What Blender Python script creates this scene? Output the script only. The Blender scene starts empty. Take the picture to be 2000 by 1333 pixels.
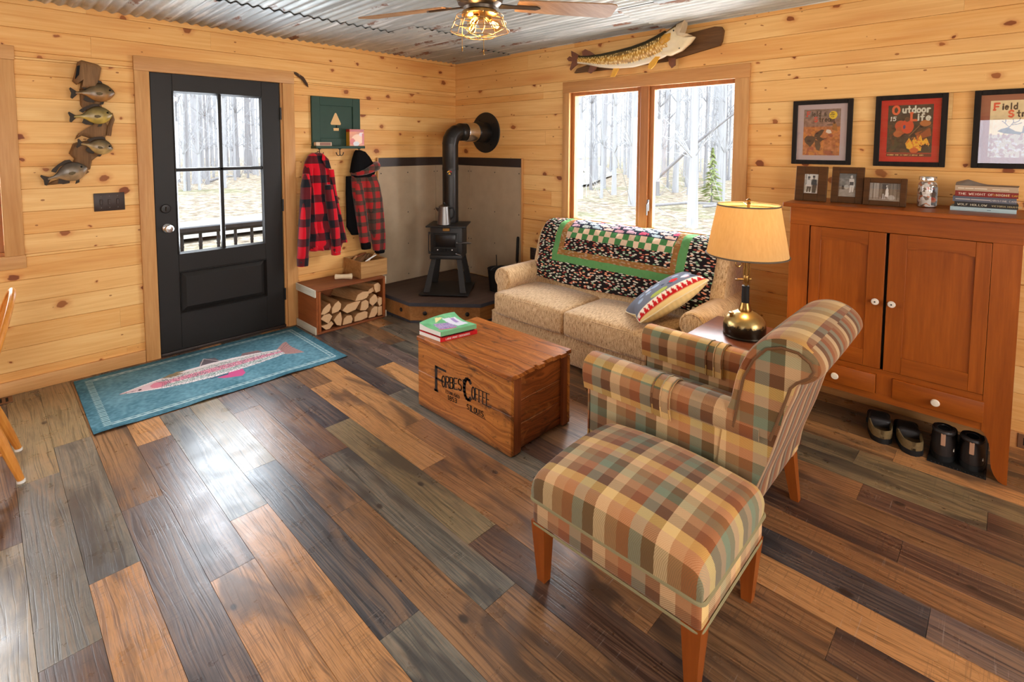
import bpy, bmesh, math, random
import numpy as np
from mathutils import Vector, Matrix, Euler
S = bpy.context.scene
COL = S.collection
rnd = random.Random(7)
PI = math.pi
def lin(c):
    return tuple(((x/255.)/12.92 if x/255. <= .04045 else ((x/255.+.055)/1.055)**2.4) for x in c)
# ------------------------------------------------------------------ mesh builder
class MB:
    def __init__(s): s.v = []; s.f = []; s.m = []
    def add(s, verts, faces, m=0, xf=None):
        b = len(s.v)
        for p in verts:
            p = Vector(p)
            if xf is not None: p = xf @ p
            s.v.append(tuple(p))
        for f in faces:
            s.f.append([i+b for i in f]); s.m.append(m)
        return s
    def box(s, lo, hi, m=0, xf=None):
        x0,y0,z0 = [min(a,b) for a,b in zip(lo,hi)]; x1,y1,z1 = [max(a,b) for a,b in zip(lo,hi)]
        return s.add([(x0,y0,z0),(x1,y0,z0),(x1,y1,z0),(x0,y1,z0),(x0,y0,z1),(x1,y0,z1),(x1,y1,z1),(x0,y1,z1)],
              [(0,3,2,1),(4,5,6,7),(0,1,5,4),(1,2,6,5),(2,3,7,6),(3,0,4,7)], m, xf)
    def rbox(s, lo, hi, r=.004, seg=2, m=0, xf=None, cuts=0, fn=None):
        lo, hi = [min(a,b) for a,b in zip(lo,hi)], [max(a,b) for a,b in zip(lo,hi)]
        bm = bmesh.new(); bmesh.ops.create_cube(bm, size=1)
        c = [(a+b)/2 for a,b in zip(lo,hi)]; d = [b-a for a,b in zip(lo,hi)]
        for v in bm.verts: v.co = Vector([v.co[i]*d[i]+c[i] for i in range(3)])
        if cuts: bmesh.ops.subdivide_edges(bm, edges=bm.edges[:], cuts=cuts, use_grid_fill=True)
        if cuts:
            bm.normal_update()
            es = [e for e in bm.edges if len(e.link_faces)==2 and e.link_faces[0].normal.dot(e.link_faces[1].normal) < .5]
        else: es = bm.edges[:]
        if r > 0: bmesh.ops.bevel(bm, geom=es, offset=min(r, min(d)*.49), segments=seg, profile=.5, affect='EDGES', clamp_overlap=True)
        if fn:
            for v in bm.verts: v.co = Vector(fn(v.co))
        bm.verts.index_update()
        s.add([v.co.copy() for v in bm.verts], [[v.index for v in f.verts] for f in bm.faces], m, xf)
        bm.free(); return s
    def loft(s, rings, m=0, cap=True, close=True, xf=None):
        n = len(rings[0]); vs = [p for r in rings for p in r]; fs = []
        for i in range(len(rings)-1):
            for j in range(n if close else n-1):
                k = (j+1) % n
                fs.append((i*n+j, i*n+k, (i+1)*n+k, (i+1)*n+j))
        if cap and close:
            fs.append(list(range(n))[::-1]); fs.append([(len(rings)-1)*n+j for j in range(n)])
        return s.add(vs, fs, m, xf)
    def tube(s, pts, r, n=8, m=0, xf=None, closed=False, cap=True):
        pts = [Vector(p) for p in pts]; rs = r if isinstance(r,(list,tuple)) else [r]*len(pts)
        rings = []; N = len(pts); up = None
        for i,p in enumerate(pts):
            if closed: t = pts[(i+1)%N]-pts[i-1]
            else: t = pts[min(i+1,N-1)]-pts[max(i-1,0)]
            t.normalize()
            if up is None:
                up = Vector((0,0,1)) if abs(t.z) < .9 else Vector((1,0,0))
            a = (up - t*up.dot(t))
            if a.length < 1e-6: a = t.orthogonal()
            a.normalize(); up = a; b = t.cross(a)
            rings.append([p + (a*math.cos(2*PI*k/n)+b*math.sin(2*PI*k/n))*rs[i] for k in range(n)])
        if closed: rings.append(rings[0])
        return s.loft(rings, m, cap and not closed, True, xf)
    def lathe(s, prof, c=(0,0,0), n=24, m=0, xf=None, sx=1, sy=1, cap=True):
        c = Vector(c); rings = []
        for r,z in prof:
            rings.append([c+Vector((r*math.cos(2*PI*k/n)*sx, r*math.sin(2*PI*k/n)*sy, z)) for k in range(n)])
        return s.loft(rings, m, cap, True, xf)
    def prism(s, poly, o, a, b, h, m=0, xf=None):
        """polygon given in axes a,b from origin o, thickened along h"""
        o,a,b,h = Vector(o),Vector(a),Vector(b),Vector(h); n = len(poly)
        lo = [o+a*p[0]+b*p[1] for p in poly]; hi = [p+h for p in lo]
        fs = [list(range(n))[::-1], list(range(n,2*n))]
        for i in range(n):
            j=(i+1)%n; fs.append((i,j,n+j,n+i))
        return s.add(lo+hi, fs, m, xf)
    def grid(s, fn, nu, nv, m=0, xf=None):
        vs = [fn(i/nu, j/nv) for j in range(nv+1) for i in range(nu+1)]
        fs = [(j*(nu+1)+i, j*(nu+1)+i+1, (j+1)*(nu+1)+i+1, (j+1)*(nu+1)+i) for j in range(nv) for i in range(nu)]
        return s.add(vs, fs, m, xf)
    def ball(s, c, r, n=12, k=8, m=0, xf=None):
        c=Vector(c); r = r if isinstance(r,(tuple,list)) else (r,r,r)
        rings=[]
        for i in range(k+1):
            a=-PI/2+PI*i/k; ca=max(math.cos(a),.001)
            rings.append([c+Vector((r[0]*ca*math.cos(2*PI*j/n), r[1]*ca*math.sin(2*PI*j/n), r[2]*math.sin(a))) for j in range(n)])
        return s.loft(rings,m,True,True,xf)
ROOTLOC = {}
def _root(o):
    while o.parent is not None: o = o.parent
    return o
def mesh(name, mb, mats, smooth=True, off=(0,0,0), ang=35):
    me = bpy.data.meshes.new(name)
    off = Vector(off)
    me.from_pydata([tuple(Vector(p)-off) for p in mb.v], [], mb.f)
    if not isinstance(mats,(list,tuple)): mats=[mats]
    for m in mats: me.materials.append(m)
    if len(mats)>1: me.polygons.foreach_set('material_index', mb.m)
    bm = bmesh.new(); bm.from_mesh(me); bmesh.ops.recalc_face_normals(bm, faces=bm.faces[:]); bm.to_mesh(me); bm.free()
    if smooth:
        me.polygons.foreach_set('use_smooth',[True]*len(me.polygons))
        me.set_sharp_from_angle(angle=math.radians(ang))
    me.update()
    return me
def tag(o, label, cat, group=None):
    o['label']=label; o['category']=cat
    if group: o['group']=group
    return o
def thing(name, label, cat, loc, group=None):
    o = bpy.data.objects.new(name, None); o.empty_display_size=.05
    COL.objects.link(o); o.location=loc; ROOTLOC[o.name]=Vector(loc)
    return tag(o,label,cat,group)
def part(name, mb, mats, parent, smooth=True, label=None, ang=35):
    """mesh given in world coordinates (of an unrotated root) becomes a child"""
    r=_root(parent)
    me = mesh(name, mb, mats, smooth, ROOTLOC[r.name], ang)
    o = bpy.data.objects.new(name, me); COL.objects.link(o); o.parent=parent
    if label: o['label']=label
    return o
def solo(name, mb, mats, label, cat, loc=(0,0,0), group=None, smooth=True, ang=35):
    me = mesh(name, mb, mats, smooth, loc, ang)
    o = bpy.data.objects.new(name, me); COL.objects.link(o); o.location=loc; ROOTLOC[o.name]=Vector(loc)
    return tag(o,label,cat,group)
def struct(name, mb, mats, smooth=False, ang=35):
    me = mesh(name, mb, mats, smooth, (0,0,0), ang)
    o = bpy.data.objects.new(name, me); COL.objects.link(o); o['kind']='structure'; ROOTLOC[o.name]=Vector((0,0,0))
    return o
def sroot(name):
    o = bpy.data.objects.new(name, None); COL.objects.link(o); o['kind']='structure'; ROOTLOC[o.name]=Vector((0,0,0)); return o
def copy_tree(o, parent=None):
    c=o.copy(); COL.objects.link(c)
    if parent is not None: c.parent=parent
    for ch in list(o.children): copy_tree(ch,c)
    return c
def uvfn(o, fn):
    me=o.data; lay=me.uv_layers.new(name='UVMap')
    for p in me.polygons:
        for li in p.loop_indices:
            lay.data[li].uv = fn(me.vertices[me.loops[li].vertex_index].co, p.normal)
def fattr(o, name, vals, dom='FACE'):
    a=o.data.attributes.new(name,'FLOAT',dom); a.data.foreach_set('value',vals)
def cattr(o, cols, dom='POINT'):
    a=o.data.attributes.new('Col','FLOAT_COLOR',dom)
    arr=np.ones((len(cols),4),dtype=np.float32); arr[:,:3]=np.array(cols,dtype=np.float32); a.data.foreach_set('color',arr.ravel())
# ------------------------------------------------------------------ painter for printed surfaces
class Ras:
    def __init__(s,w,h,bg):
        s.w,s.h=w,h; s.a=np.zeros((h,w,3)); s.a[:]=bg
        ys,xs=np.mgrid[0:h,0:w]; s.X=xs/(w-1.); s.Y=ys/(h-1.)
        s.rs=np.random.RandomState(3)
    def noise(s,amp,cx=1,cy=1):
        n=s.rs.rand(max(2,s.h//cy),max(2,s.w//cx)); yi=(s.Y*(n.shape[0]-1)); xi=(s.X*(n.shape[1]-1))
        y0=np.minimum(yi.astype(int),n.shape[0]-2); x0=np.minimum(xi.astype(int),n.shape[1]-2); fy=yi-y0; fx=xi-x0
        return ((n[y0,x0]*(1-fx)+n[y0,x0+1]*fx)*(1-fy)+(n[y0+1,x0]*(1-fx)+n[y0+1,x0+1]*fx)*fy-.5)*2*amp
    def put(s,mask,c,al=1.):
        mm=(mask*al)[...,None] if mask.dtype!=bool else (mask.astype(float)*al)[...,None]
        s.a=s.a*(1-mm)+np.array(c,float)*mm
    def inpoly(s,pts,X=None,Y=None):
        X=s.X if X is None else X; Y=s.Y if Y is None else Y
        r=np.zeros(X.shape,bool); n=len(pts); j=n-1
        for i in range(n):
            xi,yi=pts[i]; xj,yj=pts[j]
            if yi!=yj:
                c=((yi>Y)!=(yj>Y))&(X<(xj-xi)*(Y-yi)/(yj-yi)+xi); r^=c
            j=i
        return r
    def poly(s,pts,c,al=1.): s.put(s.inpoly(pts),c,al)
    def ell(s,cx,cy,rx,ry,c,al=1.,rot=0):
        dx,dy=s.X-cx,s.Y-cy; u=dx*math.cos(rot)+dy*math.sin(rot); v=-dx*math.sin(rot)+dy*math.cos(rot)
        s.put((u/rx)**2+(v/ry)**2<1,c,al)
    def rect(s,x0,y0,x1,y1,c,al=1.): s.put((s.X>=x0)&(s.X<=x1)&(s.Y>=y0)&(s.Y<=y1),c,al)
    def line(s,pts,t,c,al=1.,asp=1.):
        m=np.zeros(s.X.shape,bool)
        for (x0,y0),(x1,y1) in zip(pts[:-1],pts[1:]):
            dx,dy=x1-x0,(y1-y0)*asp; L=dx*dx+dy*dy+1e-12
            k=np.clip(((s.X-x0)*dx+(s.Y-y0)*asp*dy)/L,0,1)
            m|=((s.X-x0-k*dx)**2+((s.Y-y0)*asp-k*dy)**2)<t*t
        s.put(m,c,al)
    def text(s,txt,x,y,h,c,t=.12,wr=.62,asp=1.,serif=False,al=1.,slant=0):
        """asp = height/width of the surface; x,y lower left in 0..1; h letter height in 0..1"""
        cx=x; hw=h*asp
        if txt[:1]=='#':
            for wd in txt[1:].split():
                L_=int(wd)*hw*wr; s.line([(cx,y+h*.5),(cx+L_,y+h*.5)],h*asp*.28,c,al*.8,asp); cx+=L_+hw*wr*.8
            return cx
        for ch in txt:
            gw=GW.get(ch.upper(),1.)
            for st in glyph(ch,serif):
                s.line([(cx+(px*gw+slant*py)*hw*wr, y+py*h) for px,py in st], t*hw*.5, c, al, asp)
            cx+=hw*wr*(gw+.35)
        return cx
def arc(cx,cy,rx,ry,a0,a1,n=8): return [(cx+rx*math.cos(math.radians(a0+(a1-a0)*i/n)), cy+ry*math.sin(math.radians(a0+(a1-a0)*i/n))) for i in range(n+1)]
GL={
'A':[[(0,0),(.5,1),(1,0)],[(.2,.38),(.8,.38)]],'B':[[(0,0),(0,1),(.6,1)]+arc(.6,.76,.32,.24,90,-90)+[(0,.52)],[(.6,.52)]+arc(.6,.26,.38,.26,90,-90)+[(0,0)]],
'C':[arc(.5,.5,.5,.5,45,315,12)],'D':[[(0,0),(0,1),(.4,1)]+arc(.4,.5,.6,.5,90,-90)+[(0,0)]],'E':[[(1,1),(0,1),(0,0),(1,0)],[(0,.52),(.75,.52)]],
'F':[[(1,1),(0,1),(0,0)],[(0,.52),(.75,.52)]],'G':[arc(.5,.5,.5,.5,45,340,12)+[(1,.45),(.6,.45)]],'H':[[(0,0),(0,1)],[(1,0),(1,1)],[(0,.5),(1,.5)]],
'I':[[(.5,0),(.5,1)]],'J':[[(.8,1),(.8,.3)]+arc(.45,.3,.35,.3,0,-170)],'K':[[(0,0),(0,1)],[(1,1),(0,.42)],[(.3,.58),(1,0)]],'L':[[(0,1),(0,0),(1,0)]],
'M':[[(0,0),(0,1),(.5,.3),(1,1),(1,0)]],'N':[[(0,0),(0,1),(1,0),(1,1)]],'O':[arc(.5,.5,.5,.5,0,360,16)],'P':[[(0,0),(0,1),(.6,1)]+arc(.6,.74,.36,.26,90,-90)+[(0,.48)]],
'Q':[arc(.5,.5,.5,.5,0,360,16),[(.6,.3),(1,0)]],'R':[[(0,0),(0,1),(.6,1)]+arc(.6,.75,.34,.25,90,-90)+[(0,.5)],[(.5,.5),(1,0)]],
'S':[arc(.5,.75,.46,.25,30,270,10)+arc(.5,.25,.48,.25,90,-150,10)],'T':[[(0,1),(1,1)],[(.5,0),(.5,1)]],'U':[[(0,1),(0,.4)]+arc(.5,.4,.5,.4,180,360)+[(1,1)]],
'V':[[(0,1),(.5,0),(1,1)]],'W':[[(0,1),(.25,0),(.5,.7),(.75,0),(1,1)]],'X':[[(0,0),(1,1)],[(0,1),(1,0)]],'Y':[[(0,1),(.5,.5),(1,1)],[(.5,.5),(.5,0)]],'Z':[[(0,1),(1,1),(0,0),(1,0)]],
'1':[[(.25,.8),(.55,1),(.55,0)]],'8':[arc(.5,.74,.4,.26,0,360,12),arc(.5,.25,.48,.26,0,360,12)],'5':[[(.9,1),(.15,1),(.1,.56)]+arc(.45,.32,.45,.32,120,-140)],'3':[arc(.45,.75,.4,.25,150,-90)+arc(.45,.25,.46,.26,90,-150)],
'&':[[(1,0),(.15,.75)]+arc(.4,.8,.25,.2,190,-20)+[(.1,.35)]+arc(.4,.22,.35,.22,160,320)+[(.95,.5)]],'.':[[(.4,0),(.5,.02)]],"'":[[(.5,1),(.5,.8)]],'c/':[]}
LC={'a':[arc(.45,.3,.4,.3,60,300,10),[(.9,.6),(.9,0)]],'d':[arc(.45,.3,.42,.3,50,310,10),[(.9,1),(.9,0)]],'e':[[(.05,.32),(.9,.32)]+arc(.48,.3,.44,.3,5,310,12)],'f':[[(.35,0),(.35,.75)]+arc(.65,.75,.3,.25,180,60),[(.05,.58),(.75,.58)]],
'i':[[(.5,0),(.5,.6)],[(.5,.85),(.5,.9)]],'l':[[(.5,0),(.5,1)]],'m':[[(0,0),(0,.6)],arc(.25,.35,.25,.25,180,0)+[(.5,0)],arc(.75,.35,.25,.25,180,0)+[(1,0)]],'o':[arc(.5,.3,.45,.3,0,360,14)],'r':[[(.2,0),(.2,.6)],arc(.6,.3,.4,.3,180,60)],
't':[[(.45,1),(.45,.1),(.7,0)],[(.1,.62),(.85,.62)]],'u':[[(.08,.6),(.08,.2)]+arc(.45,.25,.37,.25,180,340),[(.88,.6),(.88,0)]]}
GW={'I':.45,'i':.4,'l':.4,'M':1.25,'W':1.3,' ':.5,'.':.4,"'":.4,'1':.6}
def glyph(ch,serif=False):
    if ch in LC: st=LC[ch]
    else: st=GL.get(ch.upper(),[])
    if not serif: return st
    out=list(st)
    for s in st:
        for e,o in ((s[0],s[1] if len(s)>1 else s[0]),(s[-1],s[-2] if len(s)>1 else s[-1])):
            if abs(e[0]-o[0])<.3 and abs(e[1]-o[1])>.2 and (e[1]<.02 or e[1]>.58): out.append([(e[0]-.17,e[1]),(e[0]+.17,e[1])])
    return out
def stroke_text(mb,txt,o,a,b,n,h,t,wr=.6,serif=True,depth=.0006,sp=.35):
    """raised lettering made of flat strokes, laid along a with height along b, facing n"""
    o,a,b,n=Vector(o),Vector(a),Vector(b),Vector(n); cx=0
    def seg(p,q,th):
        d=(q-p)
        if d.length<1e-6: return
        d.normalize(); s=n.cross(d)*th*.5; p2=p-d*th*.3; q2=q+d*th*.3
        vs=[p2-s,q2-s,q2+s,p2+s]; mb.add(vs+[v+n*depth for v in vs],[(3,2,1,0),(4,5,6,7),(0,1,5,4),(1,2,6,5),(2,3,7,6),(3,0,4,7)])
    if txt[:1]=='#':
        for wd in txt[1:].split():
            L_=int(wd)*h*wr; p=o+a*cx+b*h*.5; seg(p,p+a*L_,h*.5); cx+=L_+h*wr*.8
        return cx
    for ch in txt:
        gw=GW.get(ch,1.)
        for st in glyph(ch,serif):
            pp=[o+a*(cx+px*gw*h*wr)+b*(py*h) for px,py in st]
            for p,q in zip(pp[:-1],pp[1:]):
                v=abs((q-p).normalized().dot(b)) if (q-p).length>0 else 0
                seg(p,q,t*(.62+.5*v))
        cx+=h*wr*(gw+sp)
    return cx
def ras_plane(mb_unused,ras,o,a,b):
    """returns MB grid and linear colours for a raster laid on origin o with axes a,b (full extents)"""
    o,a,b=Vector(o),Vector(a),Vector(b); mb=MB()
    mb.grid(lambda u,v:o+a*u+b*v, ras.w-1, ras.h-1)
    c=np.clip(ras.a,0,255)/255.; c=np.where(c<=.04045,c/12.92,((c+.055)/1.055)**2.4)
    return mb,c.reshape(-1,3)
def printed(name,ras,o,a,b,parent,mat,label=None,gain=.95):
    mb,c=ras_plane(None,ras,o,a,b); c=np.clip(c*gain,0,1)
    ob=part(name,mb,mat,parent,smooth=False,label=label); cattr(ob,c); return ob
# ------------------------------------------------------------------ node helper + materials
class NT:
    def __init__(s,name):
        s.m=bpy.data.materials.new(name); s.m.use_nodes=True; s.t=s.m.node_tree; s.t.nodes.clear()
        s.out=s.t.nodes.new('ShaderNodeOutputMaterial')
    def n(s,typ,ins=None,out=0,**kw):
        nd=s.t.nodes.new(typ)
        for k,v in kw.items(): setattr(nd,k,v)
        for k,v in (ins or {}).items():
            sk=nd.inputs[k]
            if isinstance(v,bpy.types.NodeSocket): s.t.links.new(v,sk)
            else:
                if isinstance(v,(tuple,list)) and sk.type=='RGBA' and len(v)==3: v=tuple(v)+(1,)
                sk.default_value=v
        return nd if out is None else nd.outputs[out]
    def math(s,op,a,b=None,c=None,clamp=False):
        ins={0:a}
        if b is not None: ins[1]=b
        if c is not None: ins[2]=c
        return s.n('ShaderNodeMath',ins,operation=op,use_clamp=clamp)
    def mix(s,f,a,b,mode='MIX'):
        nd=s.t.nodes.new('ShaderNodeMix'); nd.data_type='RGBA'; nd.blend_type=mode
        for sk,v in ((nd.inputs[0],f),(nd.inputs[6],a),(nd.inputs[7],b)):
            if isinstance(v,bpy.types.NodeSocket): s.t.links.new(v,sk)
            else: sk.default_value=(tuple(v)+(1,) if isinstance(v,(tuple,list)) and len(v)==3 else v)
        return nd.outputs[2]
    def ramp(s,f,stops,interp='LINEAR'):
        nd=s.t.nodes.new('ShaderNodeValToRGB'); nd.color_ramp.interpolation=interp
        e=nd.color_ramp.elements
        while len(e)>1: e.remove(e[-1])
        for i,(p,c) in enumerate(stops):
            el=e[0] if i==0 else e.new(p)
            el.position=p; el.color=(tuple(c)+(1,)) if isinstance(c,(tuple,list)) else (c,c,c,1)
        s.t.links.new(f,nd.inputs[0]); return nd.outputs[0]
    def obj(s): return s.n('ShaderNodeTexCoord',out=3)
    def uv(s): return s.n('ShaderNodeTexCoord',out=2)
    def attr(s,name,o=2): return s.n('ShaderNodeAttribute',attribute_name=name,out=o)
    def mapping(s,v,sc=(1,1,1),loc=(0,0,0),rot=(0,0,0)): return s.n('ShaderNodeMapping',{0:v,1:loc,2:rot,3:sc})
    def noise(s,v,scale=5,detail=3,rough=.55,dist=0,o=0): return s.n('ShaderNodeTexNoise',{'Vector':v,'Scale':scale,'Detail':detail,'Roughness':rough,'Distortion':dist},out=o)
    def sep(s,v): return s.n('ShaderNodeSeparateXYZ',{0:v},out=None).outputs
    def comb(s,x,y,z): return s.n('ShaderNodeCombineXYZ',{0:x,1:y,2:z})
    def bump(s,h,st=.3,d=.01): return s.n('ShaderNodeBump',{'Height':h,'Strength':st,'Distance':d})
    def bsdf(s,col,rough=.6,metal=0,spec=.5,nrm=None,**kw):
        ins={'Base Color':col,'Roughness':rough,'Metallic':metal,'Specular IOR Level':spec}
        if nrm is not None: ins['Normal']=nrm
        ins.update(kw)
        o=s.n('ShaderNodeBsdfPrincipled',ins); s.t.links.new(o,s.out.inputs[0]); return s.m
def plain(name,c,rough=.6,metal=0,spec=.3,bump=0,bs=200,var=0,vs=20,sheen=0):
    t=NT(name); col=lin(c); nrm=None
    if bump: nrm=t.bump(t.noise(t.obj(),bs,3),bump,.003)
    if var:
        f=t.noise(t.obj(),vs,4); col=t.mix(f,tuple(max(0,x*(1-var)) for x in col),tuple(min(1,x*(1+var)) for x in col))
    kw={}
    if sheen: kw={'Sheen Weight':sheen}
    return t.bsdf(col,rough,metal,spec,nrm,**kw)
def wood(name,c1,c2,axis='x',scale=1.,rough=.5,knots=0,spec=.25,streak=None,ring=.5):
    """grain runs along axis"""
    t=NT(name); o=t.obj(); info=t.n('ShaderNodeObjectInfo',out=5)
    off=t.comb(t.math('MULTIPLY',info,7.),t.math('MULTIPLY',info,3.),t.math('MULTIPLY',info,5.))
    o=t.n('ShaderNodeVectorMath',{0:o,1:off},operation='ADD')
    sc={'x':(1.6,24,24),'y':(24,1.6,24),'z':(24,24,1.6)}[axis]; sc=tuple(k*scale for k in sc)
    v=t.mapping(o,sc)
    d=t.noise(v,1,4,.6,.6); d2=t.noise(t.mapping(o,tuple(k*4 for k in sc)),1.3,3)
    big=t.noise(t.mapping(o,tuple(k*.22 for k in sc)),1,2)
    f=t.math('ADD',t.math('MULTIPLY',d,.62),t.math('MULTIPLY',d2,.38))
    col=t.ramp(f,[(.3,lin(c2)),(.5,tuple((a+b)/2 for a,b in zip(lin(c1),lin(c2)))),(.68,lin(c1))])
    col=t.mix(t.math('MULTIPLY',t.math('SUBTRACT',big,.45,clamp=True),ring*2.,clamp=True),col,lin(streak or c2))
    return t.bsdf(col,rough,0,spec,t.bump(f,.12,.002))
def pine(name,axis):
    t=NT(name); o=t.obj(); X,Y,Z=t.sep(o); u=X if axis=='x' else Y
    r=t.attr('rv'); 
    off=t.math('MULTIPLY',r,17.3)
    v=t.comb(t.math('ADD',t.math('MULTIPLY',u,1.3),off),t.math('MULTIPLY',Z,26.),off)
    g=t.noise(v,1,4,.6,1.2)
    v2=t.comb(t.math('ADD',t.math('MULTIPLY',u,4.),off),t.math('MULTIPLY',Z,120.),off); g2=t.noise(v2,1,3)
    big=t.noise(t.comb(t.math('ADD',t.math('MULTIPLY',u,.9),off),t.math('MULTIPLY',Z,5.),off),1,2)
    f=t.math('ADD',t.math('MULTIPLY',g,.7),t.math('MULTIPLY',g2,.3))
    col=t.ramp(f,[(.3,lin((206,142,74))),(.48,lin((228,174,104))),(.66,lin((240,198,132)))])
    tint=t.ramp(r,[(0,lin((224,160,86))),(.25,lin((238,188,118))),(.5,lin((228,168,94))),(.75,lin((241,198,130))),(1,lin((232,178,108)))],'CONSTANT')
    col=t.mix(.45,col,tint)
    col=t.mix(t.math('MULTIPLY',t.math('SUBTRACT',big,.52,clamp=True),2.6,clamp=True),col,lin((204,134,70)))
    # knots
    kv=t.comb(t.math('ADD',u,off),t.math('MULTIPLY',Z,1.35),off)
    wob=t.noise(kv,14,2,o=1)
    kv=t.n('ShaderNodeVectorMath',{0:kv,1:t.n('ShaderNodeVectorMath',{0:wob,'Scale':.05},operation='SCALE')},operation='ADD')
    vo=t.n('ShaderNodeTexVoronoi',{'Vector':kv,'Scale':4.2,'Randomness':1.},out=None,feature='F1',voronoi_dimensions='2D')
    dist=vo.outputs['Distance']; cr=t.n('ShaderNodeSeparateColor',{0:vo.outputs['Color']},out=None).outputs
    rad=t.math('MULTIPLY',t.math('SUBTRACT',cr[0],.44,clamp=True),.25)
    q=t.math('DIVIDE',dist,t.math('ADD',rad,.001))
    core=t.math('SUBTRACT',1.,t.n('ShaderNodeMapRange',{0:q,1:.75,2:1.05,3:0,4:1},interpolation_type='SMOOTHSTEP'))
    halo=t.math('SUBTRACT',1.,t.n('ShaderNodeMapRange',{0:q,1:.9,2:2.2,3:0,4:1},interpolation_type='SMOOTHSTEP'))
    col=t.mix(t.math('MULTIPLY',halo,.45),col,lin((196,118,58)))
    kc=t.mix(cr[1],lin((118,52,24)),lin((158,92,46)))
    col=t.mix(t.math('MULTIPLY',core,.92),col,kc)
    # small flecks
    v3=t.n('ShaderNodeTexVoronoi',{'Vector':t.comb(t.math('ADD',t.math('MULTIPLY',u,1.),off),t.math('MULTIPLY',Z,1.8),off),'Scale':7.},out=None,voronoi_dimensions='2D')
    cr3=t.n('ShaderNodeSeparateColor',{0:v3.outputs['Color']},out=None).outputs
    fl=t.math('LESS_THAN',v3.outputs['Distance'],t.math('MULTIPLY',t.math('SUBTRACT',cr3[2],.76,clamp=True),.30))
    col=t.mix(t.math('MULTIPLY',fl,.75),col,lin((128,66,30)))
    return t.bsdf(col,.5,0,.25,t.bump(f,.06,.002))
def floor_mat():
    t=NT('floor_planks'); o=t.obj(); X,Y,Z=t.sep(o); r=t.attr('rv'); base=t.attr('Col',0)
    off=t.math('MULTIPLY',r,31.7)
    def nv(sx,sy,sc=1,det=4,rough=.6,dist=0,x=X): return t.noise(t.comb(t.math('ADD',t.math('MULTIPLY',x,sx),off),t.math('ADD',t.math('MULTIPLY',Y,sy),off),off),sc,det,rough,dist)
    warp=t.math('MULTIPLY',t.math('SUBTRACT',nv(7,1.0,1,2,.5),.5),.10); warp2=t.math('MULTIPLY',t.math('SUBTRACT',nv(30,7,1,2,.5),.5),.003)
    xw=t.math('ADD',t.math('ADD',X,warp),warp2)
    lines=nv(135,1.6,1,3,.65,0,xw); fine=nv(330,14,1,2,.6,0,xw); blot=nv(7,1.5,1,3,.6,.6); saw=nv(5,210,1,2); sawm=nv(9,3.,1,3); sawe=nv(2.5,60,1,2)
    ln=t.n('ShaderNodeMapRange',{0:lines,1:.36,2:.50,3:1,4:0},interpolation_type='SMOOTHSTEP')
    hi=t.n('ShaderNodeMapRange',{0:lines,1:.5,2:.66,3:0,4:.32})
    fn=t.n('ShaderNodeMapRange',{0:fine,1:.32,2:.55,3:.62,4:1.1})
    col=t.mix(1.,base,t.comb(fn,fn,fn),'MULTIPLY')
    col=t.mix(hi,col,t.mix(.5,base,lin((206,160,114))))
    col=t.mix(t.math('MULTIPLY',ln,.6),col,t.mix(1.,base,(.26,.25,.26),'MULTIPLY'))
    bl=t.n('ShaderNodeMapRange',{0:blot,1:.50,2:.66,3:0,4:.85},interpolation_type='SMOOTHSTEP')
    col=t.mix(bl,col,t.mix(.5,t.mix(1.,base,(.34,.35,.4),'MULTIPLY'),lin((52,48,48))))
    bl2=t.n('ShaderNodeMapRange',{0:blot,1:.30,2:.45,3:.55,4:0},interpolation_type='SMOOTHSTEP')
    col=t.mix(t.math('MULTIPLY',bl2,t.math('SUBTRACT',1.,ln)),col,t.mix(.5,base,lin((178,132,88))))
    sm=t.math('MULTIPLY',t.math('GREATER_THAN',saw,.60),t.n('ShaderNodeMapRange',{0:sawm,1:.5,2:.60,3:0,4:.6}))
    col=t.mix(sm,col,t.mix(.5,base,lin((50,44,42))))
    sm2=t.math('MULTIPLY',t.math('LESS_THAN',saw,.33),t.n('ShaderNodeMapRange',{0:sawm,1:.36,2:.48,3:.30,4:0}))
    col=t.mix(sm2,col,lin((182,170,160)))
    kn=t.n('ShaderNodeTexVoronoi',{'Vector':t.comb(t.math('ADD',t.math('MULTIPLY',X,1.6),off),t.math('ADD',Y,off),0.),'Scale':2.6},out=None,voronoi_dimensions='2D'); kc=t.n('ShaderNodeSeparateColor',{0:kn.outputs['Color']},out=0)
    km=t.n('ShaderNodeMapRange',{0:t.math('DIVIDE',kn.outputs['Distance'],t.math('ADD',t.math('MULTIPLY',t.math('SUBTRACT',kc,.6,clamp=True),.16),.0005)),1:.6,2:1.3,3:.85,4:0},interpolation_type='SMOOTHSTEP')
    col=t.mix(km,col,lin((40,32,28)))
    rg=t.n('ShaderNodeMapRange',{0:t.noise(o,9,4),1:.3,2:.7,3:.25,4:.37})
    h=t.math('ADD',t.math('MULTIPLY',ln,-.6),t.math('ADD',t.math('MULTIPLY',sm,-.7),t.math('MULTIPLY',sawe,.5)))
    return t.bsdf(col,rg,0,.6,t.bump(h,.14,.002))
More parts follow.
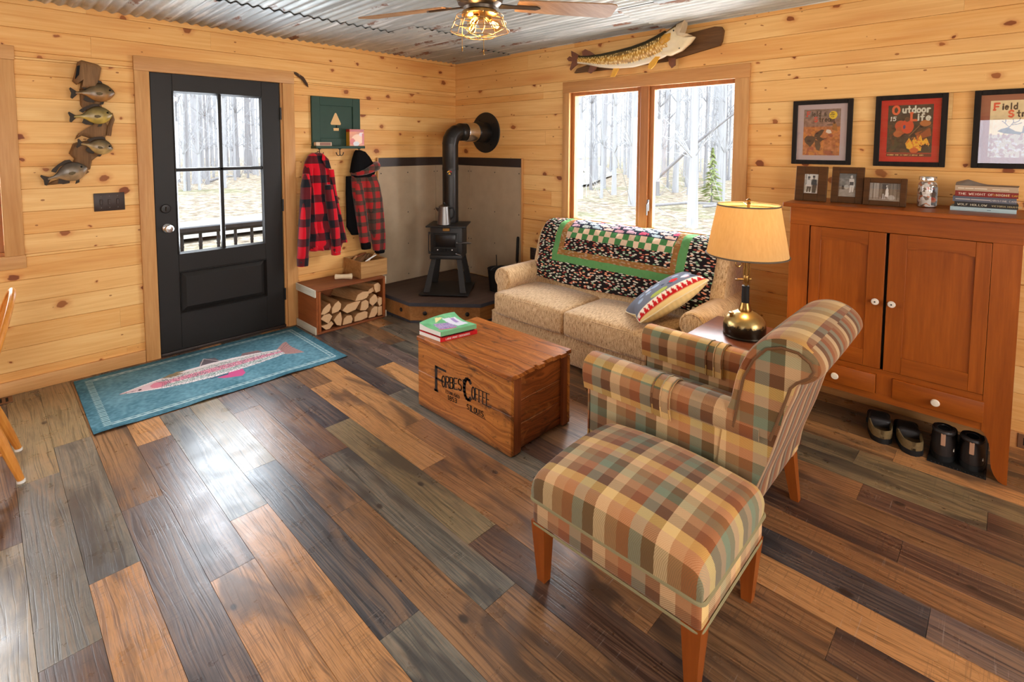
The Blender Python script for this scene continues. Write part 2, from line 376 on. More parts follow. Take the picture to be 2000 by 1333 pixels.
def galv():
    t=NT('galvanised_sheet'); o=t.obj(); X,Y,Z=t.sep(o); r=t.attr('rv'); off=t.math('MULTIPLY',r,13.)
    ov=t.n('ShaderNodeVectorMath',{0:o,1:t.comb(off,off,off)},operation='ADD')
    col=t.ramp(r,[(0,lin((160,166,164))),(.3,lin((184,186,180))),(.6,lin((146,154,156))),(.8,lin((172,176,172)))],'CONSTANT')
    sp=t.noise(t.mapping(ov,(8,2.2,8)),2,5,.65); col=t.mix(t.n('ShaderNodeMapRange',{0:sp,1:.42,2:.6,3:0,4:.4}),col,lin((146,148,148)))
    st=t.noise(t.mapping(ov,(30,1.2,1)),1,4); col=t.mix(t.n('ShaderNodeMapRange',{0:st,1:.55,2:.66,3:0,4:.65}),col,lin((236,236,232)))
    ru=t.noise(t.mapping(ov,(5,1.6,1)),1,6,.7); rm=t.n('ShaderNodeMapRange',{0:ru,1:.585,2:.64,3:0,4:1},interpolation_type='SMOOTHSTEP')
    col=t.mix(t.math('MULTIPLY',rm,.85),col,t.mix(t.noise(ov,40,3),lin((86,46,24)),lin((150,92,52))))
    rough=t.math('ADD',t.math('MULTIPLY',rm,.3),t.n('ShaderNodeMapRange',{0:sp,1:.3,2:.7,3:.38,4:.58}))
    return t.bsdf(col,rough,.12,.5,t.bump(sp,.05,.003))
def aged(name,c1,c2,axis,stain=(52,30,18),lowz=None):
    """old box wood: figured grain with oily dark stains and knocks"""
    t=NT(name); o=t.obj(); X,Y,Z=t.sep(o); u={'x':X,'y':Y}[axis]; w=t.math('ADD',Z,t.math('MULTIPLY',Y if axis=='x' else X,1.))
    warp=t.math('MULTIPLY',t.math('SUBTRACT',t.noise(t.comb(t.math('MULTIPLY',u,2.2),t.math('MULTIPLY',w,7.),0.),1,2),.5),.16)
    ww=t.math('ADD',w,warp); g=t.noise(t.comb(t.math('MULTIPLY',u,1.5),t.math('MULTIPLY',ww,70.),0.),1,3,.6)
    col=t.ramp(g,[(.34,lin(c2)),(.5,tuple((a+b)/2 for a,b in zip(lin(c1),lin(c2)))),(.62,lin(c1))])
    st=t.noise(t.comb(t.math('MULTIPLY',u,4.5),t.math('MULTIPLY',w,9.),3.),1,5,.65,.8)
    col=t.mix(t.n('ShaderNodeMapRange',{0:st,1:.55,2:.70,3:0,4:.85},interpolation_type='SMOOTHSTEP'),col,lin(stain))
    col=t.mix(t.n('ShaderNodeMapRange',{0:st,1:.28,2:.42,3:.5,4:0}),col,lin((206,138,72)))
    sp=t.noise(o,60,3); col=t.mix(t.n('ShaderNodeMapRange',{0:sp,1:.64,2:.70,3:0,4:.6}),col,lin(stain))
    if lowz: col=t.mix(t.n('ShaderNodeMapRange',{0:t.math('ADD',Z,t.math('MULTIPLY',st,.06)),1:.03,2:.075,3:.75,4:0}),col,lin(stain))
    return t.bsdf(col,t.n('ShaderNodeMapRange',{0:st,1:.3,2:.7,3:.3,4:.45}),0,.35,t.bump(g,.1,.002))
def plaid(name):
    t=NT(name); U,V,_=t.sep(t.uv())
    cr,br,gy,ru=lin((214,180,132)),lin((98,62,34)),lin((132,132,108)),lin((152,82,40))
    go,gn,tn,ol=lin((212,172,92)),lin((92,112,84)),lin((166,116,74)),lin((104,86,48))
    P=.23; fu=t.math('FRACT',t.math('DIVIDE',U,P)); fv=t.math('FRACT',t.math('DIVIDE',V,P*1.04))
    A=t.ramp(fu,[(0,cr),(.2,br),(.40,gy),(.6,ru),(.8,tn),(.93,tn)],'CONSTANT')
    B=t.ramp(fv,[(0,go),(.17,br),(.36,lin((158,112,74))),(.52,gn),(.68,ol),(.84,lin((196,144,98)))],'CONSTANT')
    tw=t.math('FRACT',t.math('MULTIPLY',t.math('ADD',U,V),160.)); f=t.math('ADD',t.math('MULTIPLY',t.math('GREATER_THAN',tw,.5),.24),.38)
    col=t.mix(f,A,B)
    col=t.mix(.1,col,t.mix(t.noise(t.comb(t.math('MULTIPLY',U,300.),t.math('MULTIPLY',V,300.),0.),1,2),(0,0,0),(1,1,1)),'OVERLAY')
    return t.bsdf(col,.88,0,.2,t.bump(tw,.15,.001),**{'Sheen Weight':.15})
def chenille(name):
    t=NT(name); o=t.obj(); X,Y,Z=t.sep(o); U,V,_=t.sep(t.uv())
    v=t.comb(t.math('MULTIPLY',U,150.),t.math('MULTIPLY',V,26.),0.); a=t.noise(v,1,3,.6)
    b=t.noise(t.comb(t.math('MULTIPLY',U,420.),t.math('MULTIPLY',V,90.),0.),1,2)
    f=t.math('ADD',t.math('MULTIPLY',a,.6),t.math('MULTIPLY',b,.4))
    col=t.ramp(f,[(.36,lin((112,78,44))),(.45,lin((186,148,102))),(.6,lin((222,190,146)))])
    return t.bsdf(col,.9,0,.2,t.bump(f,.35,.003),**{'Sheen Weight':.35})
def buffalo(name,P,red,mid,blk,camo=False):
    t=NT(name); U,V,_=t.sep(t.uv())
    a=t.math('GREATER_THAN',t.math('FRACT',t.math('DIVIDE',U,P)),.58); b=t.math('GREATER_THAN',t.math('FRACT',t.math('DIVIDE',V,P)),.6)
    s=t.math('ADD',a,b); col=t.ramp(t.math('DIVIDE',s,2.),[(0,lin(red)),(.3,lin(mid)),(.8,lin(blk))],'CONSTANT')
    if camo:
        vo=t.noise(t.comb(t.math('MULTIPLY',U,26.),t.math('MULTIPLY',V,26.),0.),1,4,.7,1.5)
        m=t.n('ShaderNodeMapRange',{0:t.math('ABSOLUTE',t.math('SUBTRACT',vo,.5)),1:.0,2:.05,3:.9,4:0})
        col=t.mix(t.math('MULTIPLY',m,t.math('ADD',.35,t.math('MULTIPLY',b,.5))),col,lin((78,72,60)))
    n=t.noise(t.comb(t.math('MULTIPLY',U,400.),t.math('MULTIPLY',V,400.),0.),1,2)
    return t.bsdf(col,.92,0,.15,t.bump(n,.2,.002),**{'Sheen Weight':.3})
def glass(name,tint=(1,1,1),base=.0):
    t=NT(name); fr=t.n('ShaderNodeFresnel',{0:1.45}); 
    g=t.n('ShaderNodeBsdfGlossy',{'Roughness':.0,'Color':(1,1,1,1)}); tr=t.n('ShaderNodeBsdfTransparent',{0:tuple(tint)+(1,)})
    mx=t.n('ShaderNodeMixShader',{0:t.math('MULTIPLY',t.math('ADD',fr,base,clamp=True),t.math('SUBTRACT',1.,t.n('ShaderNodeNewGeometry',out=6))),1:tr,2:g}); t.t.links.new(mx,t.out.inputs[0]); return t.m
def vcol(name,rough=.6,spec=.3,bump=0,bs=300):
    t=NT(name); nrm=t.bump(t.noise(t.obj(),bs,3),bump,.003) if bump else None
    return t.bsdf(t.attr('Col',0),rough,0,spec,nrm)
def emit(name,c,st):
    t=NT(name); e=t.n('ShaderNodeEmission',{0:tuple(c)+(1,),1:st}); t.t.links.new(e,t.out.inputs[0]); return t.m
M={}
M['pine_x']=pine('pine_boards_x','x'); M['pine_y']=pine('pine_boards_y','y')
M['trim_x']=wood('pine_trim_x',(214,164,106),(186,130,76),'x',.7,.45,ring=.3)
M['trim_y']=wood('pine_trim_y',(206,152,94),(178,120,68),'y',.7,.45,ring=.3)
M['trim_z']=wood('pine_trim_z',(214,164,106),(184,128,74),'z',.7,.45,ring=.3)
M['sash']=wood('window_sash_wood',(186,124,72),(158,98,52),'z',.8,.45,ring=.2)
M['floor']=floor_mat(); M['galv']=galv()
M['cement']=plain('cement_board',(178,158,132),.85,0,.2,.15,60,.16,7)
M['dkmetal']=plain('dark_brown_metal',(52,42,38),.45,.3,.5)
M['black']=plain('black_paint',(30,27,25),.45,0,.3,.03,120,.2,6)
M['blackmat']=plain('black_matte_steel',(30,28,27),.5,.2,.5,.05,200)
M['blacksatin']=plain('black_satin_pipe',(32,29,27),.36,.3,.5)
M['iron']=plain('cast_iron',(36,34,34),.55,.4,.4)
M['slate']=plain('slate_edge',(62,64,72),.6,0,.4,.1,60,.15,10)
M['hearthtile']=wood('hearth_dark_planks',(92,72,62),(62,48,42),'x',.8,.5)
M['hearthwood']=wood('hearth_skirt_oak',(186,132,78),(138,92,50),'x',.8,.45)
M['glass']=glass('window_glass'); M['glass2']=glass('picture_glass',(1,1,1),.06)
M['chrome']=plain('chrome',(205,205,205),.22,1,.5); M['steel']=plain('brushed_steel',(118,116,114),.36,1,.5)
M['brass']=plain('aged_brass',(150,116,64),.3,1,.5,0,0,.35,24)
M['plaid']=plaid('plaid_upholstery'); M['chenille']=chenille('tan_chenille')
M['cherry']=wood('armchair_leg_wood',(150,78,28),(122,58,18),'z',.5,.35,ring=.2)
M['cab_z']=wood('cabinet_wood_z',(162,84,22),(128,60,12),'z',.8,.38,ring=.4,spec=.3)
M['cab_y']=wood('cabinet_wood_y',(162,84,22),(126,60,12),'y',.8,.38,ring=.4,spec=.3)
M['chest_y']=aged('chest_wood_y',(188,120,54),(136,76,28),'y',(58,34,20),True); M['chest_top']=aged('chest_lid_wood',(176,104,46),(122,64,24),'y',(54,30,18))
M['chest_z']=wood('chest_wood_z',(134,72,36),(96,48,24),'z',.7,.4,ring=.5)
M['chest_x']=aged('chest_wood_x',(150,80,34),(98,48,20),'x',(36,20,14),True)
M['crate_x']=wood('crate_wood_x',(150,88,52),(110,60,34),'x',.7,.5); M['crate_y']=wood('crate_wood_y',(166,92,46),(128,66,32),'y',.7,.5)
M['crate_z']=wood('crate_wood_z',(166,92,46),(120,62,30),'z',.7,.5)
M['palewood_y']=wood('pale_cleat_wood',(214,206,186),(180,172,150),'y',.7,.7,ring=.2)
M['boxwood']=wood('kindling_box_wood',(190,146,92),(150,106,60),'x',.8,.6)
M['bark']=plain('split_bark',(120,84,56),.9,0,.2,.4,60,.3,18)
M['logside']=wood('log_side',(196,148,98),(150,100,60),'y',1.2,.75); M['logend']=plain('log_end',(212,172,128),.85,0,.2,.2,120,.14,40)
M['drift']=wood('driftwood',(150,112,74),(96,66,40),'z',1.1,.7); M['drift_y']=wood('driftwood_board',(122,86,52),(74,50,30),'y',1.4,.7)
M['green']=plain('green_paint',(34,62,48),.6,0,.4,.05,90,.2,12); M['paletree']=plain('pine_cutout',(222,178,120),.6)
M['porcelain']=plain('white_porcelain',(226,214,196),.25,0,.5); M['white']=plain('white_paper',(226,222,214),.8); M['bone']=plain('bone',(226,206,170),.55,0,.4,.1,60,.12,20)
M['brownplate']=plain('brown_plate',(58,44,38),.4); M['vent']=plain('brown_vent',(122,84,56),.5); M['dark']=plain('dark_void',(14,12,11),.8)
M['vcol']=vcol('printed_paper',.55); M['vcloth']=vcol('printed_cloth',.92,.15,.3,400); M['vfish']=vcol('painted_fish',.3,.5,.12,160); M['vgloss']=vcol('printed_gloss',.3,.5)
M['rubber']=plain('black_rubber',(20,19,19),.6,0,.3,.1,80); M['leather']=plain('dark_leather',(36,28,25),.5,0,.4,.15,160,.15,30)
M['fleece']=plain('black_fleece',(18,17,18),.95,0,.1,.3,300); M['hivis']=plain('tan_webbing',(170,130,104),.8)
M['camo']=plain('camo_fabric',(112,92,60),.9,0,.2,.2,120,.5,60)
M['frameblk']=wood('black_frame',(40,32,27),(22,18,15),'z',2.,.5,ring=.1,spec=.15); M['framebrn']=wood('brown_frame',(92,58,28),(62,38,18),'y',1.3,.5,ring=.2,spec=.15)
M['buff']=buffalo('red_buffalo_plaid',.165,(204,12,34),(92,22,28),(24,22,28)); M['buffcamo']=buffalo('red_camo_plaid',.098,(172,34,36),(92,50,42),(46,40,34),True)
M['oakchair']=wood('golden_chair_wood',(214,146,66),(186,112,42),'z',.8,.35,ring=.2)
M['fanwood']=wood('fan_blade_wood',(176,140,104),(134,98,68),'x',1.,.5); M['gunmetal']=plain('gunmetal',(84,74,64),.35,.8,.5)
M['wire']=plain('cage_wire',(150,124,88),.35,.9,.5)
M['tablewood']=wood('end_table_wood',(120,66,44),(84,44,30),'y',.7,.3)
# ------------------------------------------------------------------ camera
cam=bpy.data.cameras.new('camera'); co=bpy.data.objects.new('camera',cam); COL.objects.link(co); S.camera=co
f_px,cx_px,cy_px=1009.8,972.8,351.7
yaw,pitch,roll=math.radians(44.78),math.radians(-3.781),math.radians(.099)
F=Vector((math.cos(yaw)*math.cos(pitch),math.sin(yaw)*math.cos(pitch),math.sin(pitch))); R0=Vector((math.sin(yaw),-math.cos(yaw),0)); U0=R0.cross(F)
Rr=R0*math.cos(roll)+U0*math.sin(roll); Uu=U0*math.cos(roll)-R0*math.sin(roll)
co.matrix_world=Matrix(((Rr.x,Uu.x,-F.x,-3.6869),(Rr.y,Uu.y,-F.y,-4.3107),(Rr.z,Uu.z,-F.z,1.5381),(0,0,0,1)))
cam.sensor_width=36; cam.sensor_fit='HORIZONTAL'; cam.lens=f_px*36/2000.
cam.shift_x=(1000-cx_px)/2000.; cam.shift_y=-(666.5-cy_px)/2000.; cam.clip_start=.05; cam.clip_end=400
# ------------------------------------------------------------------ shell
H=2.44; XL=-6.6; YN=-6.4
def boards(name,axis,u0,u1,openings,mat,face,sgn,seed,z0=0.,bh=.1405):
    """tongue and groove boards: face = coordinate of finished face, sgn = outward (into wall) direction"""
    r=random.Random(seed); mb=MB(); rv=[]
    def piece(a,b,za,zb):
        if b-a<.004 or zb-za<.004: return
        c=.0022; d=.016
        prof=[(d,za+.0006),(c,za+.0006),(0,za+.0006+c),(0,zb-.0006-c),(c,zb-.0006),(d,zb-.0006)]
        rings=[]
        for uu in (a+.0003,b-.0003):
            rings.append([(uu,face+sgn*p[0],p[1]) if axis=='x' else (face+sgn*p[0],uu,p[1]) for p in prof])
        mb.loft(rings); rv.extend([r.random()]*(len(mb.f)-len(rv)))
    k=0; z=z0
    while z<H-.001:
        zt=min(z+bh,H); us=[u0]; p=u0+r.uniform(.6,2.4)
        while p<u1-.5: us.append(p); p+=r.uniform(1.8,3.2)
        us.append(u1)
        cuts=[z]+sorted({q for o in openings for q in o[2:4] if z<q<zt})+[zt]
        for za,zb in zip(cuts[:-1],cuts[1:]):
            zm=(za+zb)/2; segs=[(u0,u1)]
            for o in openings:
                if o[2]<zm<o[3]:
                    segs=[s for a,b in segs for s in ((a,min(b,o[0])),(max(a,o[1]),b)) if s[1]-s[0]>.001]
            for a,b in segs:
                st=r.getstate(); bs=[a]+[x for x in us if a+.05<x<b-.05]+[b]
                for c,d in zip(bs[:-1],bs[1:]): piece(c,d,za,zb)
        z=zt
    nb=len(rv)
    # studs and sheathing behind, with the openings
    xs=sorted({u0,u1}|{q for o in openings for q in o[:2]}); zs=sorted({0.,H}|{q for o in openings for q in o[2:4]})
    for a,b in zip(xs[:-1],xs[1:]):
        for c,d in zip(zs[:-1],zs[1:]):
            if any(o[0]<=(a+b)/2<=o[1] and o[2]<=(c+d)/2<=o[3] for o in openings): continue
            t0,t1=face+sgn*.016,face+sgn*.14
            if axis=='x': mb.box((a,t0,c),(b,t1,d),0)
            else: mb.box((t0,a,c),(t1,b,d),0)
    rv.extend([.4]*(len(mb.f)-len(rv)))
    o=struct(name,mb,mat); fattr(o,'rv',rv); return o
DO=(-2.835,-1.878,0.,2.075); W1=(-4.9,-3.57,.86,2.06); W2=(-3.0,-1.52,.84,2.03)
WB=(-5.5,-3.6,.9,1.98); WN1=(-5.6,-4.1,.85,2.03); WN2=(-2.6,-1.0,.85,2.03)
boards('wall_left','x',XL,0.,[DO,W1],M['pine_x'],0.,1,3)
boards('wall_right','y',YN,0.,[W2],M['pine_y'],0.,1,12)
boards('wall_back','y',YN,0.,[WB],M['pine_y'],XL,-1,5)
boards('wall_near','x',XL,0.,[WN1,WN2],M['pine_x'],YN,-1,6)
# floor planks
def floor():
    C={'tan':(180,128,80),'brn':(118,84,56),'red':(90,64,51),'grn':(104,99,88),'blk':(67,64,65),'olv':(126,109,80),'tbr':(140,97,62),'pur':(101,85,80)}
    data={-1:(-1.66,{0:'red',1:'olv',2:'grn'}),0:(-1.2,{0:'olv',1:'grn',2:'red'}),1:(-2.09,{0:'grn',1:'tan',-1:'olv'}),2:(-1.728,{0:'brn',1:'pur',2:'red'}),
     3:(-1.21,{0:'tan',1:'red',2:'tan'}),4:(-2.11,{0:'grn',1:'tan',2:'tan'}),5:(-1.82,{0:'olv',1:'blk',2:'grn'}),6:(-2.381,{0:'brn',-1:'red',1:'brn'}),
     7:(-1.975,{0:'red',1:'grn',2:'brn'}),8:(-1.725,{0:'blk',1:'olv',2:'red'}),9:(-1.23,{0:'brn',1:'tan',2:'tbr',3:'brn'}),10:(-2.025,{0:'tan',-1:'tan',1:'tbr',2:'brn'}),
     11:(-1.651,{0:'blk',1:'grn',2:'tbr',3:'red'}),12:(-1.253,{0:'blk',1:'tan',2:'red',3:'tan'}),13:(-.69,{0:'grn',1:'pur',2:'brn',3:'blk',4:'pur'}),
     14:(-.975,{0:'brn',1:'grn',2:'brn',3:'tbr'}),15:(-.58,{0:'tan',1:'grn',2:'brn',3:'red',4:'red'}),16:(-1.0,{0:'grn',1:'brn',2:'red',3:'brn'}),
     17:(-1.567,{0:'brn',1:'brn',2:'tbr',3:'red'}),18:(-.81,{2:'brn',3:'olv',4:'red'}),19:(-1.5,{1:'brn',2:'olv',3:'olv',4:'grn'}),20:(-1.634,{0:'brn',1:'olv',2:'tan',3:'tan'}),21:(-1.,{2:'brn',3:'brn',4:'tan'})}
    mb=MB(); rv=[]; cols=[]; r=random.Random(4); L=1.167
    for k in range(-21,25):
        x0=-3.63+.1515*k; x1=x0+.1515
        x0=max(x0,XL); x1=min(x1,0)
        if x1-x0<.005: continue
        y0,mp=data.get(k,(-r.random()*1.167,{}))
        edges=[]; n=-2
        ys=[y0-L*i for i in range(-3,8)]
        for i,(ya,yb) in enumerate(zip(ys[:-1],ys[1:])):
            n=i-2; a,b=min(ya,0),max(yb,YN)
            if a-b<.01: continue
            c=mp.get(n) or r.choice(['tan','brn','red','grn','blk','olv','tbr','brn','pur'])
            col=lin(C[c]); j=r.uniform(.9,1.1); col=tuple(q*j for q in col)
            e=.0009; zb=-.002
            vs=[(x0,b,zb),(x1,b,zb),(x1,a,zb),(x0,a,zb),(x0+e,b+e,0),(x1-e,b+e,0),(x1-e,a-e,0),(x0+e,a-e,0)]
            mb.add(vs,[(4,5,6,7),(0,1,5,4),(1,2,6,5),(2,3,7,6),(3,0,4,7)])
            q=r.random(); rv+= [q]*5; cols+=[col]*5
    nb=len(mb.f); mb.box((XL,YN,-.15),(0,0,-.002)); rv+=[.5]*6; cols+=[lin((40,30,24))]*6
    o=struct('floor',mb,M['floor']); fattr(o,'rv',rv)
    a=o.data.attributes.new('Col','FLOAT_COLOR','FACE'); arr=np.ones((len(cols),4),dtype=np.float32); arr[:,:3]=np.array(cols); a.data.foreach_set('color',arr.ravel())
floor()
# corrugated ceiling
def ceiling():
    mb=MB(); rv=[]; r=random.Random(8); P=.0676; amp=.0075
    nx=8
    rows=[(0.01,-.82),(-.80,-2.44),(-2.42,-4.3),(-4.28,-6.4)]
    x=0.; c=0
    while x>XL+.01:
        xe=max(x-P*10,XL)
        sh=.82 if (c%3==1) else 0
        rws=[(a-sh*(.35 if i else 0),b-sh*.35) for i,(a,b) in enumerate(rows)]
        rws[0]=(0.,rws[0][1]); rws[-1]=(rws[-1][0],YN)
        for i,(ya,yb) in enumerate(rws):
            q=r.random(); zo=H-.018+ (.009 if i%2 else 0)+(.002 if c%2 else 0)
            n=int(round((x-xe)/P*nx)); n=max(n,4)
            top=[];
            def fn(u,v):
                xx=x+(xe-x)*u+ (P*.5 if u==0 else 0)
                return (min(xx,0),ya+(yb-ya)*v, zo+amp*math.cos(2*PI*xx/P)-r.uniform(0,.0))
            b0=len(mb.f); mb.grid(fn,n,1)
            # lower lip thickness at the exposed sheet end
            rv+=[q]*(len(mb.f)-b0)
        x=xe; c+=1
    b0=len(mb.f); mb.box((XL-.14,YN-.14,H+.002),(.14,.14,H+.12)); rv+=[.5]*(len(mb.f)-b0)
    o=struct('ceiling',mb,M['galv'],smooth=True,ang=60); fattr(o,'rv',rv)
ceiling()
# ------------------------------------------------------------------ trims
for k_,(cx_,cy_) in enumerate(((.0,.0),(XL-.14,.0),(.0,YN-.14),(XL-.14,YN-.14))):
    mb=MB(); mb.box((cx_+.0005,cy_+.0005,0),(cx_+.1395,cy_+.1395,H)); struct('trim_%d'%(13+k_),mb,M['pine_x'])  # unseen corner blocks, added to stop light leaking between the walls
def bx(name,lo,hi,m,r=.003): mb=MB(); mb.rbox(lo,hi,r,2); return struct(name,mb,m,smooth=True)
bx('trim_1',(-2.905,-.022,2.052),(-1.787,0,2.152),M['trim_x'])
bx('trim_2',(-2.903,-.02,0),(-2.815,0,2.052),M['trim_z']); bx('trim_3',(-1.885,-.02,0),(-1.79,0,2.052),M['trim_z'])
mb=MB(); mb.box((-2.835,-.004,0),(-2.812,.14,2.075)); mb.box((-1.901,-.004,0),(-1.878,.14,2.075)); mb.box((-2.835,-.004,2.053),(-1.878,.14,2.075))
struct('trim_4',mb,M['trim_z'])
bx('baseboard_left',(-6.5,-.018,0),(-2.905,0,.086),M['trim_x']); bx('baseboard_left.001',(-1.79,-.018,0),(-1.125,0,.086),M['trim_x'])
bx('baseboard_right',(-.018,YN+.02,0),(0,-1.16,.086),M['trim_y'])
bx('baseboard_back',(XL,YN+.02,0),(XL+.018,-.02,.086),M['trim_y']); bx('baseboard_near',(XL+.02,YN,0),(-.02,YN+.018,.086),M['trim_x'])
mb=MB(); mb.rbox((-2.81,-.012,0.0),(-1.9,.13,.024),.004,2); struct('threshold',mb,M['dkmetal'],smooth=True)
# main window casing
bx('trim_5',(-.022,-3.043,2.0),(0,-1.473,2.096),M['trim_y']); bx('trim_6',(-.02,-1.545,.80),(0,-1.475,2.0),M['trim_z']); bx('trim_7',(-.02,-3.041,.80),(0,-2.945,2.0),M['trim_z'])
bx('trim_8',(-.03,-3.06,.765),(0,-1.455,.83),M['trim_y'])
# left-edge window casing
bx('trim_9',(-5.0,-.022,2.05),(-3.5,0,2.135),M['trim_x']); bx('trim_10',(-3.595,-.02,.86),(-3.505,0,2.05),M['trim_z']); bx('trim_11',(-5.0,-.022,.78),(-3.5,0,.86),M['trim_x']); bx('trim_12',(-4.99,-.02,.86),(-4.9,0,2.05),M['trim_z'])
# ------------------------------------------------------------------ windows
def window(name,axis,face,sgn,o,n,lock=False):
    """casement units in an opening o=(u0,u1,z0,z1) of a wall whose finished face is at face"""
    u0,u1,z0,z1=o; root=sroot(name)
    def B(mb,a,b,za,zb,d0,d1,r=.003):
        if axis=='x': mb.rbox((a,face+sgn*d0,za),(b,face+sgn*d1,zb),r,1)
        else: mb.rbox((face+sgn*d0,a,za),(face+sgn*d1,b,zb),r,1)
    jb=MB(); t=.022
    B(jb,u0,u0+t,z0,z1,0,.13); B(jb,u1-t,u1,z0,z1,0,.13); B(jb,u0+t,u1-t,z1-t,z1,0,.13); B(jb,u0+t,u1-t,z0,z0+t,0,.13)
    part('window_frame',jb,M['sash'],root)
    w=(u1-u0-2*t)/n; gap=.03
    for i in range(n):
        a=u0+t+w*i; b=a+w
        if i>0:
            mm=MB(); B(mm,a-.036,a+.036,z0+t,z1-t,-.002,.1); part('mullion',mm,M['sash'],root)
        sb=MB(); s=.036; a2=a+(.036 if i>0 else .0); b2=b-(.036 if i<n-1 else 0)
        B(sb,a2,a2+s,z0+t,z1-t,.02,.07); B(sb,b2-s,b2,z0+t,z1-t,.02,.07); B(sb,a2+s,b2-s,z1-t-s,z1-t,.02,.07); B(sb,a2+s,b2-s,z0+t,z0+t+s,.02,.07)
        so=part('sash',sb,M['sash'],root)
        g=MB(); 
        if axis=='x': g.box((a2+s,face+sgn*.044,z0+t+s),(b2-s,face+sgn*.048,z1-t-s))
        else: g.box((face+sgn*.044,a2+s,z0+t+s),(face+sgn*.048,b2-s,z1-t-s))
        part('pane',g,M['glass'],so,smooth=False)
    return root
w2=window('window_2','y',0.,1,W2,2)
lk=MB(); lk.rbox((-.012,-2.318,1.03),(.0,-2.302,1.12),.003,2); lk.tube([(-.008,-2.31,1.10),(-.03,-2.312,1.08),(-.034,-2.315,1.0)],.006,8); part('lock_handle',lk,M['steel'],w2)
window('window_1','x',0.,1,W1,2); window('window_3','y',XL,-1,WB,2); window('window_4','x',YN,-1,WN1,2); window('window_5','x',YN,-1,WN2,2)  # near-wall windows lie unseen behind the camera, added for soft daylight
# ------------------------------------------------------------------ entry door
def door():
    r=sroot('door_1'); x0,x1,z0,z1=-2.809,-1.904,.031,2.05; ya,yb=.004,.049
    gx0,gx1,gz0,gz1=-2.672,-2.05,.737,1.93; px0,px1,pz0,pz1=-2.672,-2.046,.293,.603
    m=MB(); 
    m.rbox((x0,ya,z0),(gx0,yb,z1),.003,1); m.rbox((gx1,ya,z0),(x1,yb,z1),.003,1)
    m.box((gx0,ya,gz1),(gx1,yb,z1)); m.box((gx0,ya,pz1),(gx1,yb,gz0)); m.box((gx0,ya,z0),(gx1,yb,pz0))
    part('door_leaf',m,M['black'],r)
    def frame(mb,a,b,c,d,w,dep0,dep1):
        # bevelled picture-frame moulding around a rectangle, inner edge recessed
        o=[(a,c),(b,c),(b,d),(a,d)]; i=[(a+w,c+w),(b-w,c+w),(b-w,d-w),(a+w,d-w)]
        vs=[(p[0],dep0,p[1]) for p in o]+[(p[0],dep1,p[1]) for p in i]
        mb.add(vs,[(k,(k+1)%4,4+(k+1)%4,4+k) for k in range(4)])
    pm=MB(); frame(pm,px0,px1,pz0,pz1,.012,ya-.006,.022); frame(pm,px0+.012,px1-.012,pz0+.012,pz1-.012,.03,.022,.006)
    a,b,c,d=px0+.042,px1-.042,pz0+.042,pz1-.042; pm.add([(a,.006,c),(b,.006,c),(b,.006,d),(a,.006,d)],[(0,1,2,3)])
    pm.tube([(px0,ya,pz0),(px1,ya,pz0),(px1,ya,pz1),(px0,ya,pz1)],.006,6,closed=True)
    part('raised_panel',pm,M['black'],r,smooth=False)
    gm=MB(); frame(gm,gx0,gx1,gz0,gz1,.014,ya-.006,.02); gm.tube([(gx0,ya,gz0),(gx1,ya,gz0),(gx1,ya,gz1),(gx0,ya,gz1)],.007,6,closed=True)
    part('glazing_bead',gm,M['black'],r,smooth=False)
    g=MB(); g.box((gx0+.01,.024,gz0+.01),(gx1-.01,.029,gz1-.01)); part('pane',g,M['glass'],r,smooth=False)
    mu=MB(); cx=-2.361; cz=1.357; mu.rbox((cx-.013,.008,gz0),(cx+.013,.044,gz1),.004,2); mu.rbox((gx0,.008,cz-.013),(gx1,.044,cz+.013),.004,2); part('muntin',mu,M['black'],r)
    k=MB(); xf=Matrix.Translation((-2.738,.004,.938))@Matrix.Rotation(PI/2,4,'X')
    k.lathe([(.001,0),(.033,0),(.033,.004),(.028,.009),(.013,.012),(.011,.03),(.02,.036),(.028,.046),(.029,.056),(.024,.064),(.001,.067)],(0,0,0),24,0,xf); part('door_knob',k,M['chrome'],r,label='chrome door knob')
    k=MB(); xf=Matrix.Translation((-2.745,.004,1.081))@Matrix.Rotation(PI/2,4,'X'); k.lathe([(.001,0),(.033,0),(.033,.008),(.028,.014),(.001,.016)],(0,0,0),24,0,xf); k.rbox((-2.748,-.024,1.066),(-2.742,-.01,1.096),.002,1); part('deadbolt',k,M['blacksatin'],r)
    for z in (1.80,1.04,.285):
        h=MB(); h.tube([(-1.9,-.004,z-.05),(-1.9,-.004,z+.05)],.007,8); h.box((-1.9,-.003,z-.05),(-1.888,.001,z+.05)); h.box((-1.915,.001,z-.05),(-1.9,.003,z+.05)); part('hinge',h,M['blacksatin'],r)
    sw=MB(); sw.rbox((x0,ya-.002,.022),(x1,yb,.034),.003,1); part('door_sweep',sw,M['rubber'],r)
door()
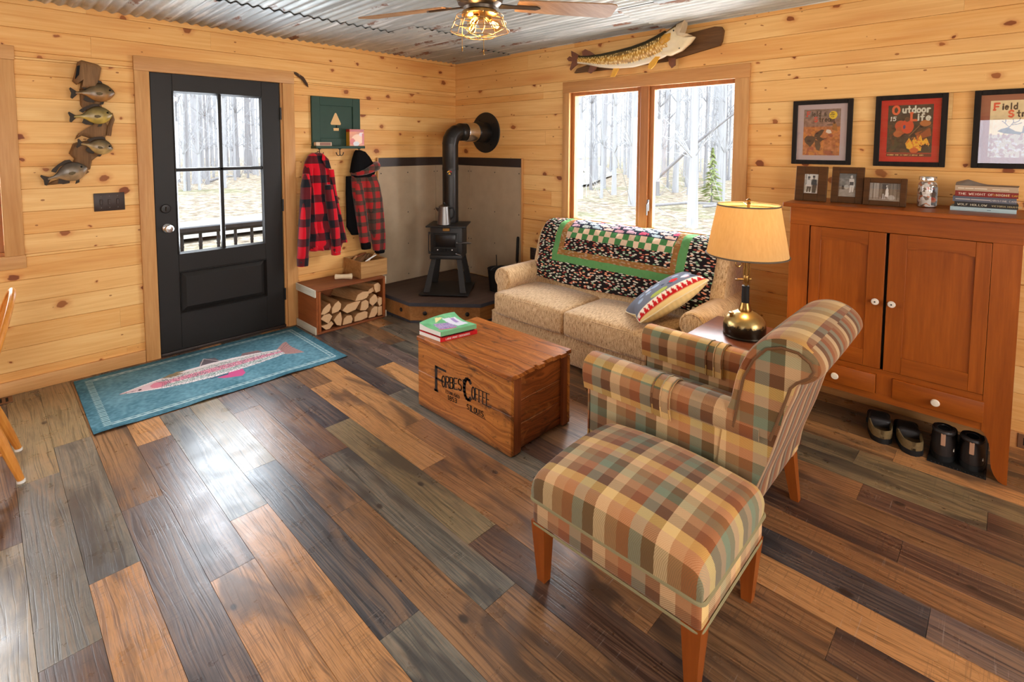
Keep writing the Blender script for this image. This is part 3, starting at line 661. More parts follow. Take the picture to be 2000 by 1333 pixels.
# ------------------------------------------------------------------ stove corner
def shield(ax,lab,loc,split,L,zt):
    B=(lambda mb,a,b,d0,d1,za,zb,r=.001: mb.rbox((a,-d1,za),(b,-d0,zb),r,1)) if ax=='x' else (lambda mb,a,b,d0,d1,za,zb,r=.001: mb.rbox((-d1,a,za),(-d0,b,zb),r,1))
    hs=thing('heat_shield',lab,'heat shield',loc); e=-.0 if ax=='x' else -.0185
    for a,b in ((-L+.015,split-.002),(split+.002,e)): mb=MB(); B(mb,a,b,.002,.014,.183,zt-.085); part('cement_panel',mb,M['cement'],hs)
    mb=MB(); B(mb,-L+.015,e,.002,.018,zt-.0845,zt); part('top_band',mb,M['dkmetal'],hs,label='dark brown metal band')
    mb=MB(); B(mb,-L,-L+.0145,.002,.022,.183,zt+.004,.002); part('edge_strip',mb,M['trim_z'],hs,label='pine edge strip')
    for u in (split-.02,split+.02,(split-L)/2,-L+.045):
        for z in (.24,.55,.87,1.27): mb=MB(); mb.ball((u,-.0145,z) if ax=='x' else (-.0145,u,z),(.006,.002,.006) if ax=='x' else (.002,.006,.006),8,4); part('screw_head',mb,M['iron'],hs)
shield('x','grey cement board heat shield with dark top band on the door wall behind stove',(-.5,-.002,.183),-.29,1.0,1.42)
shield('y','grey cement board heat shield with dark top band on the window wall behind stove',(-.002,-.5,.183),-.243,.996,1.415)
def hearth():
    r=thing('hearth_platform','low angled stove platform with dark plank top, slate edge and bolted oak skirt','hearth',(-.5,-.5,0))
    P=[(-.02,-.002),(-1.11,-.002),(-1.11,-.672),(-.70,-1.14),(-.02,-1.14)]
    Pi=[(-.022,-.004),(-1.095,-.004),(-1.095,-.664),(-.693,-1.123),(-.022,-1.123)]
    m=MB(); m.prism(Pi,(0,0,0.004),(1,0,0),(0,1,0),(0,0,.146)); part('skirt',m,M['hearthwood'],r,smooth=False)
    m=MB(); m.prism(P,(0,0,.15),(1,0,0),(0,1,0),(0,0,.028)); part('slate_edge',m,M['slate'],r,smooth=False,label='blue-grey slate edge')
    m=MB(); c=.05
    Q=[(-.024,-.006),(-1.105,-.006),(-1.105,-.669),(-.697,-1.134),(-.024,-1.134)]; m.prism(Q,(0,0,.178),(1,0,0),(0,1,0),(0,0,.0025)); part('plank_top',m,M['hearthtile'],r,smooth=False,label='dark wood plank top')
    d=Vector((.402,-.459,0)).normalized(); n=Vector((-.752,-.659,0))
    for t,nn,o in ((.13,n,Vector((-1.095,-.664,.085))),(.5,n,Vector((-1.095,-.664,.085)))):
        p=o+d*t; m=MB(); xf=Matrix.Translation(p)@nn.to_track_quat('Z','Y').to_matrix().to_4x4(); m.lathe([(.001,0),(.019,0),(.019,.003),(.012,.009),(.001,.011)],(0,0,0),14,0,xf); part('bolt',m,M['iron'],r)
    m=MB(); xf=Matrix.Translation((-1.095,-.53,.085))@Vector((-1,0,0)).to_track_quat('Z','Y').to_matrix().to_4x4(); m.lathe([(.001,0),(.019,0),(.019,.003),(.012,.009),(.001,.011)],(0,0,0),14,0,xf); part('bolt',m,M['iron'],r)
    m=MB(); m.prism([(-1.1,-.004),(-1.1,-.668),(-.695,-1.13),(-.022,-1.13)],(0,0,0.0),(1,0,0),(0,1,0),(0,0,.02)); part('shoe_strip',m,M['slate'],r,smooth=False)
hearth()
# ------------------------------------------------------------------ outside
def outside():
    r=random.Random(21)
    t=NT('leaf_litter'); o=t.obj(); n=t.noise(o,3.2,6,.75); n2=t.noise(o,.25,4,.6)
    col=t.ramp(n,[(.3,lin((82,72,62))),(.5,lin((146,134,118))),(.62,lin((196,186,168)))])
    col=t.mix(t.n('ShaderNodeMapRange',{0:n2,1:.52,2:.62,3:0,4:.45}),col,lin((112,122,84)))
    M['litter']=t.bsdf(col,.95,0,.1,t.bump(n,.6,.05))
    mb=MB()
    def gz(x,y): return -.6+.08*math.sin(x*.35+1)*math.cos(y*.3)
    mb.grid(lambda u,v:(-45+130*u,-12+104*v if True else 0,gz(-45+130*u,-12+104*v)),52,44)
    struct('forest_floor',mb,M['litter'],smooth=True)
    mb=MB(); mb.grid(lambda u,v:(-60+110*u,-60+48*v,-.62),2,2); struct('rear_yard',mb,M['litter'])
    mb=MB(); M['gravel']=plain('gravel',(150,146,140),.95,0,.1,.4,30,.18,6)
    def path(u,v):
        p=[(-30,9),(-6,9.5),(3,10.5),(12,12.2),(20,13.5),(30,18),(45,30)]; k=u*(len(p)-1); i=min(int(k),len(p)-2); f=k-i
        x=p[i][0]*(1-f)+p[i+1][0]*f; y=p[i][1]*(1-f)+p[i+1][1]*f; return (x,y+(v-.5)*3.0,gz(x,y)+.12)
    mb.grid(path,60,4); struct('gravel_drive',mb,M['gravel'],smooth=True)
    # porch
    mb=MB()
    for i in range(12): mb.rbox((-5.5,.16+.125*i,-.09),(1.0,.16+.125*i+.119,-.05),.004,1)
    M['deck']=wood('deck_boards',(168,160,150),(128,120,112),'x',.8,.8,ring=.2); struct('porch_deck',mb,M['deck'],smooth=True)
    M['railing']=plain('railing_paint',(44,46,54),.5)
    pr=thing('porch_railing','dark porch railing with square balusters beyond the door glass','railing',(-2.,1.5,-.05))
    mb=MB(); mb.rbox((-5.4,1.455,.672),(.9,1.545,.716),.004,1); part('top_rail',mb,M['railing'],pr)
    mb=MB(); mb.rbox((-5.4,1.47,.648),(.9,1.53,.672),.004,1); part('sub_rail',mb,M['railing'],pr)
    mb=MB(); mb.rbox((-5.4,1.47,.42),(.9,1.53,.478),.004,1); part('bottom_rail',mb,M['railing'],pr)
    x=-5.29
    while x<.85:
        mb=MB(); mb.lathe([(.016,.478),(.016,.51),(.02,.525),(.016,.54),(.02,.56),(.016,.575),(.016,.648)],(x,1.5,0),8); part('baluster',mb,M['railing'],pr); x+=.1667
    for x in (-5.42,.9):
        mb=MB(); mb.rbox((x-.045,1.455,-.05),(x+.045,1.545,.78),.004,1); part('post',mb,M['blackmat'],pr)
    # trees
    for key,a,b in (('t0',(192,193,197),(160,160,166)),('t1',(200,202,206),(166,167,171)),('t2',(166,165,168),(134,133,137))): M[key]=wood('bark_'+key,a,b,'z',.25,.9,ring=.4,spec=.1)
    def trunk_mb(rad,h,seed,br=4):
        q=random.Random(seed); mb=MB(); dx,dy=q.uniform(-.5,.5),q.uniform(-.5,.5); n=7; pts=[]; rs=[]
        for i in range(n+1):
            f=i/n; pts.append((dx*f*f+math.sin(f*5+seed)*.08*f,dy*f*f,h*f-.15)); rs.append(rad*(1.5 if i==0 else 1.05)*(1-.75*f))
        mb.tube(pts,rs,8)
        tm=mb; bm_=MB()
        for k in range(br):
            f=q.uniform(.3,.95); i=min(int(f*n),n-1); p=Vector(pts[i]); a=q.uniform(0,2*PI); L=q.uniform(.8,2.6)*(1.2-f); d=Vector((math.cos(a),math.sin(a),q.uniform(.3,1.1))); d.normalize()
            rr=rad*(1-.75*f)*.38; p2=p+d*L*.5+Vector((0,0,.1)); p3=p+d*L+Vector((q.uniform(-.2,.2),q.uniform(-.2,.2),.35)); bm_.tube([p,p2,p3],[rr,rr*.6,rr*.2],5)
            for _ in range(2):
                e=p2+Vector((q.uniform(-.7,.7),q.uniform(-.7,.7),q.uniform(.2,.8)))*L*.4; bm_.tube([p2,e],[rr*.4,rr*.12],4)
        for k in range(int(br*9)):
            f=q.uniform(.12,.98); i=min(int(f*n),n-1); p=Vector(pts[i]); a=q.uniform(0,2*PI); L=q.uniform(.6,1.9)*(1.25-f); e=p+Vector((math.cos(a)*L,math.sin(a)*L,L*q.uniform(.2,1.3))); w=.007+.012*(1-f)
            md=p.lerp(e,.5)+Vector((0,0,.1*L)); bm_.tube([p,md,e],[w,w*.7,w*.3],3)
            for _ in range(2): c_=md.lerp(e,q.random()); bm_.tube([c_,c_+Vector((q.uniform(-.5,.5),q.uniform(-.5,.5),q.uniform(.1,.7)))*L*.5],[w*.5,w*.2],3)
        return tm,bm_
    def tree(x,y,rad,h,mat,label,seed,group=None,br=6):
        tr=thing('bare_tree',label,'tree',(x,y,gz(x,y)),group); a,b=trunk_mb(rad,h,seed,br)
        me=mesh('trunk',a,M[mat]); o=bpy.data.objects.new('trunk',me); COL.objects.link(o); o.parent=tr
        me=mesh('branches',b,M[mat]); o=bpy.data.objects.new('branches',me); COL.objects.link(o); o.parent=tr
        return tr
    tree(5.0,28.2,.19,17,'t0','thick grey bare tree with flared roots seen through left door panes',1)
    tree(11.1,37.6,.24,19,'t2','thick dark bare tree seen through upper right door pane',2)
    tree(8.3,31.5,.10,15,'t2','slim leaning bare tree near the middle of the right door panes',3)
    tree(12.8,5.25,.125,15,'t1','pale birch trunk in left sash of the main window',4)
    tree(9.9,1.75,.115,14,'t1','nearest pale birch trunk in right sash of the main window',5)
    tree(16.1,8.1,.085,14,'t1','thin pale trunk near the drive in left window sash',6)
    tree(19.3,6.8,.11,15,'t1','pale tree just right of the window mullion',7)
    tree(24.,6.6,.15,16,'t1','pale tree at right edge of the window view',8)
    protos=[tree(40+i*5,60,.06+.014*i,15,['t0','t1','t2','t0'][i],'thin bare forest tree far behind the cabin clearing',20+i,'bare trees in the woods',5) for i in range(4)]
    C=Vector((-3.687,-4.311,0))
    def place(i,a,dist):
        p=C+Vector((math.cos(a),math.sin(a),0))*dist; src=protos[i%4]; c=copy_tree(src); c.location=(p.x,p.y,gz(p.x,p.y)); s=r.uniform(.5,1.1)*(.75 if dist<28 else 1); c.scale=(s,s,r.uniform(.8,1.1)); c.rotation_euler=(0,0,r.uniform(0,6.28))
    n=0
    for k in range(96):   # beyond the door
        a=math.radians(r.uniform(65,79)); place(n,a,r.uniform(27,70)); n+=1
    for k in range(100):   # beyond the window
        a=math.radians(r.uniform(18.5,37.5)); place(n,a,r.uniform(20,62)); n+=1
    for k in range(70):
        a=math.radians(r.choice([r.uniform(38,64),r.uniform(80,118),r.uniform(-5,18)])); place(n,a,r.uniform(22,60)); n+=1
    # (twigs live on the trees)
    # fallen limbs
    def limb(a,b,w,lab,cat='branch'):
        mb=MB(); a,b=Vector(a),Vector(b); m=(a+b)/2+Vector((0,0,.08)); mb.tube([a,m,b],[w,w*.8,w*.4],7); mb.tube([m,m+(b-a)*.15+Vector((0,.2,.25))],[w*.4,w*.1],5); solo('fallen_limb',mb,M['t2'],lab,cat,tuple(a))
    e1=(-3.687+ (5+3.687)*1.62,-4.311+(.3+4.311)*1.62,1.538+(.9-1.538)*1.62); e2=(-3.687+(5+3.687)*1.62,-4.311+(-1.15+4.311)*1.62,1.538+(2.12-1.538)*1.62)
    limb(e1,e2,.055,'long leaning limb crossing the right sash of the main window')
    limb((5.6,28.,-.5),(6.5,27.,-.2),.09,'broken pale limb by the roots of thick tree beyond the door')
    limb((12.,4.6,-.5),(15.,2.6,-.5),.06,'fallen limb on leaves behind the nearest birch'); limb((13.5,3.,-.5),(15.5,1.0,-.4),.05,'fallen limb on leaves lower right of window')
    for k in range(16):
        a=math.radians(r.uniform(168,196)); place(n,a,r.uniform(12,30)); n+=1
    # young conifer
    cf=thing('young_conifer','small yellow-green conifer sapling among the trunks in right window sash','tree',(16.,3.75,-.6)); mb=MB(); mb.tube([(16.,3.75,-.6),(16.,3.75,1.6)],[.03,.008],6); part('trunk',mb,M['t2'],cf); mb=MB()
    for k in range(170):
        z=r.uniform(.05,2.1); a=r.uniform(0,6.28); L=(2.2-z)*.34*r.uniform(.5,1); p=Vector((16.,3.75,-.6+z)); q=p+Vector((math.cos(a)*L,math.sin(a)*L,-.1)); s=Vector((-math.sin(a),math.cos(a),0))*.05; mb.add([p,q+s*.3,p+(q-p)*.6+s+Vector((0,0,.04)),p+(q-p)*.6-s],[(0,2,1),(0,1,3)])
    t=NT('conifer_needles'); M['needle']=t.bsdf(t.mix(t.noise(t.obj(),5,2),lin((132,144,92)),lin((162,174,118))),.9,0,.1); part('foliage',mb,M['needle'],cf,smooth=False)
outside()
# ------------------------------------------------------------------ light
w=bpy.data.worlds.new('sky'); S.world=w; w.use_nodes=True; nt=w.node_tree; nt.nodes.clear()
def wn(t,**k):
    n=nt.nodes.new(t)
    for a,b in k.items(): setattr(n,a,b)
    return n
tc=wn('ShaderNodeTexCoord'); sp=wn('ShaderNodeSeparateXYZ'); rp=wn('ShaderNodeValToRGB'); bg=wn('ShaderNodeBackground'); ow=wn('ShaderNodeOutputWorld')
nt.links.new(tc.outputs[0],sp.inputs[0]); nt.links.new(sp.outputs[2],rp.inputs[0]); nt.links.new(rp.outputs[0],bg.inputs[0]); nt.links.new(bg.outputs[0],ow.inputs[0])
e=rp.color_ramp.elements; e[0].position=0.; e[0].color=(.30,.315,.335,1); e[1].position=1.; e[1].color=(.92,.97,1.,1)
x=e.new(.18); x.color=(.34,.36,.385,1); x=e.new(.42); x.color=(.82,.91,1.,1)
bg.inputs[1].default_value=4.6
def area(name,loc,rot,sx,sy,pw,col):
    l=bpy.data.lights.new(name,'AREA'); l.shape='RECTANGLE'; l.size=sx; l.size_y=sy; l.energy=pw; l.color=col
    o=bpy.data.objects.new(name,l); COL.objects.link(o); o.location=loc; o.rotation_euler=rot; return o
# area lamps added outside the windows to boost the sky's daylight
area('daylight_back_window',(XL-.16,-4.55,1.45),(0,-PI/2,0),1.05,1.85,24,(.72,.84,1))
area('near_window_fill',(-4.85,YN-.16,1.45),(PI/2,0,0),1.4,1.1,125,(1,.97,.93))  # added fill lamps at the unseen near-wall windows, this and the next
area('near_window_fill.001',(-1.8,YN-.16,1.45),(PI/2,0,0),1.5,1.1,75,(1,.97,.93))
area('daylight_left_window',(-4.23,.17,1.45),(-PI/2,0,0),1.3,1.15,75,(.95,.97,1))
area('daylight_main_window',(.2,-2.26,1.44),(0,PI/2,0),1.15,1.4,75,(.95,.97,1))
area('door_glare_lamp',(-2.361,.2,1.335),(-PI/2,0,0),.6,1.16,40,(.84,.92,1))  # lamp added outside the door glass to make the floor glare
S.view_settings.view_transform='Standard'; S.view_settings.look='None'; S.view_settings.gamma=1; S.view_settings.exposure=.05
try: S.view_settings.use_curve_mapping=False
except Exception: pass
S.cycles.use_denoising=True
S.cycles.use_adaptive_sampling=True; S.cycles.adaptive_threshold=.08; S.cycles.adaptive_min_samples=16; S.cycles.max_bounces=8; S.cycles.diffuse_bounces=4; S.cycles.glossy_bounces=3; S.cycles.transparent_max_bounces=24; S.cycles.caustics_reflective=False; S.cycles.caustics_refractive=False; S.cycles.sample_clamp_indirect=8
# ------------------------------------------------------------------ sofa
def uv_y(co,n):   # sofa-type cloth: u horizontal, v vertical
    a=[abs(n.x),abs(n.y),abs(n.z)]
    if a[0]>=max(a[1],a[2]): return (co.y,co.z)
    if a[1]>=a[2]: return (co.x,co.z)
    return (co.y,co.x)
def puff(lo,hi,amt):
    c=[(a+b)/2 for a,b in zip(lo,hi)]; h=[(b-a)/2 for a,b in zip(lo,hi)]
    def f(p):
        q=[(p[i]-c[i])/h[i] for i in range(3)]; w=[max(0,1-q[i]*q[i]) for i in range(3)]
        return tuple(p[i]+amt[i]*(q[i])*w[(i+1)%3]**.6*w[(i+2)%3]**.6 for i in range(3))
    return f
def cushion(mb,lo,hi,r,amt,cuts=7,seg=3):
    mb.rbox(lo,hi,r,seg,0,None,cuts,puff(lo,hi,amt))
BACKP=[(-.47,.30),(-.455,.45),(-.42,.62),(-.375,.77),(-.335,.85),(-.285,.888),(-.22,.897),(-.155,.885),(-.115,.84),(-.095,.76),(-.085,.5),(-.08,.06)]
def sofa():
    r=thing('loveseat','tan chenille two-seat sofa with rolled arms under the main window','sofa',(-.5,-2.27,0))
    ch=M['chenille']
    m=MB(); m.rbox((-.86,-3.11,.022),(-.09,-1.43,.245),.02,3,0,None,5,puff((-.86,-3.11,.022),(-.09,-1.43,.245),(.02,0,0))); o=part('base',m,ch,r); uvfn(o,uv_y)
    m=MB(); m.tube([(-.868,-1.45,.15),(-.876,-2.27,.15),(-.868,-3.09,.15)],.006,6); m.tube([(-.868,-1.45,.238),(-.878,-2.27,.238),(-.868,-3.09,.238)],.006,6); o=part('welt',m,ch,r); uvfn(o,uv_y)
    for y0,y1 in ((-2.178,-1.515),(-2.885,-2.186)):
        m=MB(); lo,hi=(-.915,y0,.242),(-.40,y1,.405); cushion(m,lo,hi,.035,(.012,.008,.035)); o=part('seat_cushion',m,ch,r); uvfn(o,uv_y)
        w=MB(); w.tube([(-.905,y0+.012,.392),(-.921,(y0+y1)/2,.398),(-.905,y1-.012,.392)],.0045,6); w.tube([(-.905,y0+.012,.258),(-.919,(y0+y1)/2,.252),(-.905,y1-.012,.258)],.0045,6); c=part('piping',w,ch,o); uvfn(c,uv_y)
    m=MB(); n=len(BACKP); ys=[-3.07,-3.05,-2.9,-2.27,-1.65,-1.52,-1.50]
    rings=[]
    for i,y in enumerate(ys):
        s=.93 if i in(0,len(ys)-1) else 1; cx,cz=-.27,.5
        rings.append([(cx+(p[0]-cx)*s,y,cz+(p[1]-cz)*(s if p[1]>.5 else 1)) for p in BACKP])
    m.loft(rings); o=part('backrest',m,ch,r,ang=50); uvfn(o,uv_y)
    for yc,s in ((-1.50,1),(-3.045,-1)):
        m=MB(); prof=[]
        # arm cross-section in (y,z): roll on top of an inset panel
        for k in range(22):
            a=math.radians(-50+280*k/21); prof.append((yc+.084*math.cos(a) if s>0 else yc-.084*math.cos(a), .495+.084*math.sin(a)))
        prof=[(yc+s*.048,.03)]+[(yc+s*.05,.3)]+prof+[(yc-s*.06,.3),(yc-s*.06,.03)]
        rings=[]
        for x,sc in ((-.815,.86),(-.808,.97),(-.79,1.),(-.6,1.),(-.4,1.),(-.25,1.),(-.14,1.),(-.12,.95)):
            rings.append([(x,yc+(p[0]-yc)*sc,.495+(p[1]-.495)*(sc if p[1]>.4 else 1)) for p in prof])
        m.loft(rings); o=part('arm',m,ch,r,ang=50); uvfn(o,lambda co,n:(co.x,co.z) if abs(n.y)>abs(n.x) or abs(n.z)>.5 else (co.y,co.z))
        w=MB(); w.tube([(-.812,yc+.07*math.cos(2*PI*k/20),.495+.07*math.sin(2*PI*k/20)) for k in range(20)],.005,6,closed=True); c=part('arm_piping',w,ch,o); uvfn(c,uv_y)
    for y in (-1.55,-3.0):
        for x in (-.8,-.16):
            m=MB(); m.rbox((x-.03,y-.03,0),(x+.03,y+.03,.03),.004,1); part('foot',m,M['rubber'],r)
    return r
sofa()
# ------------------------------------------------------------------ quilt over the sofa back
def quilt():
    fr=[p for p in BACKP]; P=[Vector((p[0],0,p[1])) for p in fr]
    # offset outward a little; from the lower front up and over to behind
    path=[(-.478,.468),(-.47,.52),(-.44,.62),(-.395,.765),(-.352,.855),(-.295,.904),(-.22,.915),(-.145,.902),(-.098,.85),(-.078,.77),(-.072,.66)]
    P=[Vector((a,0,b)) for a,b in path]
    # smooth resample
    def cat(t):
        k=t*(len(P)-1); i=min(int(k),len(P)-2); f=k-i; p0=P[max(i-1,0)];p1=P[i];p2=P[i+1];p3=P[min(i+2,len(P)-1)]
        return .5*((2*p1)+(p2-p0)*f+(2*p0-5*p1+4*p2-p3)*f*f+(3*p1-p0-3*p2+p3)*f**3)
    N=120; pts=[cat(i/300) for i in range(301)]; d=[0]
    for i in range(300): d.append(d[-1]+(pts[i+1]-pts[i]).length)
    Lt=d[-1]; W=1.44; NU=170; NV=100
    def at(s):
        import bisect
        i=min(max(bisect.bisect(d,s)-1,0),299); f=(s-d[i])/max(1e-9,d[i+1]-d[i]); return pts[i].lerp(pts[i+1],f), (pts[i+1]-pts[i]).normalized()
    r=random.Random(5); ph=[r.uniform(0,6) for _ in range(6)]
    mb=MB()
    def fn(u,v):
        s=v*Lt; p,t=at(s); n=Vector((-t.z,0,t.x)); 
        if n.x>0 and s<Lt*.5: n=-n
        y=-1.555-u*W
        e=min(u,1-u); hang=max(0,.04-e)/.04
        puf=.004*math.sin(u*60+ph[0])*math.sin(s*55+ph[1])+.003*math.sin(u*23+s*31+ph[2])
        p=p+n*(.006+puf+abs(math.sin(u*9+ph[3]))*.003*(1-v))
        wave=.012*math.sin(s*9+ph[4])*(1 if u<.5 else -.4)*max(0,1-e*8)
        z=p.z-.012*math.sin(u*7+ph[5])*max(0,.15-v)/.15 - .006*hang
        return (p.x+hang*.01,y+wave,z)
    mb.grid(fn,NU,NV)
    # thickness
    nv=(NU+1)*(NV+1); 
    cols=[];spk=[]
    dark=lin((34,27,27)); grn=lin((96,150,90)); brn=lin((150,106,56)); cre=lin((226,196,166)); g2=lin((74,130,76)); navy=lin((48,52,66)); pk=[lin((214,176,192)),lin((178,196,204)),lin((206,150,160)),lin((198,206,200)),lin((226,190,176))]
    for j in range(NV):
        for i in range(NU):
            u=(i+.5)/NU*W; s=(j+.5)/NV*Lt; uu=min(u-.0,W-u+.0); vv=s
            el=u; er=W-u
            L0,R0,B0=.15,.19,.155
            k=min(el-L0,er-R0,vv-B0)
            sp=0; c=dark
            if k<0: c=dark; sp=1
            elif k<.055: c=grn
            elif k<.10: c=brn; sp=.25
            else:
                s2=vv-B0-.10; u2=u-L0-.10
                if s2<.10: c=dark; sp=1
                elif s2<.19:
                    row=int((s2-.10)/.045); q=int(u2/.0495); c=cre if (q+row)%2==0 else g2
                    if c is cre: c=tuple(x*(.85+.3*((q*7+row*3)%5)/5) for x in cre)
                elif s2<.33:
                    row=int((s2-.19)/.035); fy=((s2-.19)/.035-row-.5); fx=((u2+.05*(row%2))/.1)%1; q=int((u2+.05*(row%2))/.1)
                    inside=((fx-.45)/.34)**2+(fy/.42)**2<1 or (fx>.72 and fx<.9 and abs(fy)<(fx-.68)*1.6)
                    c=pk[(q*3+row*5)%5] if inside else navy
                    if (q*5+row*11)%13==4 and inside: c=lin((206,84,112))
                else: c=grn if (int(u2/.05)+int(s2/.05))%2 else cre
            cols.append(c); spk.append(sp)
    o=solo('patchwork_quilt',mb,M['dark'],'dark patchwork quilt with green band and checkered squares draped over the sofa back','quilt',(-.3,-2.27,.47),smooth=True,ang=80)
    a=o.data.attributes.new('Col','FLOAT_COLOR','FACE'); arr=np.ones((len(cols),4),dtype=np.float32); arr[:,:3]=np.array(cols); a.data.foreach_set('color',arr.ravel())
    fattr(o,'spk',spk)
    lay=o.data.uv_layers.new(name='UVMap'); me=o.data
    for p in me.polygons:
        for li in p.loop_indices:
            vi=me.loops[li].vertex_index; i=vi%(NU+1); j=vi//(NU+1); lay.data[li].uv=(i/NU*W,j/NV*Lt)
    t=NT('quilt_cloth'); U,V,_=t.sep(t.uv()); base=t.attr('Col',0); sp=t.attr('spk')
    col=t.mix(t.math('MULTIPLY',t.noise(t.comb(t.math('MULTIPLY',U,90.),t.math('MULTIPLY',V,30.),0.),1,3),.35),base,t.mix(1.,base,(.55,.5,.45),'MULTIPLY'))
    for k,(rot,sc,th) in enumerate(((.5,(22,54,1),.24),(-.75,(20,50,1),.23))):
        mp=t.mapping(t.comb(U,V,0.),sc,(k*3.3,k*1.7,0),(0,0,rot)); vo=t.n('ShaderNodeTexVoronoi',{'Vector':mp,'Scale':1.,'Randomness':.8},out=None,voronoi_dimensions='2D')
        c=t.ramp(t.n('ShaderNodeSeparateColor',{0:vo.outputs['Color']},out=0),[(0,lin((206,200,182))),(.3,lin((126,164,130))),(.48,lin((222,150,116))),(.68,lin((214,206,190))),(.86,lin((150,66,60)))],'CONSTANT')
        msk=t.math('MULTIPLY',t.math('LESS_THAN',vo.outputs['Distance'],th),sp); col=t.mix(msk,col,c)
    hq=t.math('MULTIPLY',t.math('SINE',t.math('MULTIPLY',U,150.)),t.math('SINE',t.math('MULTIPLY',V,150.)))
    mt=t.bsdf(col,.9,0,.15,t.bump(hq,.25,.004)); o.data.materials[0]=mt
    md=o.modifiers.new('thick','SOLIDIFY'); md.thickness=.006; md.offset=1
quilt()
# ------------------------------------------------------------------ fish pillow
def pillow():
    A=Vector((-.835,-2.645,.435)); Cc=Vector((-.47,-2.945,.715)); c=(A+Cc)/2+Vector((0,0,.012)); L=(Cc-A).normalized()
    view=(c-Vector((-3.687,-4.311,1.538))).normalized(); n=view.cross(L).normalized()
    if n.z<0: n=-n
    n=(n-view*.36).normalized(); n=(n-L*n.dot(L)).normalized(); W=n.cross(L).normalized()
    if W.dot(view)<0: W=-W
    hl,hw,th=.245,.155,.085; NU,NV=72,54
    mb=MB(); cols=[]
    gr=np.array(lin((112,116,128))); cre=np.array(lin((232,208,150))); red=np.array(lin((190,30,34))); wht=np.array(lin((236,226,208))); 
    q=random.Random(9)
    spots=[(q.uniform(-.9,.9),q.uniform(-.5,.9),q.uniform(.05,.12),[lin((150,168,190)),lin((70,78,92)),lin((206,206,212)),lin((200,120,130))][q.randrange(4)]) for _ in range(26)]
    for side in (1,-1):
        for j in range(NV+1):
            for i in range(NU+1):
                a=-1+2*i/NU; b=-1+2*j/NV
                k=((1-a*a)*(1-b*b)); t=th*max(k,0)**.42
                pin=1-.09*(1-abs(a))*0; ax=a*(1-.05*(1-b*b)*0)*(1-.10*(1-abs(b))**2*abs(a)**4); bx_=b*(1-.10*(1-abs(a))**2*abs(b)**4)
                p=c+L*(ax*hl)+W*(bx_*hw)+n*(t*side)
                mb.v.append(tuple(p))
                if side<0: col=cre*(.95+.05*math.sin(i*1.3))
                else:
                    col=gr.copy()
                    for sx,sy,sr,sc in spots:
                        if (a-sx)**2+(b-sy)**2<sr*sr: col=np.array(sc)
                    if (a-.35)**2+(b+.3)**2<.014: col=np.array(lin((204,40,44)))
                    if ((a+.15)/.26)**2+((b+.52)/.11)**2<1: col=np.array(lin((166,178,84)))
                    if b<-.66:
                        col=red; tri=abs(((a*7.)%1)-.5)*2
                        if -.98+.0<b<-.66 and (b+.66)/-.30<1-tri and (b<-.66): col=wht if ((b+.66)/-.26)<(1-tri) else red
                        if b<-.95: col=cre
                cols.append(col)
    def idx(s,i,j): return (0 if s>0 else (NU+1)*(NV+1))+j*(NU+1)+i
    for j in range(NV):
        for i in range(NU):
            mb.f.append([idx(1,i,j),idx(1,i+1,j),idx(1,i+1,j+1),idx(1,i,j+1)]); mb.m.append(0)
            mb.f.append([idx(-1,i,j),idx(-1,i,j+1),idx(-1,i+1,j+1),idx(-1,i+1,j)]); mb.m.append(0)
    r=thing('fish_pillow','cream and grey throw pillow with red toothy fish mouth leaning on right sofa arm','pillow',tuple(A))
    o=part('pillow_cover',mb,M['vcloth'],r,ang=120); cattr(o,cols)
    w=MB(); e=[]
    for a,b in [(-1+2*i/24,-1) for i in range(24)]+[(1,-1+2*i/24) for i in range(24)]+[(1-2*i/24,1) for i in range(24)]+[(-1,1-2*i/24) for i in range(24)]:
        ax=a*(1-.10*(1-abs(b))**2*abs(a)**4); bb=b*(1-.10*(1-abs(a))**2*abs(b)**4); e.append(c+L*ax*hl+W*bb*hw)
    w.tube(e,.004,6,closed=True); part('piping',w,plain('cream_cord',(236,222,190),.8),r)
pillow()
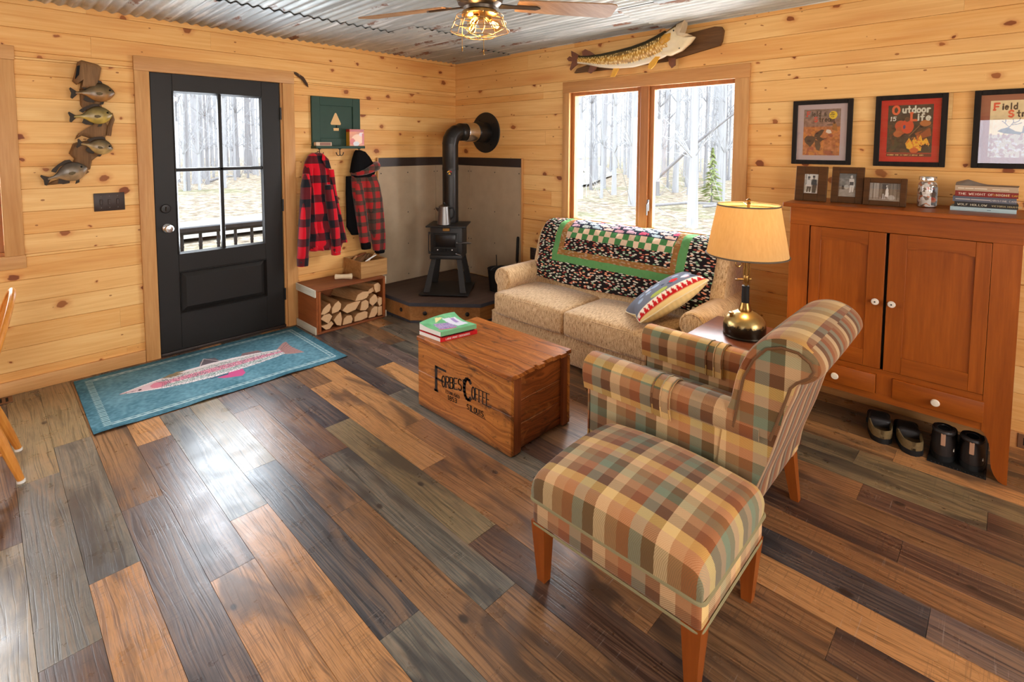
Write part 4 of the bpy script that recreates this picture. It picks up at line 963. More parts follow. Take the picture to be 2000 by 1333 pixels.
# ------------------------------------------------------------------ end table and lamp
def table():
    r=thing('end_table','dark reddish wooden end table under the brass lamp between sofa and cabinet','table',(-.96,-3.4,0))
    z=.57; x0,x1,y0,y1=-1.175,-.735,-3.62,-3.158
    m=MB(); m.rbox((x0,y0,z-.024),(x1,y1,z),.005,2); part('tabletop',m,M['tablewood'],r)
    m=MB(); m.rbox((x0+.02,y0+.02,z-.1),(x1-.02,y1-.02,z-.024),.003,1); part('apron',m,M['tablewood'],r)
    for x in (x0+.03,x1-.03):
        for y in (y0+.03,y1-.03):
            m=MB(); m.rbox((x-.018,y-.018,0),(x+.018,y+.018,z-.1),.003,1); part('leg',m,M['tablewood'],r)
    m=MB(); m.rbox((x0+.03,y0+.03,.16),(x1-.03,y1-.03,.175),.003,1); part('shelf',m,M['tablewood'],r)
table()
def lamp():
    X,Y,Z=-.955,-3.38,.57; c=(X,Y,Z)
    r=thing('table_lamp','brass lantern-base table lamp with glowing cream linen shade on end table','lamp',c)
    M['fount']=(lambda t:t.bsdf(t.mix(t.n('ShaderNodeMapRange',{0:t.math('ADD',t.sep(t.obj())[2],t.math('MULTIPLY',t.noise(t.obj(),60,4),.05)),1:.085,2:.1,3:0,4:1}),lin((52,44,34)),lin((176,150,96))),.3,.85,.5))(NT('worn_brass_fount'))
    m=MB(); m.lathe([(.001,0),(.098,0),(.101,.006),(.098,.012),(.101,.03),(.101,.055),(.096,.078),(.084,.098),(.062,.115),(.045,.124),(.034,.129),(.001,.13)],c,40); part('fount',m,M['fount'],r,label='worn dark and gold brass fount')
    m=MB(); m.lathe([(.03,.124),(.031,.135),(.026,.15),(.022,.165),(.02,.172),(.001,.172)],c,24); part('collar',m,M['brass'],r)
    m=MB(); m.lathe([(.001,.165),(.018,.167),(.0185,.2),(.017,.24),(.0185,.258),(.001,.26)],c,20); part('handle',m,M['rubber'],r,label='black grip')
    m=MB(); m.tube([(X,Y,Z+.255),(X,Y,Z+.69)],.0075,10); m.tube([(X+.012,Y-.012,Z+.16),(X+.012,Y-.012,Z+.44)],.004,8); part('stem',m,M['brass'],r)
    m=MB(); m.lathe([(.001,.275),(.013,.275),(.016,.29),(.013,.31),(.001,.312)],c,16); m.tube([(X-.035,Y+.03,Z+.292),(X+.02,Y-.018,Z+.292)],.006,8); m.lathe([(.001,.0),(.011,0),(.011,.006),(.001,.006)],(X-.035,Y+.03,Z+.288),12); part('valve',m,M['brass'],r); m=MB(); m.lathe([(.001,.40),(.012,.402),(.01,.42),(.001,.42)],c,14); part('upper_collar',m,M['brass'],r)
    m=MB(); q=Vector((.7,-.7,0)); o=Vector((X-.018,Y+.018,Z+.372)); m.tube([o+q*(-.014)+Vector((0,0,0))+q*.016*math.cos(2*PI*k/18)+Vector((0,0,.016*math.sin(2*PI*k/18))) for k in range(18)],.0028,6,closed=True); m.tube([(X-.008,Y+.008,Z+.37),(X-.008,Y+.008,Z+.29)],.003,6); part('ring_pull',m,M['brass'],r)
    m=MB(); m.lathe([(.001,.12),(.008,.12),(.008,.135),(.012,.137),(.012,.145),(.001,.146)],(X-.06,Y+.045,Z-.02),10); part('filler_cap',m,M['brass'],r)
    # shade: thin translucent linen
    t=NT('linen_shade'); nz=t.noise(t.mapping(t.obj(),(90,90,14)),1,3); col=t.mix(nz,lin((224,188,128)),lin((244,216,160)))
    d=t.n('ShaderNodeBsdfDiffuse',{0:col,1:.5}); tl=t.n('ShaderNodeBsdfTranslucent',{0:t.mix(nz,lin((236,206,140)),lin((252,228,170)))}); mx=t.n('ShaderNodeMixShader',{0:.5,1:d,2:tl}); t.t.links.new(mx,t.out.inputs[0]); M['shade']=t.m
    m=MB(); z0,z1,r0,r1=.415,.675,.192,.145; n=48; rings=[]
    prof=[(r0,z0),(r1,z1),(r1-.0015,z1),(r0-.0015,z0),(r0,z0)]
    for R_,zz in prof: rings.append([(X+R_*math.cos(2*PI*k/n),Y+R_*math.sin(2*PI*k/n),Z+zz) for k in range(n)])
    m.loft(rings,cap=False); sh=part('lamp_shade',m,M['shade'],r,label='cream linen shade glowing from within')
    for R_,zz,w in ((r0+.001,z0+.004,.004),(r1+.001,z1-.004,.0035)):
        tm=MB(); tm.tube([(X+R_*math.cos(2*PI*k/n),Y+R_*math.sin(2*PI*k/n),Z+zz) for k in range(n)],w,6,closed=True)
        part('shade_trim',tm,bpy.data.materials.get('shade_trim') or plain('shade_trim',(96,84,70),.8),sh,label='dark trim')
    sp=MB()
    for k in range(3):
        a=2*PI*k/3+.5; sp.tube([(X,Y,Z+.668),(X+r1*math.cos(a),Y+r1*math.sin(a),Z+.67)],.002,5)
    part('spider',sp,M['brass'],sh)
    f=MB(); f.lathe([(.001,.675),(.012,.677),(.008,.688),(.012,.698),(.001,.706)],c,12); part('finial',f,M['brass'],r)
    b=MB(); b.lathe([(.001,.50),(.012,.5),(.014,.52),(.03,.555),(.031,.575),(.02,.6),(.001,.61)],c,16); part('bulb',b,emit('lamp_bulb',(1,.76,.45),10),r)
    l=bpy.data.lights.new('table_lamp_light','POINT'); l.energy=28; l.color=(1,.72,.37); l.shadow_soft_size=.04; o=bpy.data.objects.new('table_lamp_light',l); COL.objects.link(o); o.location=(X,Y,Z+.56)
    return r
lamp()
# ------------------------------------------------------------------ coffee chest
def chest():
    x0,x1,y0,y1,z0,z1=-1.905,-1.43,-2.635,-1.88,0,.42
    r=thing('coffee_chest','old stained wooden coffee shipping chest with black stencilled lettering used as table','chest',((x0+x1)/2,(y0+y1)/2,0))
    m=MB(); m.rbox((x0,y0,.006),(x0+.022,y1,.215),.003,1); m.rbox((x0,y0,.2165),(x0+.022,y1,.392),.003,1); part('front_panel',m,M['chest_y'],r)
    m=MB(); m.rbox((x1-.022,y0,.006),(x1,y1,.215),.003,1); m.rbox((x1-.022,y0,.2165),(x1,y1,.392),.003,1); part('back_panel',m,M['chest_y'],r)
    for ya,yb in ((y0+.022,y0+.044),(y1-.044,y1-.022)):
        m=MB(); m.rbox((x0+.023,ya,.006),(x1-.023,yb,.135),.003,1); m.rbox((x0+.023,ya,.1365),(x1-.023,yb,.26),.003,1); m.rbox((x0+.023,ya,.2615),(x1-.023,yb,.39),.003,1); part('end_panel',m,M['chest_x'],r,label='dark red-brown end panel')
    for ya,yb in ((y0,y0+.021),(y1-.021,y1)):
        for xa,xb in ((x0+.023,x0+.075),(x1-.06,x1-.023)):
            m=MB(); m.rbox((xa,ya,.004),(xb,yb,.39),.003,1); part('corner_batten',m,M['chest_z'],r,label='dark upright batten')
    m=MB(); m.box((x0+.022,y0+.044,.006),(x1-.022,y1-.044,.02)); part('bottom',m,M['chest_y'],r)
    m=MB(); xs=[x0-.006,x0+.168,x0+.325,x1+.004]; e=[0,.012,.004]
    for k,(a,b) in enumerate(zip(xs[:-1],xs[1:])): m.rbox((a,y0-.008+e[k],.397),(b-.0004,y1+.006,.42),.0015,1)
    for a,b,dy in ((xs[0]+.03,xs[0]+.09,.004),(xs[1]+.02,xs[1]+.07,.007),(xs[2]+.05,xs[2]+.1,.006)): m.rbox((a,y0-.008-dy,.399),(b,y0+.02,.4195),.001,1)
    part('lid',m,M['chest_top'],r)
    m=MB(); m.rbox((x0-.004,y0-.002,.3925),(x0+.03,y1+.004,.3972),.0015,1); part('lid_rail',m,M['chest_z'],r)
    ink=plain('black_stencil_ink',(38,28,24),.7); t=MB(); n=(-1,0,0); b=(0,0,1); X=x0-.0004
    def tx(s,y,z,h,th,wr,sl=0,sp=.35): stroke_text(t,s,(X,y,z),(0,-1,sl),b,n,h,th,wr,True,.0007,sp)
    tx('F',-2.05,.148,.138,.02,.62); tx("ORBES'",-2.102,.188,.062,.0078,.44,.2,.28); tx('C',-2.29,.188,.115,.019,.52); tx('OFFEE.',-2.350,.206,.066,.0066,.34,.03,.24)
    tx('ESTABLISHED',-2.136,.164,.016,.0026,.52,.06,.34); tx('1853',-2.152,.130,.025,.005,.66,.1); tx('ST',-2.312,.137,.026,.005,.6,.05,.25); tx('LOUIS.',-2.347,.136,.027,.005,.58,.05,.35)
    t.box((X-.0007,-2.455,.132),(X,-2.335,.135)); part('lettering',t,ink,r,smooth=False,label='black stencilled lettering')
chest()
# two puzzle books on the chest
def pbooks():
    def frame(z):
        A=Vector((-1.872,-2.052,z)); a=Vector((.235,-.045,0)); b=Vector((-.012,.185,0)); return A,a,b
    z=.4205
    r=thing('red_crossword_book','red large print crossword book beneath the green puzzle book on the chest','book',(-1.872,-2.052,z))
    A,a,b=frame(z); n=Vector((0,0,1))
    m=MB(); m.prism([(0,0),(1,0),(1,1),(0,1)],A+a*.0,a,b,n*.022); part('pages',m,M['white'],r,smooth=False)
    m=MB(); m.prism([(-.01,-.02),(1.01,-.02),(1.01,.01),(-.01,.01)],A,a,b,n*.022); m.prism([(-.01,-.01),(1.01,-.01),(1.01,1.01),(-.01,1.01)],A+n*.0222,a,b,n*.001); sp_=part('cover',m,plain('red_cover',(196,30,36),.45),r,smooth=False)
    t=MB(); an=a.normalized(); stroke_text(t,'LARGE PRINT CROSSWORDS',A-b*.021+an*.03+n*.006,an,n,-b.normalized(),.010,.0016,.55,False,.0004,.4); part('spine_lettering',t,M['white'],r,smooth=False,label='white spine lettering')
    c=MB(); 
    for k in range(22): 
        p=A+a*(.04+.042*k)-b*.006+n*.024; c.tube([p+b*(.02*math.cos(q))+n*(.007*math.sin(q)) for q in [PI*i/6 for i in range(7)]],.0013,5)
    part('spiral_binding',c,M['rubber'],r)
    z2=z+.031
    r=thing('green_puzzle_book','curling green word search book on top of the red book on the chest','book',(-1.872,-2.052,z2))
    A=Vector((-1.872,-2.05,z2)); 
    ras=Ras(64,46,(112,184,132)); ras.a+=ras.noise(14,4,4)[...,None]
    ras.poly([(.12,.18),(.55,.12),(.62,.6),(.22,.72)],(186,160,196)); ras.put(ras.inpoly([(.12,.18),(.55,.12),(.62,.6),(.22,.72)])&(ras.rs.rand(46,64)>.6),(120,110,170)); ras.line([(.1,.22),(.3,.14),(.5,.12)],.025,(222,60,120)); ras.poly([(.62,.2),(.93,.24),(.9,.8),(.55,.85)],(222,222,236)); ras.poly([(.74,.5),(.84,.5),(.84,.8),(.74,.78)],(164,140,196)); ras.poly([(.3,.74),(.6,.9),(.4,.95)],(226,220,160))
    def top(u,v): 
        lift=.03*max(0,v-.45)**2*4*(.35+u*(1.6-u)); return A+a*u+b*v+n*(.026+lift)
    mb=MB(); mb.grid(top,63,45); c=np.clip(ras.a,0,255)/255.; c=np.where(c<=.04045,c/12.92,((c+.055)/1.055)**2.4).reshape(-1,3)
    o=part('front_cover',mb,M['vgloss'],r,ang=80,label='green printed cover'); cattr(o,c)
    m=MB(); rings=[]
    for i in range(13):
        u=i/12; rings.append([A+a*u,A+a*u+b*.98]+[top(u,v)-n*.0012 for v in (.98,.85,.7,.55,.3,0)])
    m.loft(rings); part('pages',m,M['white'],r,smooth=False)
    m=MB(); m.prism([(0,-.012),(1,-.012),(1,.0),(0,.0)],A,a,b,n*.026); part('spine',m,plain('green_spine',(116,176,130),.5),r,smooth=False)
pbooks()
# ------------------------------------------------------------------ plaid armchair
def uv_pl(co,n):
    a=[abs(n.x),abs(n.y),abs(n.z)]
    if a[2]>=max(a[0],a[1]): return (co.y,co.x*1.0)
    if a[0]>=a[1]: return (co.y, (-1 if n.x>0 else 1)*co.z*1.0)
    return (co.x,co.z)
def uv_arm(xs):
    def f(co,n): return (co.y, co.z if abs(n.x)>.6 else .02+co.z*.3-(co.x)*.9)
    return f
def armchair():
    r=thing('plaid_armchair','tan and brown plaid scroll-back armchair with wooden legs between chest and cabinet','armchair',(-1.525,-3.4,0))
    pl=M['plaid']; x0,x1=-1.83,-1.22
    m=MB(); m.rbox((x0+.012,-3.69,.215),(x1-.012,-3.05,.34),.012,2); o=part('seat_base',m,pl,r); uvfn(o,uv_pl)
    m=MB(); lo,hi=(x0+.115,-3.66,.33),(x1-.115,-3.03,.425); cushion(m,lo,hi,.035,(0,.01,.03)); o=part('seat_cushion',m,pl,r); uvfn(o,uv_pl)
    for s,xo in ((1,x0),(-1,x1)):
        X=lambda d: xo+s*d
        m=MB(); m.rbox((X(.008),-3.715,.22),(X(.10),-3.0315,.53),.012,2); o=part('arm_panel',m,pl,r); uvfn(o,lambda co,n:(co.y,co.z) if abs(n.x)>.5 else (co.x,co.z))
        # padded roll along the top
        prof=[(0.0,.512),(-.012,.53),(-.013,.56),(-.004,.587),(.02,.604),(.055,.61),(.09,.602),(.108,.58),(.112,.55),(.106,.52),(.09,.505),(.02,.503)]
        rings=[]
        for y,sc in ((-3.018,.80),(-3.020,.92),(-3.03,.99),(-3.06,1.),(-3.2,1.),(-3.4,1.),(-3.6,1.),(-3.74,1.)):
            rings.append([(X(.05+(p[0]-.05)*sc),y,.556+(p[1]-.556)*sc) for p in prof])
        m=MB(); m.loft(rings); o=part('arm_roll',m,pl,r,ang=60); uvfn(o,uv_arm(xo))
        # slip cover on the front half of the arm
        pc=[(-.004,.47),(-.012,.50),(-.019,.53),(-.019,.562),(-.009,.592),(.018,.61),(.055,.6165),(.092,.608),(.113,.584),(.1175,.55),(.112,.50),(.108,.47)]
        rings=[[(X(p[0]),y,p[1]) for p in pc] for y in (-3.013,-3.1,-3.2,-3.3,-3.42)]
        ins=[[(X(.05+(p[0]-.05)*.965),y,.55+(p[1]-.55)*.975) for p in pc] for y in (-3.42,-3.3,-3.2,-3.1,-3.013)]
        m=MB(); m.loft(rings+ins+[rings[0]],cap=False,close=False); o=part('arm_cover',m,pl,r,ang=60); uvfn(o,lambda co,n:(co.y+.03,co.z+.02 if abs(n.x)>.6 else .04+co.z*.3-(co.x)*.9))
        m=MB()
        for y in (-3.345,-3.38,-3.415): m.tube([(X(p[0]),y,p[1]) for p in pc],.0035,5)
        h=part('hem_fold',m,pl,o); uvfn(h,lambda co,n:(co.y,co.z))
        fp=[(.008,.512),(-.010,.516),(-.014,.56),(-.004,.588),(.02,.605),(.055,.611),(.09,.603),(.108,.58),(.112,.55),(.104,.515),(.098,.512),(.098,.24),(.008,.24)]
        m=MB(); m.prism(fp,(X(0),-3.025,0),(s,0,0),(0,0,1),(0,-.006,0)); o=part('arm_front',m,pl,r,smooth=False); uvfn(o,lambda co,n:(co.x,co.z))
    # scroll back
    BP=[(-3.60,.36),(-3.615,.52),(-3.632,.62),(-3.655,.74),(-3.69,.825),(-3.74,.885),(-3.80,.908),(-3.86,.902),(-3.905,.873),(-3.925,.832),(-3.912,.795),(-3.88,.768),(-3.853,.752),(-3.838,.70),(-3.805,.60),(-3.77,.465),(-3.728,.33),(-3.705,.215),(-3.66,.215)]
    xs=[x0-.004,x0+.004,x0+.02,x0+.06,-1.525,x1-.06,x1-.02,x1-.004,x1+.004]; sc=[.93,.965,.99,1,1.012,1,.99,.965,.93]
    def cr_(P,kk=4):
        o=[]; N_=len(P)
        for i in range(N_-1):
            p0,p1,p2,p3=P[max(i-1,0)],P[i],P[i+1],P[min(i+2,N_-1)]
            for q in range(kk):
                f=q/kk; o.append(tuple(.5*((2*p1[d])+(p2[d]-p0[d])*f+(2*p0[d]-5*p1[d]+4*p2[d]-p3[d])*f*f+(3*p1[d]-p0[d]-3*p2[d]+p3[d])*f**3) for d in range(2)))
        return o+[P[-1]]
    BP=cr_(BP)
    m=MB(); rings=[]
    for x,k in zip(xs,sc):
        rings.append([(x,-3.79+(p[0]+3.79)*k if p[1]>.6 else p[0],.80+(p[1]-.80)*k if p[1]>.6 else p[1]) for p in BP])
    m.loft(rings); o=part('backrest',m,pl,r,ang=50); uvfn(o,lambda co,n:(co.y,co.z) if abs(n.x)>.7 else (co.x, co.z*.8-co.y*.6) if n.y>-.55 else (co.x*1.6,.55))
    # side facings with piping
    for s,xo in ((1,x0),(-1,x1)):
        fpts=[(-3.655,.545),(-3.668,.63),(-3.685,.735),(-3.715,.805),(-3.755,.855),(-3.80,.872),(-3.85,.868),(-3.885,.845),(-3.897,.82),(-3.885,.795),(-3.85,.768),(-3.832,.745),(-3.82,.70),(-3.792,.60),(-3.775,.545)]
        m=MB(); m.prism(fpts,(xo-s*.010,0,0),(0,1,0),(0,0,1),(s*.012,0,0)); o=part('side_facing',m,pl,r,smooth=False); uvfn(o,lambda co,n:(co.y,co.z+.03))
        w=MB(); w.tube([(xo-s*.010,p[0],p[1]) for p in fpts],.005,6); p_=part('piping',w,plain('brown_cord',(104,70,40),.8) if 'brown_cord' not in bpy.data.materials else bpy.data.materials['brown_cord'],o)
    for (ax,ay),(bx_,by) in (((x0+.035,-3.68),(x0+.018,-3.722)),((x1-.035,-3.68),(x1-.018,-3.712)),((x0+.05,-3.10),(x0+.045,-3.09)),((x1-.05,-3.10),(x1-.045,-3.09))):
        m=MB(); a,b=.026,.016; m.loft([[(ax+i*a,ay+j*a,.235) for i,j in ((-1,-1),(1,-1),(1,1),(-1,1))],[(bx_+i*b,by+j*b,0) for i,j in ((-1,-1),(1,-1),(1,1),(-1,1))]]); part('leg',m,M['cherry'],r,smooth=False)
armchair()
def ottoman():
    x0,x1,y0,y1=-2.365,-1.872,-3.775,-3.168
    r=thing('plaid_ottoman','tan and brown plaid padded ottoman with tapered wooden legs beside the armchair','ottoman',((x0+x1)/2,(y0+y1)/2,0))
    pl=M['plaid']; zt=.45
    def uvo(co,n):
        a=[abs(n.x),abs(n.y),abs(n.z)]
        if a[2]>.62: return (co.y,co.x)
        if a[0]>=a[1]: return (co.y,(-.22 if n.x<0 else .22)+(co.z-.36)*(1 if n.x<0 else -1))
        return ((-.28 if n.y<0 else .28)+(co.z-.36)*(1 if n.y<0 else -1),co.x)
    m=MB(); m.rbox((x0,y0,.212),(x1,y1,.302),.016,3); o=part('apron',m,pl,r); 
    cx,cy=(x0+x1)/2,(y0+y1)/2
    def uvw(co,n):
        c=(co.x,co.y,co.z)  # local to root
        a=[abs(n.x),abs(n.y),abs(n.z)]
        if a[2]>max(a[0],a[1]): return (c[1],c[0])
        if a[0]>=a[1]: return (c[1],c[0]+(c[2]-.40)*(1 if n.x<0 else -1))
        return (c[1]+(c[2]-.40)*(1 if n.y<0 else -1),c[0])
    uvfn(o,uvw)
    # domed pad: smooth superellipse surface with arc-length style pattern coordinates
    NU,NV=44,52; mb=MB(); uvs=[]
    hx,hy=(x1-x0)/2+.008,(y1-y0)/2+.008
    for j in range(NV+1):
        for i in range(NU+1):
            a=-1+2*i/NU; b=-1+2*j/NV
            def prof(t):   # t in [-1,1] -> (position 0..1, height 0..1)
                s=abs(t); flat=.80
                if s<flat: return (t*1.06, 1-.16*(s/flat)**2)
                q=(s-flat)/(1-flat); an=q*PI/2*1.12
                return (math.copysign(flat*1.06+(1-flat*1.06)*math.sin(min(an,PI/2))-.03*max(0,an-PI/2),t), .84*(.42+.58*max(0,math.cos(min(an,PI/2)))) if an<PI/2 else .84*.42*(1-q)/(1-1/1.12))
            pa,ha=prof(a); pb,hb=prof(b)
            rr=max(0,(abs(a)**6)*(abs(b)**6)); k=1-.035*rr
            z=.298+(zt-.298)*min(ha,1)*min(hb,1)/1.0
            mb.v.append((cx+hx*pa*k,cy+hy*pb*k,z)); uvs.append((b*(hy+.055),a*(hx+.055)))
    for j in range(NV):
        for i in range(NU):
            mb.f.append([j*(NU+1)+i,j*(NU+1)+i+1,(j+1)*(NU+1)+i+1,(j+1)*(NU+1)+i]); mb.m.append(0)
    o=part('cushion',mb,pl,r,ang=80); lay=o.data.uv_layers.new(name='UVMap')
    for p in o.data.polygons:
        for li in p.loop_indices: lay.data[li].uv=uvs[o.data.loops[li].vertex_index]
    def rr_(off,z,rad=.02):
        q=[]
        for (sx,sy,a0) in ((1,1,0),(-1,1,90),(-1,-1,180),(1,-1,270)):
            for k in range(5):
                an=math.radians(a0+22.5*k); q.append((cx+sx*(hx+off-rad)+rad*math.cos(an),cy+sy*(hy+off-rad)+rad*math.sin(an),z))
        return q
    wm=plain('sage_welt',(140,128,92),.85)
    w=MB(); w.tube(rr_(-.003,.302),.006,6,closed=True); part('welt',w,wm,r,label='sage green piping')
    w=MB(); w.tube(rr_(-.008,.214),.0045,6,closed=True); part('welt',w,wm,r,label='sage green piping')
    for sx in (-1,1):
        for sy in (-1,1):
            ax,ay=cx+sx*(hx-.036),cy+sy*(hy-.036); a=.029; b=.0165; bx_,by=cx+sx*(hx-.04),cy+sy*(hy-.04)
            m=MB(); m.loft([[(ax+i*a,ay+j*a,.22) for i,j in ((-1,-1),(1,-1),(1,1),(-1,1))],[(bx_+i*b,by+j*b,0) for i,j in ((-1,-1),(1,-1),(1,1),(-1,1))]]); part('leg',m,M['cherry'],r,smooth=False)
ottoman()
# ------------------------------------------------------------------ cabinet
def cabinet():
    r=thing('pine_cabinet','tall reddish-brown wooden jelly cupboard with two doors and two drawers by the right wall','cabinet',(-.25,-3.9,0))
    xf,xb=-.46,-.03; y0,y1=-4.366,-3.44; cz,cy=M['cab_z'],M['cab_y']
    m=MB(); m.rbox((xf-.026,y0-.034,1.199),(xb+.008,y1+.036,1.222),.003,1); part('top',m,cy,r)
    m=MB(); m.rbox((xf-.002,y0-.002,1.102),(xf+.02,y1+.002,1.199),.002,1); part('frieze',m,cy,r)
    # stiles with scroll-cut feet
    R_=[(-4.27,1.102),(-4.366,1.102),(-4.366,0),(-4.352,0),(-4.338,.006),(-4.322,.03),(-4.311,.06),(-4.306,.10),(-4.304,.14),(-4.299,.17),(-4.29,.198),(-4.278,.216),(-4.27,.222)]
    m=MB(); m.prism(R_,(xf,0,0),(0,1,0),(0,0,1),(.02,0,0)); part('stile',m,cz,r,smooth=False)
    L_=[(-7.806-p[0],p[1]) for p in R_]
    m=MB(); m.prism(L_,(xf,0,0),(0,1,0),(0,0,1),(.02,0,0)); part('stile',m,cz,r,smooth=False)
    m=MB(); m.rbox((xf+.002,-4.27,.222),(xf+.02,-3.536,.262),.001,1); m.rbox((xf+.002,-4.27,.362),(xf+.02,-3.536,.39),.001,1); part('rail',m,cy,r)
    m=MB(); m.rbox((xf+.002,-3.937,.262),(xf+.02,-3.867,.362),.001,1); part('drawer_divider',m,cz,r)
    for ya,yb in ((y0,y0+.018),(y1-.018,y1)):
        m=MB(); m.prism([(xf+.021,1.199),(xb,1.199),(xb,0),(xb-.05,0),(xb-.08,.14),(xb-.12,.2),(xf+.13,.2),(xf+.09,.14),(xf+.06,0),(xf+.021,0)],(0,ya,0),(1,0,0),(0,0,1),(0,yb-ya,0)); part('side_panel',m,cz,r,smooth=False)
    bk=plain('pale_green_backboard',(176,168,142),.8,0,.2,0,0,.14,9)
    m=MB(); 
    for k in range(9): m.rbox((xb-.012,y0+.02+.0985*k,.075),(xb,y0+.02+.0985*k+.0965,1.198),.002,1)
    part('back_board',m,bk,r,label='pale painted beadboard back')
    m=MB(); m.box((xf+.021,y0+.019,.232),(xb-.013,y1-.019,.244)); part('floor_board',m,cy,r)
    # doors
    for ya,yb,pa,pb,kn in ((-3.880,-3.542,-3.806,-3.594,-3.850),(-4.268,-3.893,-4.214,-3.965,-3.918)):
        z0,z1=.392,1.10; x=xf-.003
        m=MB(); m.rbox((x,ya,z0),(x+.02,pa,z1),.002,1); m.rbox((x,pb,z0),(x+.02,yb,z1),.002,1); d=part('door',m,cz,r)
        m=MB(); 
        arch=[(pa,z1),(pb,z1),(pb,1.03),(pb-.02,1.031),(pb-.03,1.037),((pa+pb)/2,1.041),(pa+.03,1.037),(pa+.02,1.031),(pa,1.03)]
        m.prism(arch,(x,0,0),(0,1,0),(0,0,1),(.02,0,0)); part('door_rail',m,cy,d,smooth=False); m=MB(); m.rbox((x,pa,z0),(x+.02,pb,.476),.001,1); part('door_rail',m,cy,d,smooth=False)
        m=MB(); m.box((x+.0085,pa-.005,.47),(x+.015,pb+.005,1.045)); part('door_panel',m,cz,d,smooth=False)
        k=MB(); xfm=Matrix.Translation((x,kn,.746))@Matrix.Rotation(-PI/2,4,'Y'); k.lathe([(.001,0),(.008,0),(.007,.012),(.014,.018),(.017,.024),(.015,.03),(.001,.032)],(0,0,0),18,0,xfm); kb=part('knob',k,M['porcelain'],d,label='white porcelain knob')
        k=MB(); k.ball((x-.0325,kn,.746),(.0015,.004,.004),8,4); part('screw',k,M['iron'],d)
    for ya,yb,kn in ((-3.866,-3.535,-3.692),(-4.276,-3.936,-4.106)):
        m=MB(); m.rbox((xf-.014,ya,.262),(xf+.012,yb,.362),.004,2); d=part('drawer',m,M['cab_y'],r)
        k=MB(); xfm=Matrix.Translation((xf-.014,kn,.307))@Matrix.Rotation(-PI/2,4,'Y'); k.lathe([(.001,0),(.008,0),(.007,.01),(.015,.016),(.018,.022),(.015,.028),(.001,.03)],(0,0,0),18,0,xfm); part('knob',k,M['porcelain'],d,label='white porcelain knob')
cabinet()
# ------------------------------------------------------------------ windsor chair at the left edge
def windsor():
    w=M['oakchair']; r=thing('windsor_chair','golden bow-back wooden chair cut off at the left edge of the room','chair',(-3.87,-1.0,0))
    m=MB(); m.rbox((-4.07,-1.2,.42),(-3.69,-.8,.452),.012,3); part('seat',m,w,r)
    for (ax,ay),(bx_,by) in (((-3.73,-1.12),(-3.612,-1.172)),((-3.73,-.88),(-3.606,-.828)),((-4.02,-1.12),(-4.1,-1.172)),((-4.02,-.88),(-4.1,-.828))):
        m=MB(); a,b=Vector((ax,ay,.425)),Vector((bx_,by,.012)); m.tube([a,a.lerp(b,.2),a.lerp(b,.5),a.lerp(b,.8),b],[.013,.016,.02,.018,.0135],10); l=part('leg',m,w,r)
        m=MB(); m.lathe([(.001,0),(.0155,0),(.0155,.012),(.001,.013)],(bx_,by,0),12); part('foot_glide',m,M['white'],l,label='pale foot glide')
    m=MB(); m.tube([(-3.65,-1.155,.15),(-4.07,-1.155,.15)],[.009,.009],8); m.tube([(-3.65,-.845,.15),(-4.07,-.845,.15)],.009,8); m.tube([(-3.86,-1.155,.15),(-3.86,-.845,.15)],.009,8); part('stretcher',m,w,r)
    bow=[]; 
    for k in range(17):
        a=PI*k/16; yy=-1.0-.19*math.cos(a); h=math.sin(a)**.55; bow.append((-3.715+.118*h,yy,.452+.40*h))
    m=MB(); m.tube(bow,.0125,10); part('bow',m,w,r)
    for k in range(5):
        y=-1.0+(-2+k)*.055; h=.40*(1-((y+1.0)/.19)**2)**.27; m=MB(); m.tube([(-3.712,y,.45),(-3.715+.118*(h/.40),y*1.0,.452+h)],.006,7); part('spindle',m,w,r)
windsor()
